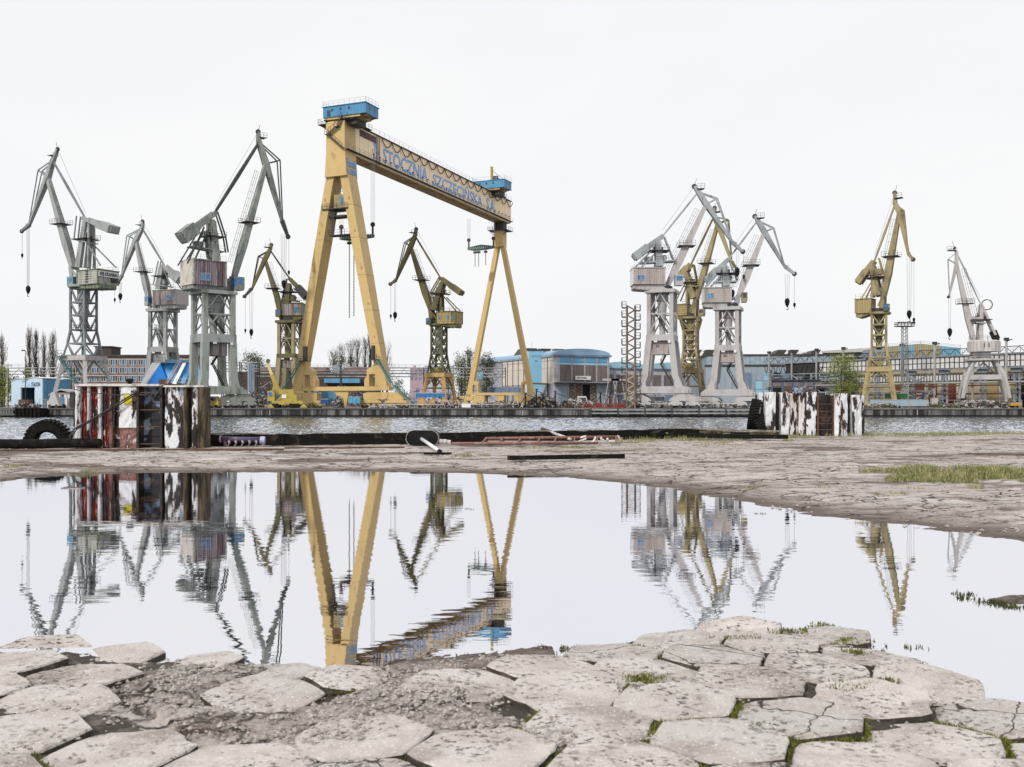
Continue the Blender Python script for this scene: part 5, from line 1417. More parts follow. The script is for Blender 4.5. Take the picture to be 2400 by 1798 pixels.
# 3 -- big green-grey crane
c = Crane(500, 206, 43, 40, 'tall green grey slewing crane on thick box legs left of the yellow gantry')
upper(c, 1.1, GREEN, mat('dark green steel', (.035,.05,.045), .6, (.08,.1,.09), .5,.65,1), (548,652), (623,384), (605,309), (607,334), (653,377), (661,517), (675,555), (503,499), (440,547), ((495,520),(501,612)),
      [(665,550,668,4,True),(677,556,640,1,False)], jw=(1.5,.9), tiew=.7, link=[(507,497),(526,556),(532,592)], stays=[((474,534),(428,620)),((484,540),(445,612))], post2=((482,541),(491,604)), cwsize=(3.6,3.0,2.6), plat=((445,578),(518,592)), apexb=.6, hw=2.8, ring=684)
house(c, 454, 530, 615, 672, 3.0, mat('streaked plum grey cladding', (.25,.22,.24), .6, (.10,.05,.055), .42,.6,1.0,(1.5,1.5,.1), grime2=(.5,.48,.46), lo2=.6, hi2=.66, scale2=1.4, gscale=8), mat('chalky grey trim', (.42,.40,.37), .7, (.17,.15,.12), .5,.66,1.2), wins=[(471,492,640,657.6,GLASS)], under=683, fm=GREEN, end_m=mat('sunlit rust spotted end wall', (.55,.52,.48), .65, (.32,.27,.25), .5,.66,1.2,(1,1,.3), grime2=(.2,.1,.08), lo2=.6, hi2=.65, scale2=3))  # end wall coloured paler than the cladding, as the sunlit face
cab(c, 548, 568, 649, 682, GREEN, b=-2.4, w=2.0)
tower_box(c, mat('mottled grey green column', (.30,.325,.30), .6, (.13,.14,.10), .5,.68,.6,(1,1,.3), grime2=(.07,.05,.035), lo2=.62, hi2=.67, scale2=2.5, gscale=6), GREY, 6.0, 5.6, 684, 785, 804, 906, 924, 3.2, 5.9, colw=1.0)
mb_ = None

# 4 -- olive crane behind the gantry leg
c = Crane(680, 250, 179, -15, 'olive green slewing crane partly behind the left leg of the yellow gantry')
upper(c, 1.0, OLIVE, DARK, (657,739), (621,608), (636,574), (633,586), (606,601.6), (591,676), (573,695), (678,652), (708,684), ((678,668),(673,711)),
      [(589,682,781,3,True),(575,697,776,1,False)], jw=(1.4,.75), bend=(649.5,696), link=[(672,654),(660,712)], stays=[((690,676),(718,706))], cwsize=(3.2,2.4,1.8), plat=((662,703),(700,706)), ring=752)
house(c, 661, 707, 711, 739, 2.2, CLAD, OLIVE, wins=[(690,700,722,731,GLASS)], under=750, fm=OLIVE)
cab(c, 647, 659, 726, 743, OLIVE, b=2.2, w=1.5)
tower_box(c, mat('dusty khaki column', (.30,.26,.16), .6, (.14,.12,.08), .48,.68,.5,(1,1,.3), grime2=(.12,.07,.04), lo2=.62, hi2=.68, scale2=2.2), OLIVE, 3.95, 4.0, 752, 830, 840, 916, 928, 2.8, 5.0, mbox=CLAD)

# 5 -- lattice crane between the gantry legs
c = Crane(1029, 245, 159, -22, 'dark olive lattice slewing crane seen between the two piers of the yellow gantry')
upper(c, 1.0, OLIVE, OLIVE, (1011,729), (962.5,578), (975.5,537), (973,553), (950,569), (928,657), (915,666), (1032,651), (1070,679), ((1038,664),(1020,728)),
      [(926,660,741,2,True),(916,668,742,1,False)], jw=(1.7,.8), link=[(1030,652),(1012,683),(1014,724)], stays=[((1043,696),(1074,729))], post2=((1036,697),(1036,729)), cwsize=(3.4,2.4,1.3), plat=((1012,686),(1048,690)), hw=1.9, ring=763)
a0,a1,zb,zt,hs = house(c, 1024, 1068, 730, 758, 2.0, OLIVECLAD, OLIVE, under=762, pitch=.8)
for px in (1031, 1049, 1060):
    p_ = c.J(px, 745, 2.0)[0]
    c.u('window', GLASS, lambda q: q.box(p_-.25,p_+.25,2.12,2.16,zb+1.2,zb+2.0), hs)
c.u('hazard_stripe', BLACK, lambda q: [q.bar((a0+.35,2.13,zb+.4+i*.42),(a0+.75,2.13,zb+.7+i*.42),.04,.12) for i in range(6)] + [q.bar((a0+1.15,2.13,zb+.4+i*.42),(a0+.75,2.13,zb+.7+i*.42),.04,.12) for i in range(6)], hs)
cab(c, 1001, 1012, 746, 761, OLIVE, b=1.6, w=1.4)
tower_lattice(c, OLIVE, mat('dusty orange ochre paint', (.48,.31,.13), .6, (.28,.16,.06), .5,.7,.6), 1.43, (763,786,808,830), ((853,1.75),(875,2.15)), 935, 3.0, mcol=GREY, chord=.4, cab_m=OLIVECLAD)

# 6 -- yellow crane on the right
c = Crane(2060, 215, -35, -20, 'mustard yellow lattice slewing crane on the right beside the floodlight mast')
upper(c, 1.0, OCHRE, OCHRE, (2071,697), (2108,497), (2097,452), (2098,478), (2118,493), (2129,595), (2140,608), (2049.5,612), (2022,649), ((2046,625),(2060,694)),
      [(2131,600,739,3,True),(2142,610,751,1,False)], jw=(1.7,.8), link=[(2060,605),(2070,642)], stays=[((2044,663),(2024,700))], post2=((2046,650),(2046,697)), cwsize=(3.0,2.4,1.4), plat=((2040,645),(2070,648)), hw=1.8, ring=736)
a0,a1,zb,zt,hs = house(c, 2005, 2040, 700, 733, 1.9, OLIVECLAD, OCHRE, under=737, pitch=.8)
cab(c, 2072, 2084, 713, 729, mat('dark teal cab', (.06,.09,.08), .5), b=-1.4, w=1.5)
tower_lattice(c, OCHRE, mat('straw yellow leg paint', (.37,.30,.15), .6, (.20,.15,.07), .5,.7,.6), 1.47, (736,762,786,813), ((838,1.78),(861,2.1)), 938, 3.15, mcol=OLIVE, chord=.5, cab_m=OLIVECLAD)

# 7 -- pale grey crane, right group
c = Crane(1552, 206, 0, -19, 'tall pale grey slewing crane with blue window, left of the right hand group')
upper(c, 1.05, PALEBG, PALEBG, (1565,668), (1655,479), (1627,437), (1636.6,450), (1680,466), (1716.6,568), (1741,590), (1553,554), (1502,592), ((1541,566),(1544,626)),
      [(1728,588,640,2,True),(1743,592,650,1,False)], jw=(1.8,.9), jm=PALE, link=[(1557,556),(1570,590),(1580,613)], stays=[((1530,585),(1487,628)),((1538,592),(1502,628))], cwsize=(3.4,2.6,1.7), plat=((1500,617),(1580,613)), apexb=.6, hw=2.6, ring=681)
house(c, 1486, 1558, 628, 666, 2.7, CLADPINK, PALE, wins=[(1494,1510,645,656.5,GLASS)], under=680, fm=PALE, end_m=WHITE)
cab(c, 1581, 1600, 645, 670, PALE, b=-2.4, w=1.8)
tower_box(c, PALE, PALE, 4.7, 4.5, 681, 786, 800, 906, 922, 3.6, 5.9, mbox=CLADPINK)

# 8 -- yellow crane between the two pale ones
c = Crane(1619, 235, -30, -20, 'ochre lattice slewing crane standing between and behind the two pale grey cranes')
upper(c, 1.0, OCHRE, OLIVE, (1632,702), (1682,525), (1675,487), (1673,508), (1707,515), (1715,614), (1727,631), (1620,619), (1604,637), ((1609,640),(1629,700)),
      [(1717,618,690,2,True)], jw=(1.5,.8), link=[(1626,620),(1634,662)], stays=[((1607,668),(1590,705))], post2=((1612,662),(1612,716)), cwsize=(2.6,2.2,1.5), plat=((1605,672),(1640,672)), hw=1.8, ring=747)
house(c, 1587, 1609, 713, 739, 1.9, OLIVECLAD, OCHRE, under=746, horiz=True)
cab(c, 1639, 1651, 725, 741, OCHRE, b=-1.2, w=1.5, gm=DKGLASS)
tower_lattice(c, OCHRE, OCHRE, 1.5, (747,775,797,820), ((843,1.8),(865,2.15)), 935, 3.0, mcol=OCHRE, chord=.45, flare=2.2, cab_m=OLIVECLAD)

# 9 -- second pale grey crane
c = Crane(1707, 208, -7, -20, 'shorter pale grey slewing crane at the right end of the right hand group')
upper(c, 1.0, PALEBG, PALEBG, (1731,695), (1791.5,543.5), (1768.6,507), (1776,517), (1813,535), (1839,624), (1862,642), (1707,608), (1668,646), ((1698,623),(1701,672)),
      [(1845,642,711,3,True),(1862,645,716,1,False)], jw=(1.7,.85), jm=PALE, link=[(1709,610),(1721,640),(1728,660)], stays=[((1690,634),(1652,674)),((1696,640),(1664,674))], cwsize=(3.2,2.4,1.6), plat=((1672,662),(1726,661)), apexb=.6, hw=2.4, ring=721)
house(c, 1650, 1713.5, 674, 708, 2.5, CLADPINK, PALE, wins=[(1658,1672,688,699,GLASS)], under=720, fm=PALE, end_m=WHITE)
cab(c, 1738, 1751, 686, 709, OCHRE, b=-2.2, w=1.7, gm=DKGLASS)
tower_box(c, PALE, PALE, 4.1, 4.0, 721, 810, 823, 913, 928, 3.1, 5.4, mbox=CLADPINK)

# 10 -- small pale crane at the far right
c = Crane(2306, 212, 168, -20, 'slender pale crane on curved tapering legs at the far right')
upper(c, .66, PALE, GREY, (2281,797), (2242,619), (2237.5,582), (2242,592), (2221.6,608), (2225.6,690), (2223,696), (2298,712), (2331,786), ((2299,720),(2296,798)),
      [(2226,694,781,2,True)], jw=(1.5,.7), tiew=.3, link=[(2300,716),(2286,752)], cwm=BLACK, cwsize=(2.0,1.4,1.3), plat=((2284,757),(2308,758)), apexb=.4, ropes=True, ring=841)
c.u('wheel', DARK, lambda q: q.path([(c.J(2314,714)[0]+1.1*math.cos(t*math.pi/8), -.3, c.J(2314,714)[1]+1.1*math.sin(t*math.pi/8)) for t in range(17)], .12, 5))
zt_, zb_ = c.Z(801), c.Z(825)
hs = c.u('machinery_house', mat('cream ribbed cladding', (.55,.52,.49), .6, (.3,.27,.25), .48,.66,.8,(1,1,.2)), lambda q: q.lathe([(3.2,zb_),(3.2,zt_),(2.9,zt_+.25)], 28))
c.u('rib', PALE, lambda q: [q.bar((3.22*math.cos(t*math.pi/14),3.22*math.sin(t*math.pi/14),zb_),(3.22*math.cos(t*math.pi/14),3.22*math.sin(t*math.pi/14),zt_),.14,.14) for t in range(28)], hs)
c.u('window', DKGLASS, lambda q: (q.bar((-.2,3.26,zb_+.9),(-.2,3.26,zb_+1.8),.6,.1), q.bar((.7,3.2,zb_+.9),(.7,3.2,zb_+1.8),.6,.1)), hs)
c.u('railing', DARK, lambda q: railing(q, [(3*math.cos(t*math.pi/6),3*math.sin(t*math.pi/6),zt_+.25) for t in range(13)], 1, 1.4, .025), hs)
c.t('slewing_post', PALE, lambda q: q.lathe([(2.2,c.Z(845)),(2.2,c.Z(841)),(1.4,c.Z(839)),(1.4,zb_+.02)], 16))
c.t('ring_platform', PALE, lambda q: (q.lathe([(3.9,c.Z(846)),(3.9,c.Z(842))], 20), railing(q, [(3.8*math.cos(t*math.pi/5),3.8*math.sin(t*math.pi/5),c.Z(842)) for t in range(11)], 1, 1.4, .03)))
for sx, sy in ((-1,-1),(1,-1),(1,1),(-1,1)):
    pts = [(1.9,c.Z(846),.55),(2.7,c.Z(862),.6),(3.3,c.Z(880),1.0),(3.7,c.Z(894),.75),(4.2,c.Z(915),.55),(4.5,c.Z(934),.5)]
    def lg(q):
        for (h0,z0,w0),(h1,z1,w1_) in zip(pts[:-1],pts[1:]): q.bar((sx*h0,sy*h0,z0),(sx*h1,sy*h1,z1),w0,w0,w1_,w1_)
    c.t('leg', PALE, lg)
    c.t('foot', DARK, lambda q: (q.box(sx*4.5-1,sx*4.5+1,sy*4.5-.4,sy*4.5+.4,.3,1.3)))
for k in range(4):
    cor = ((-1,-1),(1,-1),(1,1),(-1,1)); a, b = cor[k], cor[(k+1)%4]; h_ = 3.35; z_ = c.Z(885)
    c.t('tie_beam', PALE, lambda q: q.bar((a[0]*h_,a[1]*h_,z_),(b[0]*h_,b[1]*h_,z_),.6,1.0))
    c.t('brace', GREY, lambda q: q.bar((a[0]*h_,a[1]*h_,z_),((a[0]+b[0])*.9,(a[1]+b[1])*.9,c.Z(848)),.25,.25))
# ------------------------------------------------------------------ far quay, yard and buildings
QW = 201.0
fq = MB()
fq.add([(-1500,QW+.6,ZG),(1500,QW+.6,ZG),(1500,4000,ZG),(-1500,4000,ZG)], [(0,1,2,3)])
tag(fq.build('far_quay_ground', mat('yard ground', (.24,.225,.20), .9, (.11,.10,.085), .42,.62,.15, grain=.25, gscale=1.5, grime2=(.08,.075,.02), lo2=.6, hi2=.66, scale2=.08)), kind='structure')
WALLM = mat('streaked quay wall', (.16,.155,.155), .85, (.02,.02,.022), .40,.56,.8,(1,1,.05), grime2=(.5,.49,.49), lo2=.60, hi2=.66, scale2=1.1, gscale=6)
qwf = tag(MB().box(-300,300,QW+.15,QW+.6,-2.2,ZG-.004).build('quay_wall', mat('dark wall core', (.03,.03,.03), .9)), kind='structure')
for k in range(-22, 23):
    x = k*6.0 + 20
    o = MB().box(x+.06, x+5.94, QW-.05, QW+.15, -1.0, .18).build('panel', WALLM, qwf)
tag(MB().box(-300,300,QW-.25,QW+.62,.18,ZG+.06).build('quay_coping', mat('dark coping', (.09,.09,.09), .8, (.22,.21,.20), .5,.64,.5,(.1,1,1))), kind='structure')

def bb(name, label, cat, px0, px1, y0, y1, D, depth, m_, group=None, base=False):
    """simple block with its near face at distance D, drawn from photograph rows y0 (top) and y1"""
    a, b = at(px0, y0, D), at(px1, y1, D)
    z0 = ZG if base else b.z
    mb = MB(); mb.box(a.x, b.x, D, D+depth, z0, a.z)
    o = mb.build(name, m_)
    return tag(o, label, cat, group) if label else o
def zrow(y, D): return CAMZ - (y-HORIZON)/F*D
def xcol(px, D): return (px-1200)/F*D

BRICK = mat('rose brown brick', (.20,.125,.115), .85, (.12,.075,.07), .45,.62,1.2, grain=.25, gscale=7)
ROOFD = mat('dark tar roof', (.05,.045,.045), .8, (.10,.09,.085), .5,.65,.8)
PALEW = mat('pale concrete band', (.45,.42,.41), .8, (.3,.27,.26), .5,.66,.8)
WFRAME = mat('white window frame', (.62,.62,.62), .5, grain=0)
RUNG = mat('grey runway steel', (.24,.27,.31), .6, (.14,.15,.17), .48,.66,1)
SLATE = mat('slate blue cladding', (.16,.22,.32), .6, (.10,.14,.22), .45,.65,.8,(1,1,.2), gscale=5)
GREYBL = mat('grey blue sheeting', (.30,.36,.43), .6, (.20,.25,.31), .45,.66,.8,(1,1,.2), gscale=5)
MAUVE = mat('dirty mauve glazing', (.19,.165,.17), .35, (.10,.075,.07), .42,.62,1.2,(2,2,.12), gscale=6)
LILAC = mat('lilac concrete', (.40,.41,.47), .8, (.28,.27,.32), .45,.66,1.0)

# office block
D = 300
ob = empty('office_building', (xcol(148,D), D, ZG), R(-1), 'long three storey brick office building with window bands behind the left cranes', 'office building')
Wd = xcol(455,D) - xcol(148,D); Ht = zrow(836,D)-ZG
MB().box(0,Wd,0,12,0,Ht).build('wall', BRICK, ob)
MB().box(-.4,Wd+.4,-.5,12.4,Ht,Ht+.55).build('roof', ROOFD, ob)
for (ya, yb) in ((843.5,856),(862,874.5),(881.5,894),(901,912)):
    za, zb_ = zrow(ya,D)-ZG, zrow(yb,D)-ZG
    MB().box(0,Wd,-.16,-.003,za+.02,za+.3).build('lintel_band', PALEW, ob)
    n = 14; st = Wd/n
    for k in range(n):
        x0 = k*st+.25; x1 = (k+1)*st-.35
        w_ = MB(); 
        for q in range(4):
            xx = x0 + (x1-x0)*q/3; w_.box(xx-.06,xx+.06,-.12,-.01,zb_,za)
        w_.box(x0,x1,-.10,-.012,zb_-.08,zb_+.05)
        fr = w_.build('window', WFRAME, ob)
        for q in range(3):
            MB().box(x0+(x1-x0)*q/3+.06, x0+(x1-x0)*(q+1)/3-.06, -.05,-.02, zb_+.05, za).build('pane', GLASS if (k*7+q*3+int(ya)) % 5 < 2 else DKGLASS, fr)
p0 = xcol(217,D)-xcol(148,D); p1 = xcol(255,D)-xcol(148,D)
MB().box(p0,p1,2,9,Ht+.5,zrow(813,D)-ZG).build('penthouse', mat('dark brown penthouse', (.055,.04,.04), .8), ob)
MB().box(p0-.4,p1+.3,1.6,9.4,zrow(813,D)-ZG,zrow(813,D)-ZG+.35).build('penthouse_roof', ROOFD, ob)

# sky blue shed with the lettering
D = 228; th = R(-20)
sh = empty('blue_shed', (xcol(99.5,D), D, ZG), th, 'pale blue sheet metal shed with double gable and dark doorway at the far left', 'shed')
Wf, Ls = 9.45, 8.4
hz_ = lambda y: zrow(y, D)-ZG
front = [(-Wf,0),(-6.3,0),(-6.3,hz_(908)),(-2.3,hz_(908)),(-2.3,0),(0,0),(0,hz_(887)),(-2.4,hz_(884.6)),(-4.6,hz_(888)),(-7.4,hz_(888)),(-Wf,hz_(893))]
fix_normals(MB().prism(front, lambda u,v,c: (u,c,v), 0, .25).build('front_wall', mat('lit blue sheeting', (.46,.60,.72), .5, (.38,.52,.65), .5,.7,.6,(1,1,.2)), sh))  # same metal as the side walls, coloured paler as the lit front
mb = MB(); mb.box(-.2,0,.25,Ls,0,hz_(888)); mb.corr((0.01,.25),(0.01,Ls),0,hz_(888),.4,.07,(1,0,0)); mb.build('side_wall', SKYBLUE, sh)
MB().box(-Wf+.05,-.25,Ls-.2,Ls,0,hz_(890)).build('back_wall', SKYBLUE, sh); MB().box(-Wf+.02,-Wf+.2,.25,Ls,0,hz_(894)).build('side_wall', SKYBLUE, sh)
rf = [(.25,hz_(887)),(-2.4,hz_(884.2)),(-4.6,hz_(887.6)),(-7.4,hz_(887.6)),(-Wf-.2,hz_(893)),(-Wf-.2,hz_(892)),(-7.4,hz_(886.6)),(-4.6,hz_(886.6)),(-2.4,hz_(883)),(.25,hz_(886))]
fix_normals(MB().prism(rf, lambda u,v,c: (u,c,v), -.2, Ls+.2).build('roof', WHITE, sh))
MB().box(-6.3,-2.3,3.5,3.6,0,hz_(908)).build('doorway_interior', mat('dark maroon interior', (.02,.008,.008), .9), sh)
mb = MB(); mb.box(-6.6,-6.3,-.1,.2,0,hz_(907)); mb.box(-2.9,-2.35,.5,.7,1.6,hz_(914)); mb.build('door_leaf', PALEW, sh)
text_obj('lettering', 'STALKON', mat('ink blue lettering', (.02,.035,.10), .5), sh, frame_m((-3.3,-.02,hz_(906)),(1,0,0),(0,0,1)), 2.6, 1.0, .03, bold=.015)
mb = MB(); mb.prism([(-4.4,hz_(906)),(-3.85,hz_(903)),(-4.05,hz_(898)),(-4.2,hz_(902))], lambda u,v,c: (u,c,v), -.04, -.01); mb.build('emblem', LETTERBLUE, sh)
MB().box(-5.6,-2.5,-1.6,-.4,0,1.9).build('rubble', RUST, sh)
# hut
D = 214
hu = empty('hut', (xcol(119,D), D, ZG), R(-8), 'small weathered grey wooden hut with sagging roof right of the blue shed', 'hut')
wd_ = xcol(166,D)-xcol(119,D); hh = zrow(917,D)-ZG
MB().box(0,wd_,0,3.5,0,hh-.3).build('wall', mat('patched grey boards', (.34,.31,.31), .85, (.14,.12,.12), .45,.6,1.5,(2,2,.3), grime2=(.5,.42,.36), lo2=.6,hi2=.64, scale2=1.5), hu)
fix_normals(MB().prism([(-.3,hh-.7),(wd_*.55,hh+.5),(wd_+.5,hh-.1),(wd_+.5,hh-.3),(wd_*.55,hh+.25),(-.3,hh-.95)], lambda u,v,c: (u,c,v), -.4, 3.9).build('roof', PALEW, hu))
for k in range(6): MB().box(.35+k*.72, .35+k*.72+.5, -.04,-.005, hh-1.55, hh-.75).build('window', WFRAME if k % 3 else DKGLASS, hu)
MB().box(1.5,3.1,-.05,-.01,.9,2.4).build('window', GLASS, hu); MB().box(3.4,3.9,-.06,-.02,0,2.2).build('door', WHITE, hu)
MB().box(-.2,1.1,-1.0,-.1,0,1.6).build('annex', CREAM, hu); MB().box(1.5,3.6,-.9,-.2,0,.8).build('crate', BLACK, hu)
# left pier
pr = empty('pier', (0,0,0), 0, 'dark tarred pier head projecting from the far quay at the left', 'pier')
MB().box(xcol(37,197),xcol(92,197),196.5,QW+.3,-1.9,ZG-.05).build('deck', TAR, pr)
for k in range(7):
    x = xcol(38+k*9,196.4); MB().tube((x,196.35,-1.9),(x,196.35,.5),.16,8).build('pile', TAR, pr)
FT = []
for k in range(6):
    px = 1 + k*6.4
    mb = tyre(.75,.42,.35,18); _t = place_tyre(mb, (xcol(px,200), 200.4, -.35), (0,0,R(25)), 'chalky fender tyre on the far left quay, '+('first from the picture edge','second from the picture edge','third from the picture edge','fourth, left of the middle','fifth, second from the pier head','sixth, touching the pier head')[k])
    FT.append(_t)
for o in FT:
    o.data.materials[0] = mat('chalky tyre', (.30,.31,.30), .8, (.03,.03,.03), .45,.55,2.5); o['group'] = 'fender tyres at the far left'

# blue hull section
D = 226
hb = empty('hull_section', (0,0,0), 0, 'bright blue ship hull section with white sloping end and stair behind the left block', 'hull section')
def xz(px, y, d=0): return (xcol(px,D+d), D+d, zrow(y,D+d))
def poly3(name, pts, m_, par, th_=.3):
    pts = [Vector(p) for p in pts]; n = (pts[1]-pts[0]).cross(pts[2]-pts[0]).normalized()
    mb = MB(); k = len(pts)
    mb.add(pts + [p+n*th_ for p in pts], [tuple(range(k)), tuple(range(2*k-1,k-1,-1))] + [(i,i+k,(i+1)%k+k,(i+1)%k) for i in range(k)])
    return fix_normals(mb.build(name, m_, par))
poly3('end_plate', [xz(356,850,2),xz(375,851,0),xz(338,906,-2),xz(326,906,0)], WHITE, hb)
poly3('shell', [xz(375,851,0.1),xz(380,852,1.5),xz(396,898,0),xz(338,906,-1.9)], HULLBLUE, hb)
poly3('shell', [xz(380,852,1.6),xz(464,850,1.6),xz(473,899,0),xz(396,898,0.1)], mat('lighter hull facet blue', (.02,.27,.60), .45, (.015,.22,.52), .45,.68,.4, grain=.05), hb)  # same hull blue made lighter for the facet that catches more light
poly3('deck', [xz(375,851,.2),xz(464,850,1.7),xz(462,852,12),xz(375,852,12)], GREYBL, hb)
MB().box(xcol(388,D+4),xcol(433,D+4),D+4,D+8,zrow(850.4,D+4),zrow(843,D+4)).build('deckhouse', SKYBLUE, hb)
mb = MB(); stairs(mb, (xcol(391,D-2.4),D-2.4,zrow(905,D-2.4)), (xcol(424,D+.3),D+.3,zrow(847,D)), 1.3, 26, (0,1,0)); mb.build('stair', mat('white stair', (.6,.55,.58), .5), hb)
poly3('ramp', [xz(428,851,-1.0),xz(436,851,-1.0),xz(411,903,-3),xz(402,903,-3)], WHITE, hb, .2)
mb = MB(); railing(mb, [(xcol(356,D+3),D+3,zrow(850,D+3)),(xcol(388,D+3),D+3,zrow(850,D+3))],1.1,1.2); mb.build('railing', DARK, hb)
mb = MB(); mb.box(xcol(372,D-2),xcol(396,D-2),D-2,D-1,ZG,zrow(889,D-2)); mb.build('trestle', RUST, hb)
mb = MB(); railing(mb, [(xcol(414,D-4),D-4,zrow(904,D-4)),(xcol(470,D-4),D-4,zrow(904,D-4))],1.6,1.2,.05); mb.build('railing', mat('yellow railing', (.5,.4,.1), .6), hb)
mb = MB(); mb.box(xcol(330,D+2),xcol(470,D+2),D+1,D+9,ZG,zrow(906,D+2)); mb.build('cradle', DARK, hb)

# pipe racks
PIPEM = mat('silver pipe lagging', (.36,.37,.38), .45, (.18,.18,.19), .48,.66,.7,(.2,1,1))
def rack(label, px0, px1, D0, D1, rows, step, group='overhead pipe racks behind the cranes'):
    r_ = empty('pipe_rack', (0,0,0), 0, label, 'pipe rack', group)
    A = Vector((xcol(px0,D0),D0,0)); B = Vector((xcol(px1,D1),D1,0))
    for k, (y, r) in enumerate(rows):
        za = zrow(y,D0); off = Vector((0,(k % 3)*.7,0))
        mb = MB(); mb.tube(A+off+Vector((0,0,za)), B+off+Vector((0,0,za)), r, 8)
        n = int((B-A).length/3.1)
        for i in range(1,n): 
            p = A.lerp(B,i/n)+off+Vector((0,0,za)); mb.tube(p-Vector((.06,0,0)), p+Vector((.06,0,0)), r*1.25, 8)
        mb.build('pipe', PIPEM, r_)
    n = max(2,int((B-A).length/step)); zt = max(zrow(y,D0) for y,_ in rows); zl = min(zrow(y,D0) for y,_ in rows)
    for i in range(n+1):
        p = A.lerp(B,i/n); mb = MB()
        for o in (0,2.0): mb.bar(p+Vector((0,o-.3,ZG)), p+Vector((0,o-.3,zt+.2)), .28,.28)
        for z in (zl-.4, (zl+zt)/2): mb.bar(p+Vector((0,-.6,z)), p+Vector((0,2.2,z)), .22,.22)
        mb.build('post', DARK, r_)
    mb = MB(); railing(mb, [A+Vector((0,-.6,zt+.1)), B+Vector((0,-.6,zt+.1))], 1.0, 2.2, .03)
    n = int((B-A).length/2.4)
    for i in range(n):
        p, q = A.lerp(B,i/n), A.lerp(B,(i+1)/n); a, b = (zl-.6, zt-.3) if i % 2 else (zt-.3, zl-.6)
        mb.bar(p+Vector((0,-.5,a)), q+Vector((0,-.5,b)), .1,.1)
    mb.build('catwalk', DARK, r_)
rack('pipe rack in front of the poplars at the far left', 12, 168, 288, 284, ((863,.17),(870,.14),(877,.16)), 14)
rack('tall pipe rack with risers right of the big green crane', 520, 605, 300, 300, ((850,.18),(857,.15),(864,.2),(871,.15)), 9)
rack('long silver pipe rack running behind the yellow gantry', 600, 1185, 322, 330, ((861,.2),(867.5,.16),(874,.22),(882,.18)), 13)
rp = empty('pipe_riser', (0,0,0), 0, 'bundle of vertical silver pipes at the bend of the pipe rack', 'pipe')
for k in range(4): MB().tube((xcol(583+k*3.2,296),296+k*.3,ZG),(xcol(583+k*3.2,296),296+k*.3,zrow(850+k,296)),.33,8).build('pipe', GREYBL, rp)

# workshop range behind the pipe rack
D = 336
wk = empty('workshop', (xcol(553,D), D, ZG), 0, 'low dark brick workshop range with blue windows behind the pipe racks', 'workshop')
Wd = xcol(880,D)-xcol(553,D); ht = zrow(872,D)-ZG
MB().box(0,Wd,0,14,0,ht).build('wall', mat('sooty brick', (.085,.06,.055), .85, (.05,.04,.04), .45,.6,1), wk)
fix_normals(MB().prism([(-.4,ht),(-.4,ht+.3),(7,zrow(858,D)-ZG),(14.4,ht+.3),(14.4,ht)], lambda u,v,c: (c,u,v), xcol(590,D)-xcol(553,D), xcol(760,D)-xcol(553,D)).build('roof', mat('brown tile roof', (.16,.105,.09), .85, (.10,.07,.06), .45,.6,2,(.3,1,1)), wk))
for k in range(22):
    x0 = 1.5+k*1.75
    fr = MB().box(x0-.05,x0+1.45,-.08,-.003,3.0,5.0).build('window', WFRAME if k%4==0 else SLATE, wk)
    MB().box(x0+.05,x0+1.35,-.11,-.081,3.1,4.9).build('pane', mat('navy pane', (.02,.035,.09), .2, grain=0), fr)
a0, a1 = xcol(764,D)-xcol(553,D), xcol(846,D)-xcol(553,D)
mb = MB(); mb.box(a0,a1,-3,-.2,zrow(898,D)-ZG,zrow(888,D)-ZG); mb.corr((a0,-3.01),(a1,-3.01),zrow(898,D)-ZG,zrow(888,D)-ZG,.6,.1,(0,-1,0)); mb.build('canopy', SKYBLUE, wk)
hs2 = empty('house', (xcol(797,372),372,ZG), 0, 'house with brown hipped roof and chimney beyond the pipe rack', 'house')
w_ = xcol(868,372)-xcol(797,372)
MB().box(0,w_,0,9,0,zrow(872,372)-ZG).build('wall', BRICK, hs2)
zt, zb_ = zrow(858,372)-ZG, zrow(873,372)-ZG
mb = MB(); mb.add([(-.5,-.5,zb_),(w_+.5,-.5,zb_),(w_+.5,9.5,zb_),(-.5,9.5,zb_),(1.8,4.5,zt),(w_-3.2,4.5,zt)], [(0,1,5,4),(1,2,5),(2,3,4,5),(3,0,4),(3,2,1,0)]); mb.build('roof', mat('brown hip roof', (.15,.10,.09), .85, (.09,.065,.06), .45,.6,2), hs2)
MB().box(-3.2,-1.0,3,4.5,0,zrow(855,372)-ZG).build('chimney', GREYBL, hs2)
# far apartments
for (a, b, y, m_, lb) in ((961,994,862,mat('pink plaster', (.40,.29,.33), .8, (.32,.24,.3), .45,.65,.5),'pink apartment block with small windows far behind the olive crane'),(995,1062,857,mat('lavender plaster', (.42,.42,.52), .8),'long lavender apartment block on the skyline left of the trees'),(1118,1176,860,mat('pale mauve plaster', (.46,.46,.54), .8),'pale mauve apartment block on the skyline right of the trees')):
    D = 620; e = empty('apartment_building', (xcol(a,D),D,ZG), 0, lb, 'apartment building', 'apartment blocks on the skyline')
    w_ = xcol(b,D)-xcol(a,D); h_ = zrow(y,D)-ZG
    MB().box(0,w_,0,12,0,h_).build('wall', m_, e); MB().box(w_*.2,w_*.35,3,7,h_,h_+1.6).build('lift_house', m_, e)
    for r_ in range(3):
        for k in range(int(w_/2.6)): MB().box(.6+k*2.6,2.0+k*2.6,-.12,-.01,h_-2.4-r_*2.7,h_-1.0-r_*2.7).build('window', SLATE, e)

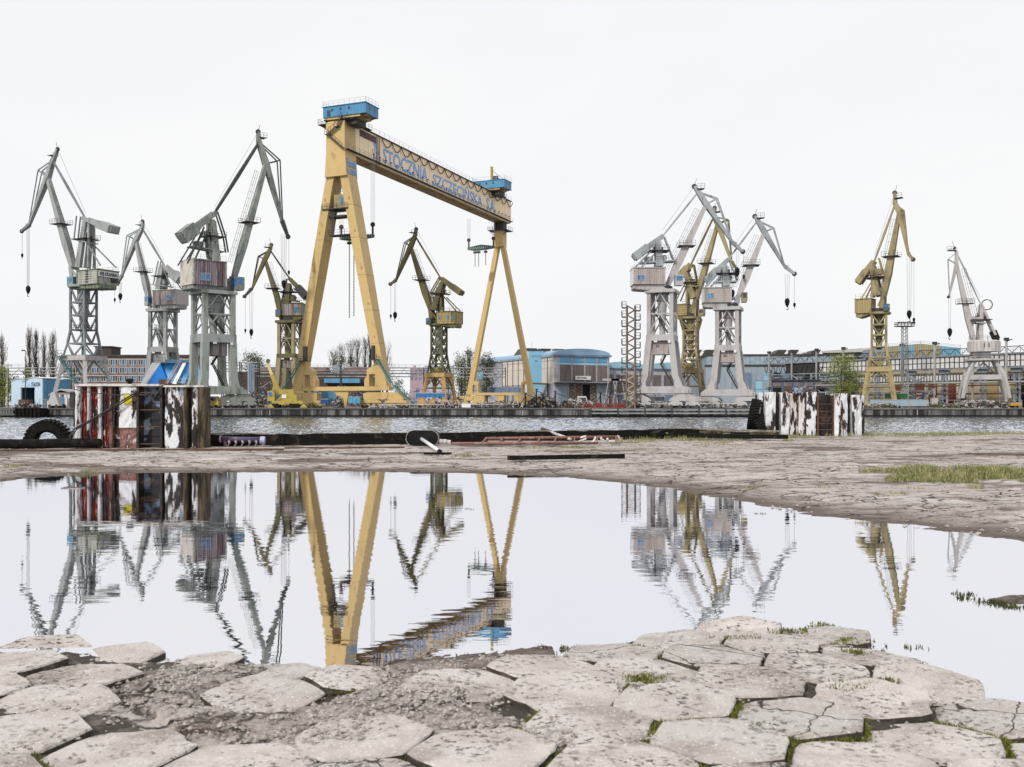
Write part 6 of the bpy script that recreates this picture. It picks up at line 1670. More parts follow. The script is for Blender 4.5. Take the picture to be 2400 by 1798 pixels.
# main halls: common turned frame at the corner of the blue hall
C0 = Vector((xcol(1300,343), 343, ZG-.2)); th = R(23.7)
def hall(name, label, cat):
    e = empty(name, C0, th, label, cat)
    e.scale = (1.27, 1.27, 1.27)
    return e
H = 14.2
bh = hall('blue_hall', 'sky blue arched assembly hall with brown glazing and a white sign over the gate', 'hall')
Wh = 17.2
MB().box(0,Wh,0,60,0,H).build('wall', LILAC, bh)
arch = [(-.4,H)] + [(Wh/2 + (Wh/2+.2)*math.cos(math.pi - math.pi*k/16), H + .35 + 1.75*math.sin(math.pi*k/16)**.8) for k in range(17)] + [(Wh+.4,H)]
fix_normals(MB().prism(arch, lambda u,v,c: (u,c,v), -.35, 60).build('roof', mat('hazy blue gable', (.24,.40,.56), .6, (.30,.40,.52), .45,.65,.3), bh))
MB().box(-.5,Wh+.5,-.5,-.36,H-.15,H+.35).build('cornice', SLATE, bh)
def zl(y): return (948-y)*271.5/F+1.2-ZG
cols = [(.3+1.4,5.3),(5.9,9.9),(10.3,13.4+.6),(14.4,16.6)]
cols = [(1.6,5.0),(5.5,9.1),(9.5,12.9),(13.3,16.4)]
for k, (a, b) in enumerate(cols):
    MB().box(a,b,-.06,-.003,zl(848),zl(837)).build('upper_panel', SKYBLUE, bh)
    MB().box(a-.1,b+.1,-.1,-.062,zl(849.5),zl(848.2)).build('sill', SLATE, bh)
    w_ = MB().box(a,b,-.08,-.003,zl(894),zl(855)).build('window', mat('rust bronze frame', (.17,.12,.09), .6), bh)
    n = 6
    for q in range(n):
        for (y0_, y1_) in ((855.6,873),(873.8,893.5)):
            MB().box(a+(b-a)*q/n+.05, a+(b-a)*(q+1)/n-.05, -.11,-.082, zl(y1_), zl(y0_)).build('pane', MAUVE, w_)
for x in (1.3,5.25,9.3,13.1,16.6): MB().box(x-.14,x+.14,-.2,-.004,zl(896),zl(836)).build('pilaster', PALEW, bh)
MB().box(0,Wh,-.07,-.004,zl(855),zl(850)).build('band', PALEBLUE, bh)
MB().box(-.6,Wh+9,-2.2,0,zl(899),zl(897)).build('canopy', DARK, bh)
sg = MB().box(6.2,11.0,-.5,-.35,zl(890.3),zl(881)).build('sign', WHITE, bh)
text_obj('lettering', 'JVP STEEL', BLACK, sg, frame_m((6.5,-.52,zl(888.3)),(1,0,0),(0,0,1)), 3.2, .55, .03, shear=.25, bold=.02)
for (a, b, m_) in ((.9,4.2,GREYBL),(8.7,11.0,BLACK),(13.2,16.6,GREYBL)):  # black one paints in the dark of an open gateway
    MB().box(a,b,-.12,-.004,0,zl(901)).build('gate', m_, bh)
LATD = mat('brown lattice gate', (.24,.17,.11), .7, (.06,.04,.03), .48,.55,4, grime2=(.5,.44,.38), lo2=.55,hi2=.6,scale2=3)
for (a, b) in ((4.5,6.2),(6.4,8.5),(11.2,13.0)):
    g_ = MB().box(a,b,-.16,-.004,0,zl(902)).build('gate', LATD, bh)
    mb = MB()
    for k in range(7):
        z = .3+k*.9; mb.bar((a+.1,-.2,z),(b-.1,-.2,z+.8),.08,.1); mb.bar((b-.1,-.2,z),(a+.1,-.2,z+.8),.08,.1)
    mb.build('lattice', RUST, g_)
# long cream side wall
Ls = 37.0
for k in range(9):
    y0, y1 = .4+k*4.0, 4.1+k*4.0
    if k == 2: continue
    for (za, zb_) in ((zl(862),zl(846)),(zl(846)+.08,zl(838)-.9),(zl(838)-.8,zl(836)),(zl(900),zl(862)-.08)):
        if zb_ <= za: continue
        MB().box(-.12,-.004,y0,y1,min(za,zb_),max(za,zb_)).build('panel', CREAM, bh)
    MB().box(-.22,-.003,y1+.02,y1+.28,0,H-.2).build('pilaster', DARK, bh)
MB().box(-.45,-.0,-.3,60,H-.25,H+.3).build('eaves', GREYBL, bh)
ST = mat('sooty skylight', (.035,.033,.03), .6, (.3,.28,.22), .58,.64,3,(6,1,1))
def sawtooth(par, x0, y0, L, hgt, n, z, dirx=True, m_=ST):
    for k in range(n):
        x = x0 + k*L
        fix_normals(MB().prism([(x,z),(x+.35*L,z+hgt),(x+1.05*L,z+hgt),(x+.7*L,z)], lambda u,v,c: (u,c,v), y0, y0+7).build('skylight', m_, par))
        MB().prism([(x+.74*L,z),(x+1.08*L,z+hgt*.95),(x+1.36*L,z)], lambda u,v,c: (u,c,v), y0+.1, y0+6.8).build('skylight_cheek', WHITE, par)
sawtooth(bh, 1.2, 24, 4.6, 2.1, 3, H+1.3)
# blue tower with number
tw = empty('stair_tower', (xcol(1239,352), 352, ZG), R(2), 'plain sky blue stair tower numbered 22 against the cream hall wall', 'tower')
w_ = xcol(1274,352)-xcol(1239,352); ht = zrow(822,352)-ZG
MB().box(0,w_,0,6,0,ht).build('wall', mat('tower blue', (.20,.43,.60), .6, (.16,.37,.54), .45,.68,.4), tw); MB().box(-.25,w_+.25,-.25,6.2,ht,ht+.35).build('roof', DARK, tw)
text_obj('lettering', '22', DARK, tw, frame_m((w_*.42,-.03,ht-4.0),(1,0,0),(0,0,1)), .95, .65, .03)
MB().box(w_*.15,w_*.9,-.03,-.005,ht-2.3,ht-1.6).build('name_band', mat('illegible dark lettering', (.05,.14,.24), .6, (.2,.43,.6), .47,.53,5,(2.5,1,1), grain=0), tw)
MB().box(-1.0,0,1,6,0,ht-.1).build('side_wing', WHITE, tw)
MB().box(w_*.1,w_*.95,-.06,-.01,0,zrow(908,352)-ZG).build('door', PALEBLUE, tw)
MB().tube((w_*.25,3,ht),(w_*.25,3,ht+3.2),.05,5).build('aerial', ROPE, tw); MB().tube((w_*.7,3,ht),(w_*.7,3,ht+.9),.2,6).build('vent', DARK, tw); MB().tube((w_*.95,3,ht),(w_*.95,3,ht+.9),.2,6).build('vent', DARK, tw)
mb = MB(); mb.bar((-2,-7,zrow(898,345)-ZG),(7.5,-4,zrow(900,345)-ZG),2.2,.5); 
for x in (.5,6.5): mb.bar((x,-6,0),(x+.3,-6,zrow(899,345)-ZG),.25,.25)
mb.build('conveyor', OLIVE, tw)
# second hall
h2 = hall('low_hall', 'lower hall with pale blue barrel roof and brown glazing behind the pale cranes', 'hall')
H2 = 11.2
MB().box(Wh+.05,62,5,50,0,H2).build('wall', LILAC, h2)
for (a, b) in ((Wh+.6,32),(33,47),(48,61)):
    arch = [(a,H2)] + [((a+b)/2 + (b-a)/2*math.cos(math.pi - math.pi*k/14), H2 + 2.0*math.sin(math.pi*k/14)**.8) for k in range(15)] + [(b,H2)]
    fix_normals(MB().prism(arch, lambda u,v,c: (u,c,v), 4.6, 50).build('roof', mat('pale aqua roof', (.28,.48,.58), .6, (.34,.48,.55), .45,.65,.3), h2))
MB().box(Wh+.1,62.3,4.5,4.98,H2-.15,H2+.15).build('cornice', SLATE, h2)
for k in range(11):
    a = Wh+1.2+k*4.0; b = a+3.0
    w_ = MB().box(a,b,4.92,4.997,4.2,9.4).build('window', mat('rust bronze frame', (.17,.12,.09), .6), h2)
    for q in range(4): MB().box(a+(b-a)*q/4+.05,a+(b-a)*(q+1)/4-.05,4.88,4.918,4.4,9.2).build('pane', MAUVE, w_)
    MB().box(a,b,4.9,4.995,.2,3.6).build('gate', (GREYBL, SLATE, BLACK, PALEBLUE)[k % 4], h2)
sawtooth(h2, 19, 22, 4.0, 2.0, 1, H2+2.4)
# big grey hall with door and north lights
D = 300
gh = empty('grey_hall', (xcol(1655,D), D, ZG), R(-3), 'big grey blue hall with tall sliding door and sawtooth roof lights', 'hall')
Wd = xcol(1965,D)-xcol(1655,D); ht = zrow(858,D)-ZG; ht2 = zrow(830,D)-ZG
MB().box(0,Wd,0,40,0,ht).build('wall', GREYBL, gh)
MB().box(.5,Wd-1,1.5,40,ht,ht2-.5).build('clerestory', GREYBL, gh)
for k in range(26): MB().box(.8+k*(Wd-3)/26,.6+(k+1)*(Wd-3)/26,1.42,1.5-.003,ht+.5,ht2-.8).build('pane', mat('milky clerestory', (.34,.42,.47), .3, (.22,.28,.32), .45,.65,1), gh)
MB().box(-.3,Wd+.3,-.3,1.5,ht-.1,ht+.35).build('ledge', DARK, gh); MB().box(.2,Wd-.6,1.2,40.2,ht2-.5,ht2).build('roof', DARK, gh)
sawtooth(gh, -4.0, 12, 4.2, 2.0, 2, ht2); sawtooth(gh, 23, 12, 3.8, 1.9, 2, ht2+.01); sawtooth(gh, 34, 12, 3.4, 1.7, 1, ht2+.01)
xa, xb = xcol(1768,D)-xcol(1655,D), xcol(1805,D)-xcol(1655,D)
dr = MB().box(xa,xb,-.35,-.004,0,zrow(872,D)-ZG).build('sliding_door', GREYBL, gh)
for k in range(2):
    for r_ in range(4):
        z0 = .15+r_*(zrow(873,D)-ZG)/4; MB().box(xa+.2+k*(xb-xa)/2,xa-.2+(k+1)*(xb-xa)/2,-.45,-.352,z0,z0+(zrow(873,D)-ZG)/4-.3).build('panel', PALEBLUE if (k+r_)%3 else GREYBL, dr)
for px in (1745,1812,1830,1848,1880,1900): 
    x = xcol(px,D)-xcol(1655,D); MB().box(x,x+1.9,-.2,-.004,0,zrow(874,D)-ZG).build('gate', SLATE if px%4 else BLACK, gh)
fix_normals(MB().prism([((xb-xa)/2*(1-math.cos(math.pi*k/10)),zrow(874,D)-ZG+1.6*math.sin(math.pi*k/10)) for k in range(11)], lambda u,v,c: (xa+u,c,v), -.3, -.01).build('door_arch', GREYBL, gh))
# blue and khaki striped hall on the skyline
D = 335
sk = empty('striped_hall', (xcol(2083,D), D, ZG), 0, 'tall hall clad in blue and khaki vertical stripes on the right skyline', 'hall')
X = lambda px: xcol(px,D)-xcol(2083,D)
ZZ = lambda y: zrow(y,D)-ZG
tops = [(2083,812),(2158,805.5),(2200,810),(2252,815.5)]
def topy(px):
    for (a,ya),(b,yb) in zip(tops[:-1],tops[1:]):
        if a <= px <= b: return ya+(yb-ya)*(px-a)/(b-a)
n = 40
KH = mat('khaki cladding sheet', (.33,.30,.19), .6, (.27,.25,.17), .45,.65,.5,(1,1,.2)); BLC = mat('bright blue cladding sheet', (.17,.40,.55), .6, (.14,.32,.46), .45,.65,.5,(1,1,.2))
for k in range(n):
    a = 2083+169*k/n; b = 2083+169*(k+1)/n
    m_ = BLC if (6 <= k <= 10 or k in (12,13) or k >= 29) else KH
    fix_normals(MB().prism([(X(a)+.05,ZZ(850)),(X(b)-.05,ZZ(850)),(X(b)-.05,ZZ(topy(b))),(X(a)+.05,ZZ(topy(a)))], lambda u,v,c: (u,c,v), 0, .3).build('cladding_strip', m_, sk))
fix_normals(MB().prism([(X(p),ZZ(y)+.02) for p,y in tops]+[(X(2252),0),(0,0)], lambda u,v,c: (u,c,v), .3, 40).build('wall', GREYBL, sk))
mb = MB()
for (a,ya),(b,yb) in zip(tops[:-1],tops[1:]): railing(mb, [(X(a),.2,ZZ(ya)),(X(b),.2,ZZ(yb))],.9,4,.04)
mb.build('roof_railing', DARK, sk)
lr = empty('long_roof', (xcol(1890,360),360,ZG), 0, 'long pale hall roof with dark clerestory left of the striped hall', 'hall')
w_ = xcol(2085,360)-xcol(1890,360)
fix_normals(MB().prism([(0,zrow(828,360)-ZG),(0,zrow(825,360)-ZG),(w_,zrow(812,360)-ZG),(w_,zrow(824,360)-ZG)], lambda u,v,c: (u,c,v), 0, 40).build('roof', mat('pale ribbed roof', (.5,.49,.48), .6, (.38,.36,.35), .45,.65,2,(1,.1,.1)), lr))
MB().box(3,w_,1,40,0,zrow(828,360)-ZG-.02).build('wall', DARK, lr)
for k in range(4): MB().prism([(4+k*5,zrow(837,360)-ZG),(6.2+k*5,zrow(829,360)-ZG),(8.4+k*5,zrow(837,360)-ZG)], lambda u,v,c: (u,c,v), .4, .95).build('gable', PALEW, lr)

# crane runway and rusty-door hall along a slanting line on the right
RA, RB_ = Vector((76.0,295,ZG)), Vector((128.0,219,ZG))
rd = (RB_-RA).normalized(); rl = (RB_-RA).length; rang = math.atan2(rd.y, rd.x)
rw = empty('crane_runway', RA, rang, 'long elevated crane runway of white panels on steel columns at the right', 'crane runway')
def rt(px):      # distance along the line for a photograph column
    k = (px-1200)/F; return (k*RA.y - RA.x)/(rd.x - k*rd.y)
z0, z1 = 9.9, 12.6
WP = mat('white runway panel', (.66,.65,.65), .6, (.45,.43,.42), .5,.7,1.5)
mb = MB(); mb.box(0,rl+20,-.5,.5,z1+.12,z1+.5); mb.box(0,rl+20,-.5,.5,z0-.45,z0-.15); mb.build('girder', RUNG, rw)
mb = MB(); mb.box(8,rl+20,-.02,.25,z0-.2,z1+.15); mb.build('web_frame', DARK, rw)
npan = int((rl-6)/1.28)
for k in range(npan):
    x = 20+k*1.28
    if x > rl+18: break
    for (a, b) in ((z0,z0+1.2),(z0+1.42,z1)): MB().box(x+.1,x+1.05,-.12,-.03,a,b).build('panel', WP, rw)
mb = MB(); railing(mb, [(0,-.5,z1+.5),(rl+20,-.5,z1+.5)],1.0,1.8,.03)
n = int(rl/1.6)
for k in range(n):
    a, b = (z1+.5,z1+2.0) if k%2 else (z1+2.0,z1+.5); mb.bar((k*1.6,.5,a),(k*1.6+1.6,.5,b),.12,.12)
mb.bar((0,.5,z1+2.0),(rl,.5,z1+2.0),.18,.18)
for k in range(int(22/.9)):
    a, b = (z0,z1) if k%2 else (z1,z0); mb.bar((k*.9,-.4,a),(k*.9+.9,-.4,b),.14,.14)
mb.build('truss', DARK, rw)
for k, px in enumerate((1809,1862,1920,1983,2040,2120,2197,2286,2365,2420)):
    x = rt(px); tall = z1+ (3.3 if k < 4 or px in (2120,2197,2365) else .1); mb = MB()
    mb.box(x-.2,x+.2,-1.4,-1.0,0,tall); mb.build('column', PALE if px > 2000 else GREY, rw)
    mb = MB(); mb.box(x+.7,x+1.05,.6,1.0,0,z0-.45); mb.box(x+2.0,x+2.35,.6,1.0,0,z0-.45)
    for q in range(7):
        a, b = .4+q*1.3, .4+(q+1)*1.3; mb.bar((x+.87,.8,a),(x+2.17,.8,b),.12,.12); mb.bar((x+2.17,.8,a),(x+.87,.8,b),.12,.12)
    mb.box(x+.2,x+2.8,.2,1.3,z0-1.4,z0-.46); mb.build('lattice_column', RUNG, rw)
    mb = MB(); mb.box(x-.5,x+.5,-1.5,-.8,tall,tall+.7); mb.bar((x,-1.2,tall-.2),(x+1.4,-1.2,tall+.3),.2,.2); mb.build('column_head', DARK, rw)
cps = [rt(p) for p in (1809,1862,1920,1983,2040,2120,2197)]
for k, (a, b) in enumerate(zip(cps[:-1], cps[1:])):
    mb = MB(); mb.bar((a,-1.2,4.2),(b,-1.2,4.2),.25,.3)
    if k in (1,5): 
        for (p,q) in ((4.3,z0-.6),(z0-.6,4.3)): mb.bar((a,-1.2,p),(b,-1.2,q),.22,.22)
        for (p,q) in ((.8,3.9),(3.9,.8)): mb.bar((a,-1.2,p),(b,-1.2,q),.2,.2)
    n = int((b-a)/1.2)
    for q in range(n): mb.bar((a+q*1.2,-1.0,4.2 if q%2 else 3.2),(a+q*1.2+1.2,-1.0,3.2 if q%2 else 4.2),.1,.1)
    if k < 4:
        mb.bar((a,-1.2,7.6),(b,-1.2,7.6),.2,.25)
        for q in range(n): mb.bar((a+q*1.2,-1.0,7.6 if q%2 else 6.8),(a+q*1.2+1.2,-1.0,6.8 if q%2 else 7.6),.1,.1)
    mb.build('bracing', GREY, rw)
of = Vector((-rd.y, rd.x, 0))*13
if of.y < 0: of = -of
dh = empty('rusty_door_hall', RA+of, rang, 'long low hall with rust red sliding doors and striped band behind the runway', 'hall')
def dt(px):
    k = (px-1200)/F; B0 = RA+of; return (k*B0.y - B0.x)/(rd.x - k*rd.y)
MB().box(dt(2010),rl+40,0,20,0,10.3).build('wall', mat('dusty khaki wall', (.40,.34,.21), .7, (.30,.25,.15), .45,.65,.6,(1,1,.2)), dh)
x = dt(2010); k = 0
while x < rl+30 and k < 110:
    MB().box(x,x+.55,-.12,-.003,7.1,8.5).build('panel', WP, dh); x += .85; k += 1
MB().box(dt(2010),rl+40,-.06,-.002,6.9,8.7).build('band', DARK, dh)
RED_D = mat('rust red sliding door', (.19,.045,.02), .75, (.10,.03,.02), .42,.62,1.2,(2,2,.15), grime2=(.30,.13,.03), lo2=.58,hi2=.66,scale2=1.6, gscale=6)
KHD = mat('ochre sliding door', (.36,.27,.13), .7, (.26,.19,.09), .45,.65,1.2,(2,2,.15))
for (a, b, m_) in ((2098,2118,RED_D),(2143,2167,RED_D),(2177,2197,RED_D),(2213,2241,RED_D),(2252,2265,BLACK),(2300,2341,KHD),(2372,2384,KHD),(2385,2410,BLACK)):
    xa, xb = dt(a), dt(b); d_ = MB().box(xa,xb,-.3,-.14,0,6.7).build('door', m_, dh)
    if m_ is not BLACK:
        n = max(2,int((xb-xa)/.9))
        for q in range(n): MB().box(xa+(xb-xa)*q/n+.04,xa+(xb-xa)*(q+1)/n-.04,-.36,-.301,.05,6.6).build('plank', m_, d_)
for px in (2093,2133,2171,2205,2246,2268,2297,2345): MB().box(dt(px)-.25,dt(px)+.25,-.4,-.14,0,6.8).build('pier', PALEW, dh)
MB().tube((dt(2290),-1.5,8.9),(rl+35,-1.5,8.9),.25,8).build('yellow_pipe', mat('yellow gas pipe', (.5,.3,.04), .5), dh); MB().tube((dt(2290),-1.5,8.2),(rl+35,-1.5,8.2),.2,8).build('brown_pipe', RUST, dh)

for z, r, y_, m_ in ((6.1,.22,-1.6,GREY),(5.4,.16,-1.7,RUST),(8.6,.2,2.0,GREY),(3.4,.2,2.2,RUST)):
    MB().tube((2,y_,z),(rl+20,y_,z),r,8).build('service_pipe', m_, rw)
ds = empty('dark_shed', (xcol(1808,284),284,ZG), R(-30), 'low dark blue shed with brown gates behind the runway columns and the willow', 'shed')
DW = 21.0
MB().box(0,DW,0,8,0,7.6).build('wall', mat('sooty blue sheeting', (.07,.10,.16), .6, (.04,.05,.08), .45,.65,.8,(1,1,.2)), ds); MB().box(-.3,DW+.3,-.5,8.3,7.6,7.9).build('roof', ROOFD, ds)
for k in range(7):
    g_ = MB().box(.5+k*3,2.9+k*3,-.15,-.004,0,5.6).build('gate', (BLACK, RUST, GREYBL, RUST, BLACK, SLATE, RUST)[k], ds)
    MB().box(.5+k*3,2.9+k*3,-.1,-.004,6.0,7.0).build('window', MAUVE, ds)
# floodlight mast
D = 236
fm = empty('floodlight_mast', (xcol(2120,D),D,ZG), 0, 'lattice floodlight mast with wide lamp platform right of the mustard crane', 'floodlight mast')
zt = zrow(766,D)-ZG; mb = MB()
for x, y in ((-.5,-.5),(.5,-.5),(.5,.5),(-.5,.5)): mb.bar((x*1.3,y*1.3,0),(x,y,zt),.14,.14)
for k in range(22):
    z = zt*k/22; zz = zt*(k+1)/22; w1_, w2_ = .65-.15*k/22, .65-.15*(k+1)/22
    for (a,b) in (((-1,-1),(1,-1)),((1,-1),(1,1)),((1,1),(-1,1)),((-1,1),(-1,-1))): mb.bar((a[0]*w1_,a[1]*w1_,z),(b[0]*w2_,b[1]*w2_,zz),.08,.08)
mb.build('mast', GREY, fm)
mb = MB(); mb.box(-2.0,2.0,-1.2,1.2,zt,zt+.15); railing(mb,[(-2,-1.2,zt+.15),(2,-1.2,zt+.15),(2,1.2,zt+.15),(-2,1.2,zt+.15),(-2,-1.2,zt+.15)],.9,.8,.04); mb.build('platform', DARK, fm)
for k in range(8): MB().box(-2.0+k*.53,-1.7+k*.53,-1.5,-1.2,zt+.7,zt+1.1).build('floodlight', DARK, fm)
# lattice stair tower
D = 205
st = empty('lattice_stair_tower', (xcol(1479,D),D,ZG), R(-12), 'free standing rusty lattice stair tower with alternating balconies left of the pale cranes', 'stair tower')
zt = zrow(717,D)-ZG
for x in (-.85,.85):
    for y in (-.7,.7): MB().bar((x,y,0),(x,y,zt),.3,.3).build('chord', mat('brown weathered steel', (.13,.10,.075), .7, (.26,.20,.13), .5,.65,.3), st)
n = 11
for k in range(n):
    z = zt*k/n; zz = zt*(k+1)/n
    mb = MB(); mb.bar((-.85,-.7,z),(.85,-.7,(z+zz)/2),.26,.26); mb.bar((.85,-.7,(z+zz)/2),(-.85,-.7,zz),.26,.26); mb.bar((-.85,.7,zz),(.85,.7,(z+zz)/2),.14,.14); mb.bar((-.85,-.7,zz),(-.85,.7,zz),.12,.12); mb.bar((.85,-.7,(z+zz)/2),(.85,.7,(z+zz)/2),.12,.12); mb.build('brace', OCHRE if k < 4 else RUST, st)
    for sx, z_ in ((-1,zz-.3),(1,(z+zz)/2)):
        mb = MB(); a, b = sorted((sx*.9,sx*1.9)); mb.box(a,b,-.7,.7,z_-.18,z_); railing(mb,[(sx*.95,-.7,z_),(sx*1.9,-.7,z_),(sx*1.9,.7,z_)],1.15,.5,.05); mb.build('balcony', DARK, st)

# trees
BARK = mat('grey brown bark', (.085,.07,.055), .95, (.05,.04,.035), .45,.6,3)
LEAF1 = mat('fresh leaf green', (.105,.125,.03), .8, (.05,.065,.02), .42,.6,.9, grain=.3, gscale=9)
LEAF2 = mat('dark leaf green', (.045,.06,.022), .8, (.08,.085,.03), .48,.62,.9, grain=.3, gscale=9)
LEAF3 = mat('yellow green willow leaf', (.27,.30,.06), .8, (.14,.18,.04), .42,.6,.7, grain=.3, gscale=9)
LEAF4 = mat('dry brown bud', (.075,.06,.045), .9, (.05,.045,.03), .45,.6,1)
def leafq(mb, p, s_):
    a = Vector((random.gauss(0,1),random.gauss(0,1),random.gauss(0,1))).normalized(); b = a.orthogonal().normalized()
    a *= s_; b *= s_*.6
    mb.add([p-a, p+b, p+a, p-b], [(0,1,2,3)])
def tree(name, label, px, ytop, D, wpx, leaf, style='round', n=1800, ls=.22, twigs=60, group=None, hfrac=.25, seed=0):
    random.seed(1000+seed+int(px))
    e = empty(name, (xcol(px,D),D,ZG), 0, label, 'tree', group)
    h = zrow(ytop,D)-ZG; rw_ = wpx/F*D/2
    MB().path([(0,0,-.1),(random.uniform(-.2,.2),0,h*.4),(random.uniform(-.3,.3),random.uniform(-.3,.3),h*.92)], .028*h, 7, .01).build('trunk', BARK, e)
    br = MB(); lv = MB()
    tips = []
    for k in range(twigs):
        t = random.uniform(hfrac, .92); z = h*t; a = random.uniform(0,6.28)
        if style == 'poplar':
            L_ = h*random.uniform(.10,.26)*(1.1-t*.6); out = rw_*random.uniform(.35,1.0)*math.sin(math.pi*min(1,(t-hfrac+.12)/(1.12-hfrac)))**.6
            q = Vector((out*math.cos(a), out*math.sin(a), z+L_))
        elif style == 'spread':
            L_ = h*random.uniform(.12,.35); out = rw_*random.uniform(.3,1.0)*(.55+.45*math.sin(math.pi*t)); q = Vector((out*math.cos(a), out*math.sin(a), min(h, z+L_)))
        else:
            u = (t-hfrac)/(1-hfrac); out = rw_*math.sqrt(max(.05,1-(2*u-1)**2*.85))*random.uniform(.45,1.0)
            q = Vector((out*math.cos(a), out*math.sin(a), z+h*random.uniform(-.04,.12)))
        p = Vector((0,0,z*.92)); m_ = p.lerp(q,.5)+Vector((random.uniform(-.15,.15)*rw_,random.uniform(-.15,.15)*rw_,random.uniform(-.02,.02)*h))
        br.path([p,m_,q], .006*h*(1.15-t)+.015, 3, .012, caps=False)
        for s_ in range(5 if style != 'round' else 3):
            c = m_.lerp(q, random.random()); tip = c + Vector((random.gauss(0,.16)*rw_, random.gauss(0,.16)*rw_, random.uniform(.02,.10)*h)); br.path([c,tip], .012+.001*h, 3, .008, caps=False); tips.append(tip)
        tips.append(q)
    br.build('branches', BARK, e)
    for k in range(n):
        c = random.choice(tips)
        sp = .10*rw_+.12 if style != 'round' else .2*rw_
        leafq(lv, c+Vector((random.gauss(0,sp),random.gauss(0,sp),random.gauss(0,sp*.9))), ls*random.uniform(.5,1.3))
    lv.build('crown', leaf, e)
    return e
g1 = 'poplars at the far left'
tree('poplar_tree','tall bare poplar cut by the left picture edge',4,790,310,34,LEAF4,'poplar',420,.09,110,g1,.12,1)
tree('poplar_tree','bare poplar left of the pair behind the street lamp',69,771,320,25,LEAF4,'poplar',420,.09,120,g1,.12,2)
tree('poplar_tree','bare poplar right of the pair behind the street lamp',85,781,322,25,LEAF4,'poplar',420,.09,110,g1,.12,3)
tree('poplar_tree','slimmer bare poplar with a gap on both sides',103,788,320,21,LEAF4,'poplar',380,.09,100,g1,.12,4)
tree('poplar_tree','broad bare poplar nearest the grey lattice crane',124,781,318,33,LEAF4,'poplar',520,.09,130,g1,.12,5)
g2 = 'leafy shrubs and trees in the yard'
tree('willow_tree','yellow green bushy tree at the foot of the poplar pair',62,866,300,18,LEAF3,'round',1500,.2,50,g2,.15,6)
tree('shrub','olive bush at the left picture edge behind the street lamp',3,862,250,50,LEAF3,'round',2200,.2,60,g2,.1,7)
tree('shrub','dark green bush left of the blue shed',34,884,262,34,LEAF2,'round',1200,.2,40,g2,.1,8)
tree('round_tree','rounded leafy tree above the pipe rack left of the yellow gantry',597,829,365,62,LEAF2,'round',3600,.24,90,g2,.25,9)
g3 = 'bare trees between the gantry legs'
for k,(px,y,w_) in enumerate(((783,826,34),(800,814,34),(822,806,34),(838,800,30),(856,797,30),(868,792,20))):
    tree('bare_tree',('low bare tree with dark nests, leftmost behind the hip roof','slender bare tree second from left behind the hip roof','bare tree above the middle of the hip roof','tall bare tree right of the hip roof ridge','tall bare tree close to the right gantry leg','narrow dark bare tree touching the right gantry leg')[k],px,y,395,w_,LEAF4,'spread',260,.18,46,g3,.3,20+k)
tree('bare_tree','lone bare tree just right of the right gantry leg',907,807,395,44,LEAF4,'spread',160,.14,40,g3,.3,30)
for (px,y) in ((785,850),(801,842),(822,847)):
    c_ = at(px,y,392); mb = MB(); random.seed(px)
    for k in range(160): leafq(mb, c_+Vector((random.gauss(0,.9),random.gauss(0,.9),random.gauss(0,1.0))), .3)
    tag(mb.build('mistletoe', LEAF2), {785:'dark mistletoe clump in the leftmost bare tree',801:'dark mistletoe clump high in the second bare tree',822:'dark mistletoe clump low in the third bare tree'}[px], 'mistletoe', 'mistletoe clumps in the bare trees')
tree('leafy_tree','light green tree left of the far gantry leg',1082,832,345,42,LEAF1,'round',2600,.24,70,g2,.15,31)
tree('leafy_tree','sparse taller tree leaning against the far gantry leg',1100,826,350,30,LEAF2,'spread',900,.24,60,g2,.2,32)
tree('leafy_tree','round green tree between the far gantry legs',1141,834,345,48,LEAF2,'round',3400,.24,80,g2,.15,33)
tree('willow_tree','fresh green willow in front of the runway at the right',1972,836,246,66,LEAF3,'round',6500,.16,110,g2,.08,34)
tree('willow_tree','darker green bush beside the fresh willow',2002,870,250,52,LEAF1,'round',2600,.16,60,g2,.08,35)
for k,(px,y,w_) in enumerate(((932,905,34),(1085,905,60),(1050,902,30))):
    tree('shrub',('low green bush below the pipe rack left of the olive crane','wide green bush left of the far gantry foot','low green bush right of the olive crane foot')[k],px,y-18,318,w_,LEAF1,'round',1000,.18,40,g2,.05,40+k)
random.seed(77)
# street lamps
for (px, y, D, lb, m_) in ((60,823,218,'tall dark street lamp before the poplars','a'),(17,858,226,'pale street lamp with double head at the left edge','b')):
    e = empty('street_lamp', (xcol(px,D),D,ZG), 0, lb, 'street lamp', 'street lamps on the left')
    zt = zrow(y,D)-ZG; mm = DARK if m_ == 'a' else mat('yellowed lamp post', (.42,.40,.28), .6)
    MB().tube((0,0,0),(0,0,zt),.11,8,.07).build('post', mm, e)
    MB().bar((0,0,zt),(-.9 if m_ == 'a' else .9,0,zt+.1),.08,.08).build('arm', mm, e)
    MB().prism([(-.9,0),(-.1,.05),(-.1,.25),(-.8,.3)] if m_=='a' else [(.1,.02),(1.1,.05),(1.1,.2),(.1,.25)], lambda u,v,c: (u,c,zt+v), -.15, .15).build('lamp_head', mm, e)
    if m_ == 'b': MB().box(-1.0,-.1,-.15,.15,zt,zt+.2).build('lamp_head', mm, e)
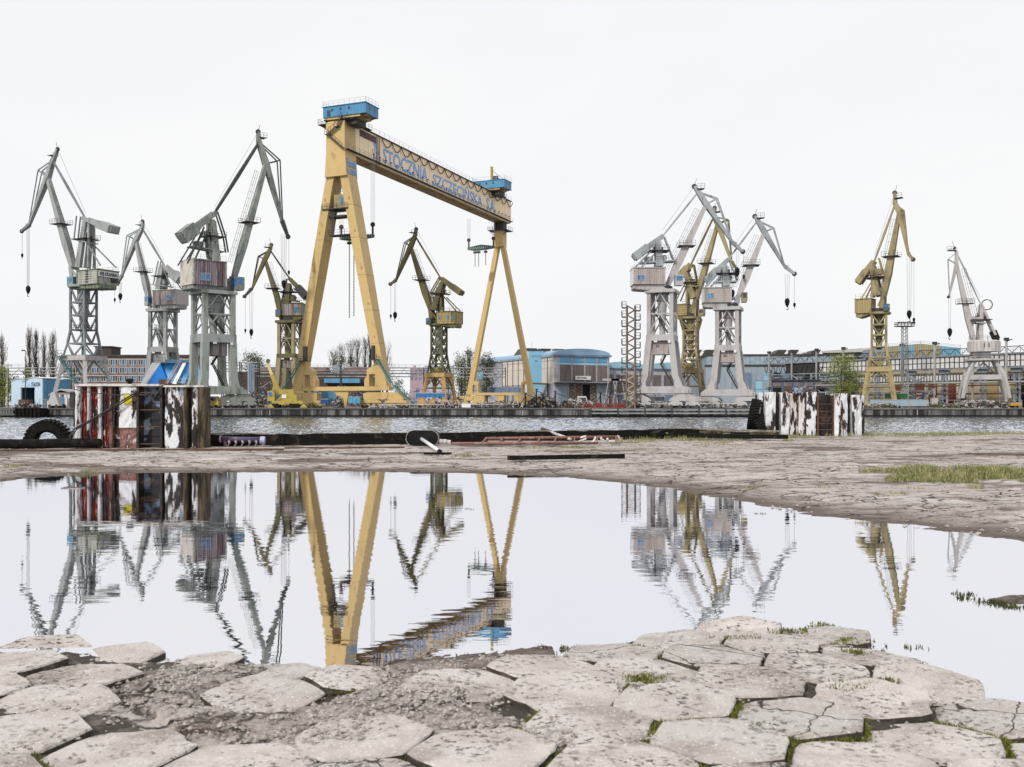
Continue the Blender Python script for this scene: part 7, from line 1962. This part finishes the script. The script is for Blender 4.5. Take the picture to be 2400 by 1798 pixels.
# ------------------------------------------------------------------ vehicles and clutter on the far quay
CRY = mat('crane truck yellow', (.40,.30,.055), .5, (.27,.20,.05), .5,.68,1.0, grime2=(.08,.06,.04), lo2=.64,hi2=.68,scale2=3)
D = 204.0
mc = empty('mobile_crane', (xcol(668,D),D,ZG), R(3), 'yellow mobile crane with raised boom before the left gantry foot', 'mobile crane')
X = lambda px: xcol(px,D)-xcol(668,D)
Z = lambda y: zrow(y,D)-ZG
mb = MB(); mb.prism([(X(640),.75),(X(706),.75),(X(712),1.0),(X(706),1.5),(X(640),1.5)], lambda u,v,c: (u,c,v), -1.2, 1.2); fix_normals(mb.build('chassis', CRY, mc))
for px in (644,652,684,692,700):
    for y in (-1.25,1.25): MB().lathe([(.2,-.18),(.5,-.16),(.5,.16),(.2,.18)],14,(X(px),y,.5),'y').build('wheel', RUBBER, mc)
mb = MB(); mb.prism([(X(660),1.5),(X(697),1.5),(X(697),2.5),(X(690),2.9),(X(664),2.9)], lambda u,v,c: (u,c,v), -1.15, 1.15); fix_normals(mb.build('superstructure', CRY, mc))
k_ = fix_normals(MB().prism([(X(629),1.5),(X(646),1.5),(X(646),3.0),(X(642),3.7),(X(631),3.5)], lambda u,v,c: (u,c,v), -1.1, .4).build('cab', CRY, mc))
MB().box(X(632),X(641),-1.13,-1.10,2.4,3.35).build('window', GLASS, k_)
MB().box(X(663),X(673),-1.19,-1.16,2.1,2.8).build('window', WHITE, mc)
bf, bt = Vector((X(654),0,Z(920))), Vector((X(627),0,Z(851)))
MB().bar(bf, bf.lerp(bt,.6),.8,.9,.7,.75).build('boom', CRY, mc); MB().bar(bf.lerp(bt,.58), bt,.55,.6,.45,.45).build('boom', mat('pale boom section', (.6,.5,.2), .5), mc)
MB().bar(bt, bt+Vector((.3,0,.8)),.5,.7).build('boom_head', OLIVE, mc); MB().tube((X(648),0,1.9), bf.lerp(bt,.35)+Vector((-.3,0,-.3)),.16,8).build('cylinder', CRY, mc)
MB().box(X(655),X(690),-.9,.9,2.9,3.9).build('counterweight', CRY, mc)
for px in (638,714):
    MB().prism([(X(px)-.8,.12),(X(px)+.8,.12),(X(px)+.1,.9),(X(px)-.1,.9)], lambda u,v,c: (u,c,v), -1.9,-1.3).build('outrigger', CRY, mc)
def vehicle(name, label, cat, px0, px1, y0, D, m_, cabfrac=.4, group=None):
    e = empty(name, (xcol(px0,D),D,ZG), 0, label, cat, group); w_ = xcol(px1,D)-xcol(px0,D); h_ = zrow(y0,D)-ZG
    fix_normals(MB().prism([(0,.35),(w_,.35),(w_,h_*.55),(w_*.92,h_*.6),(w_*.8,h_),(w_*.05,h_),(0,h_*.6)], lambda u,v,c: (u,c,v), 0, 1.8).build('body', m_, e))
    for x in (.2,.8):
        for y in (-.02,1.82): MB().lathe([(.2,-.1),(.36,-.1),(.36,.1),(.2,.1)],12,(w_*x,y,.36),'y').build('wheel', RUBBER, e)
    MB().box(w_*.12,w_*.78,-.03,-.004,h_*.62,h_*.9).build('window', DKGLASS, e)
    return e
vehicle('forklift','small yellow works vehicle under the big green crane','works vehicle',486,512,929,203.5,CRY)
vehicle('van','white van parked in front of the blue hall gate','van',1353,1379,929,215,WHITE,group='white vans')
vehicle('van','white van half hidden by the lattice stair tower','van',1494,1514,932,212,WHITE,group='white vans')
def box(name, label, cat, px0, px1, y0, y1, D, dep, m_, ribs=0, group=None):
    e = empty(name, tuple(at(px0,y1,D)), 0, label, cat, group); w_ = xcol(px1,D)-xcol(px0,D); h_ = zrow(y0,D)-zrow(y1,D)
    MB().box(0,w_,0,dep,0,h_).build('body', m_, e)
    MB().box(-.06,w_+.06,-.06,dep+.06,h_,h_+.1).build('lid', mat('pale trim', (.45,.45,.44), .6), e)
    if ribs:
        mb = MB(); n = max(2,int(w_/ribs))
        for k in range(n+1): mb.box(w_*k/n-.05,w_*k/n+.05,-.1,-.003,.05,h_-.05)
        mb.build('rib', m_, e)
    return e
CYAN = mat('cyan container', (.10,.36,.52), .55, (.06,.26,.4), .45,.66,1)
box('blue_shed','sky blue corrugated shed under the gantry sill beam','shed',755,791,917,946,231,5,SKYBLUE,.6)
box('container','cyan site cabin right of the gantry middle strut','site cabin',817,843,931,945,219,2.4,CYAN,.8)
box('skip','dark blue skip beside the sky blue shed','skip',752,769,936,946,218,2,mat('deep blue skip', (.02,.07,.25), .5),.5)
box('container','long bright blue box lying in front of the olive crane','container',975,1041,922,931,216,2,mat('strong blue box', (.02,.16,.42), .5),1.0)
box('container','green container behind the mustard crane leg','container',2083,2126,922,934,226,2.4,mat('green container', (.02,.13,.05), .55, (.03,.09,.04), .5,.66,1),.7)
box('wall','light blue low block wall below the mustard crane','low wall',2040,2176,938,952,209,.5,mat('flaking light blue wall', (.27,.38,.46), .8, (.36,.36,.36), .47,.6,1.0),2.0)
box('container','pale lilac container with cyan tarpaulin under the left pale crane','container',1520,1556,931,940,214,2.4,LILAC,.6)
box('crate','white crate on the quay edge below the far gantry pier','crate',1082,1103,946,955,203,1.5,WHITE)
box('kiosk','small white cabinet left of the runway column','cabinet',2185,2198,934,948,211,1,PALEW)
box('tank','orange steel trough on the quay at the right','trough',2369,2394,945,951,205,1,mat('orange trough', (.5,.24,.02), .6))
box('cabin','narrow blue cabin in front of the far gantry sill','site cabin',1118,1131,870,888,330,3,PALEBLUE)
box('site_office','long row of dark windowed site cabins behind the far gantry sill','site cabins',1142,1226,908,921,322,3,SLATE,1.4)
for k in range(8): pass
# low details that run along the quay
def track(label, px0, px1, y, D):
    e = empty('kerb_rail', tuple(at(px0,y,D)), 0, label, 'kerb rail', 'low rails along the far quay'); w_ = xcol(px1,D)-xcol(px0,D)
    MB().box(0,w_,0,.12,.35,.5).build('rail', PALEW, e)
    n = int(w_/1.1)
    mb = MB()
    for k in range(n): mb.box(k*1.1,k*1.1+.3,0,.14,0,.349)
    tag(mb.build('stub', DARK, e), kind='stuff')
track('low white kerb rail on the quay left of the scrap heap',918,1040,953,202.5)
track('low white kerb rail on the quay right of the white crate',1106,1180,953,202.6)
track('low rail on the quay under the pale cranes',1500,1740,951,203)
def fence(label, px0, px1, y0, D, m_=DARK, step=1.5):
    e = empty('railing', tuple(at(px0,955,D)), 0, label, 'railing', 'railings on the far quay'); e.location.z = ZG
    w_ = xcol(px1,D)-xcol(px0,D); h_ = zrow(y0,D)-ZG; n = max(2,int(w_/step))
    for k in range(n+1): MB().bar((w_*k/n,0,0),(w_*k/n,0,h_),.08,.08).build('post', m_, e)
    for f_ in (.5,1): MB().bar((0,0,h_*f_),(w_,0,h_*f_),.06,.06).build('rail', m_, e)
fence('pale pipe railing before the olive crane',960,1085,939,207,PALE)
fence('dark railing between the gantry feet',880,962,945,205)
fence('railing along the quay below the slender far right crane',2220,2395,938,208,PALE)
fence('thin railing under the left pale crane',1500,1640,940,205,GREY)
fence('railing in front of the blue shed at the far left',92,120,936,218,PALE,.9)
# black derrick frames
for k,(px,yt,lean,lb) in enumerate(((1231,923,1.5,'short black post with stay left of the scrap heap'),(1258,914,-3,'tallest black leaning post in the scrap heap'),(1272,926,2,'black post with two stays inside the scrap heap'),(1301,919,1,'black post with rail at the right end of the scrap heap'),(1407,921,1,'black post left of the red barge mast'),(1429,919,3,'black mast standing on the red barge'))):
    e = empty('mooring_post', tuple(at(px,955,203.5)), 0, lb, 'mooring post', 'black posts on the far quay edge'); e.location.z = ZG
    h_ = zrow(yt,203.5)-ZG; x = lean/F*203.5
    MB().bar((0,0,0),(x*.3,0,h_),.35,.35,.25,.25).build('post', BLACK, e); MB().bar((-1.6,0,0),(x*.3,0,h_*.8),.14,.14).build('stay', BLACK, e); MB().bar((x*.3,0,h_*.95),(2.4,.3,h_*.7),.12,.12).build('stay', BLACK, e)
    MB().box(-.3,.3,-.3,.3,h_-.02,h_+.25).build('cap', DARK, e)
# heaps that nobody could count
def heap(label, px0, px1, y0, D, mats, n, seed, L=1.2):
    random.seed(seed); e = empty('scrap_heap', tuple(at((px0+px1)/2,955,D)), 0, label, 'scrap heap', 'scrap heaps on the far quay'); e.location.z = ZG
    w_ = (px1-px0)/F*D/2; h_ = zrow(y0,D)-ZG
    for q, m_ in enumerate(mats):
        mb = MB()
        for k in range(n//len(mats)):
            x = random.uniform(-1,1); p = Vector((x*w_, random.uniform(-1.2,1.2), random.random()*h_*(1-.6*abs(x)**1.5)))
            d = Vector((random.gauss(0,1),random.gauss(0,.6),random.gauss(0,.7))).normalized()*random.uniform(.3,L)
            if random.random() < .7: mb.bar(p-d*.5, p+d*.5, random.uniform(.05,.16), random.uniform(.05,.16))
            else: mb.bar(p-d*.25, p+d*.25, random.uniform(.3,.7), random.uniform(.04,.5))
            v = mb.v
        mb.v = [(a,b,max(0.02,c_)) for a,b,c_ in mb.v]
        tag(mb.build('scrap', m_, e), kind='stuff')
GALV = mat('galvanised scrap', (.40,.40,.41), .5, (.2,.18,.17), .48,.64,2)
heap('rusty scrap heap of bars in front of the cream hall wall',1238,1302,924,206,(RUST,DARK,GALV),420,1)
heap('low scrap piles between the far gantry feet',1000,1090,943,207,(RUST,GALV,DARK,PALEW),320,2,.9)
heap('pipes and scrap beside the far gantry pier',1105,1235,940,206,(GALV,RUST,PALEW,DARK),420,3,1.4)
heap('scrap and machinery before the blue hall gates',1305,1400,934,207,(RUST,GALV,DARK,PALEW),380,4,1.2)
heap('long bank of scrap under the slender far right crane',2212,2372,938,207,(DARK,GALV,RUST,PALEW),640,5,.9)
heap('scrap and tanks under the pale cranes',1500,1760,944,205.5,(GALV,PALEW,DARK,GREY),560,6,.9)
heap('stones and weeds at the foot of the mustard crane',2030,2100,945,206,(PALEW,RUST,OLIVE),160,7,.7)
heap('pipework and machinery right of the big green crane',545,632,916,236,(DARK,GALV,RUST),320,8,1.6)
heap('dark machinery under the gantry beside the middle strut',780,806,926,224,(DARK,GALV),120,9,.9)
heap('white bags and rubble on the quay below the right gantry foot',866,930,948,203.5,(WHITE,PALEW,DARK),160,10,.8)
heap('clutter in front of the grey hall',1745,1790,934,232,(DARK,GALV,RUST),160,11,1.0)
heap('dark clutter on the pier head at the far left',36,92,944,199,(DARK,RUST,GALV),200,12,1.1)
heap('frames and pipework in the yard behind the left gantry foot',560,690,893,305,(DARK,GALV,GREY),260,21,3.2)
heap('dark steel frames in the yard seen between the near gantry legs',690,905,906,312,(DARK,GALV,SLATE),360,22,3.0)
heap('stacked steel sections in the yard behind the olive crane',900,1085,908,300,(DARK,GALV,SLATE),320,23,3.0)
heap('steel frames beside the low hall gates',1480,1560,903,300,(GALV,DARK,PALEW),160,24,2.6)
heap('machinery under the runway columns',1800,1960,905,262,(DARK,SLATE,GALV),260,25,2.4)
heap('pipes and frames before the rusty doors',2125,2210,920,236,(GALV,DARK,SLATE),140,26,2.0)
# red barge
rbg = empty('barge', tuple(at(1362,958,201.5)), 0, 'low red steel barge deck moored along the far quay', 'barge'); rbg.location.z = ZG
RB = mat('barge red', (.22,.035,.032), .6, (.12,.03,.028), .45,.65,1.5)
w_ = xcol(1465,201.5)-xcol(1362,201.5)
MB().box(0,w_,0,1.5,0,.3).build('deck', RB, rbg)
mb = MB(); railing(mb,[(0,0,.3),(w_,0,.3)],.6,1.0,.07); mb.build('railing', RB, rbg)
for k in range(4): MB().box(1+k*2.2,2.2+k*2.2,.4,1.2,.3,.9+.2*(k%2)).build('hatch', RB if k%2 else RUST, rbg)
for k in range(3): MB().bar((5.4+k*.9,.6,.3),(4.9+k*1.2,.6,2.6),.14,.14).build('derrick', RB, rbg)
# white trestles
for k,(px,lb) in enumerate(((1432,'pale tall trestle frame behind the red barge'),(1452,'pale trestle frame next to the lattice stair tower'))):
    e = empty('trestle', tuple(at(px,955,212)), 0, lb, 'trestle', 'pale trestles before the low hall'); e.location.z = ZG; h_ = zrow(890,212)-ZG
    for x in (-1.0,1.0): MB().bar((x*1.6,0,0),(x*.5,0,h_),.16,.16).build('leg', PALE, e)
    MB().bar((-1.8,0,h_),(1.8,0,h_),.4,.4).build('beam', PALEW, e)
# fender beams on the right part of the far quay
fb = empty('fender_beam', (xcol(1385,200),200.3,0), 0, 'long grey double fender beam along the far quay under the pale cranes', 'fender')
w_ = xcol(1765,200)-xcol(1385,200)
FB = mat('grey fender steel', (.30,.31,.32), .6, (.16,.16,.17), .5,.66,.5,(.2,1,1))
for z in (-.05,-.72): MB().box(0,w_,-.25,.1,z,z+.24).build('beam', FB, fb)
for k in range(7): MB().box(k*w_/6-.15,k*w_/6+.15,-.3,.1,-1.15,.4).build('post', DARK, fb)
# weeds on the far quay
random.seed(5); mb = MB()
for (px, D, n, s_) in ((735,202.4,160,.5),(2195,202.2,260,.9),(2075,202.6,200,.8),(2240,202.6,120,.7)):
    c_ = at(px,955,D); c_.z = ZG+.2
    for k in range(n): leafq(mb, c_+Vector((random.gauss(0,s_),random.gauss(0,.3),abs(random.gauss(0,.35)))), .16)
tag(mb.build('weeds', LEAF1), 'green weeds sprouting along the edge of the far quay', kind='stuff')
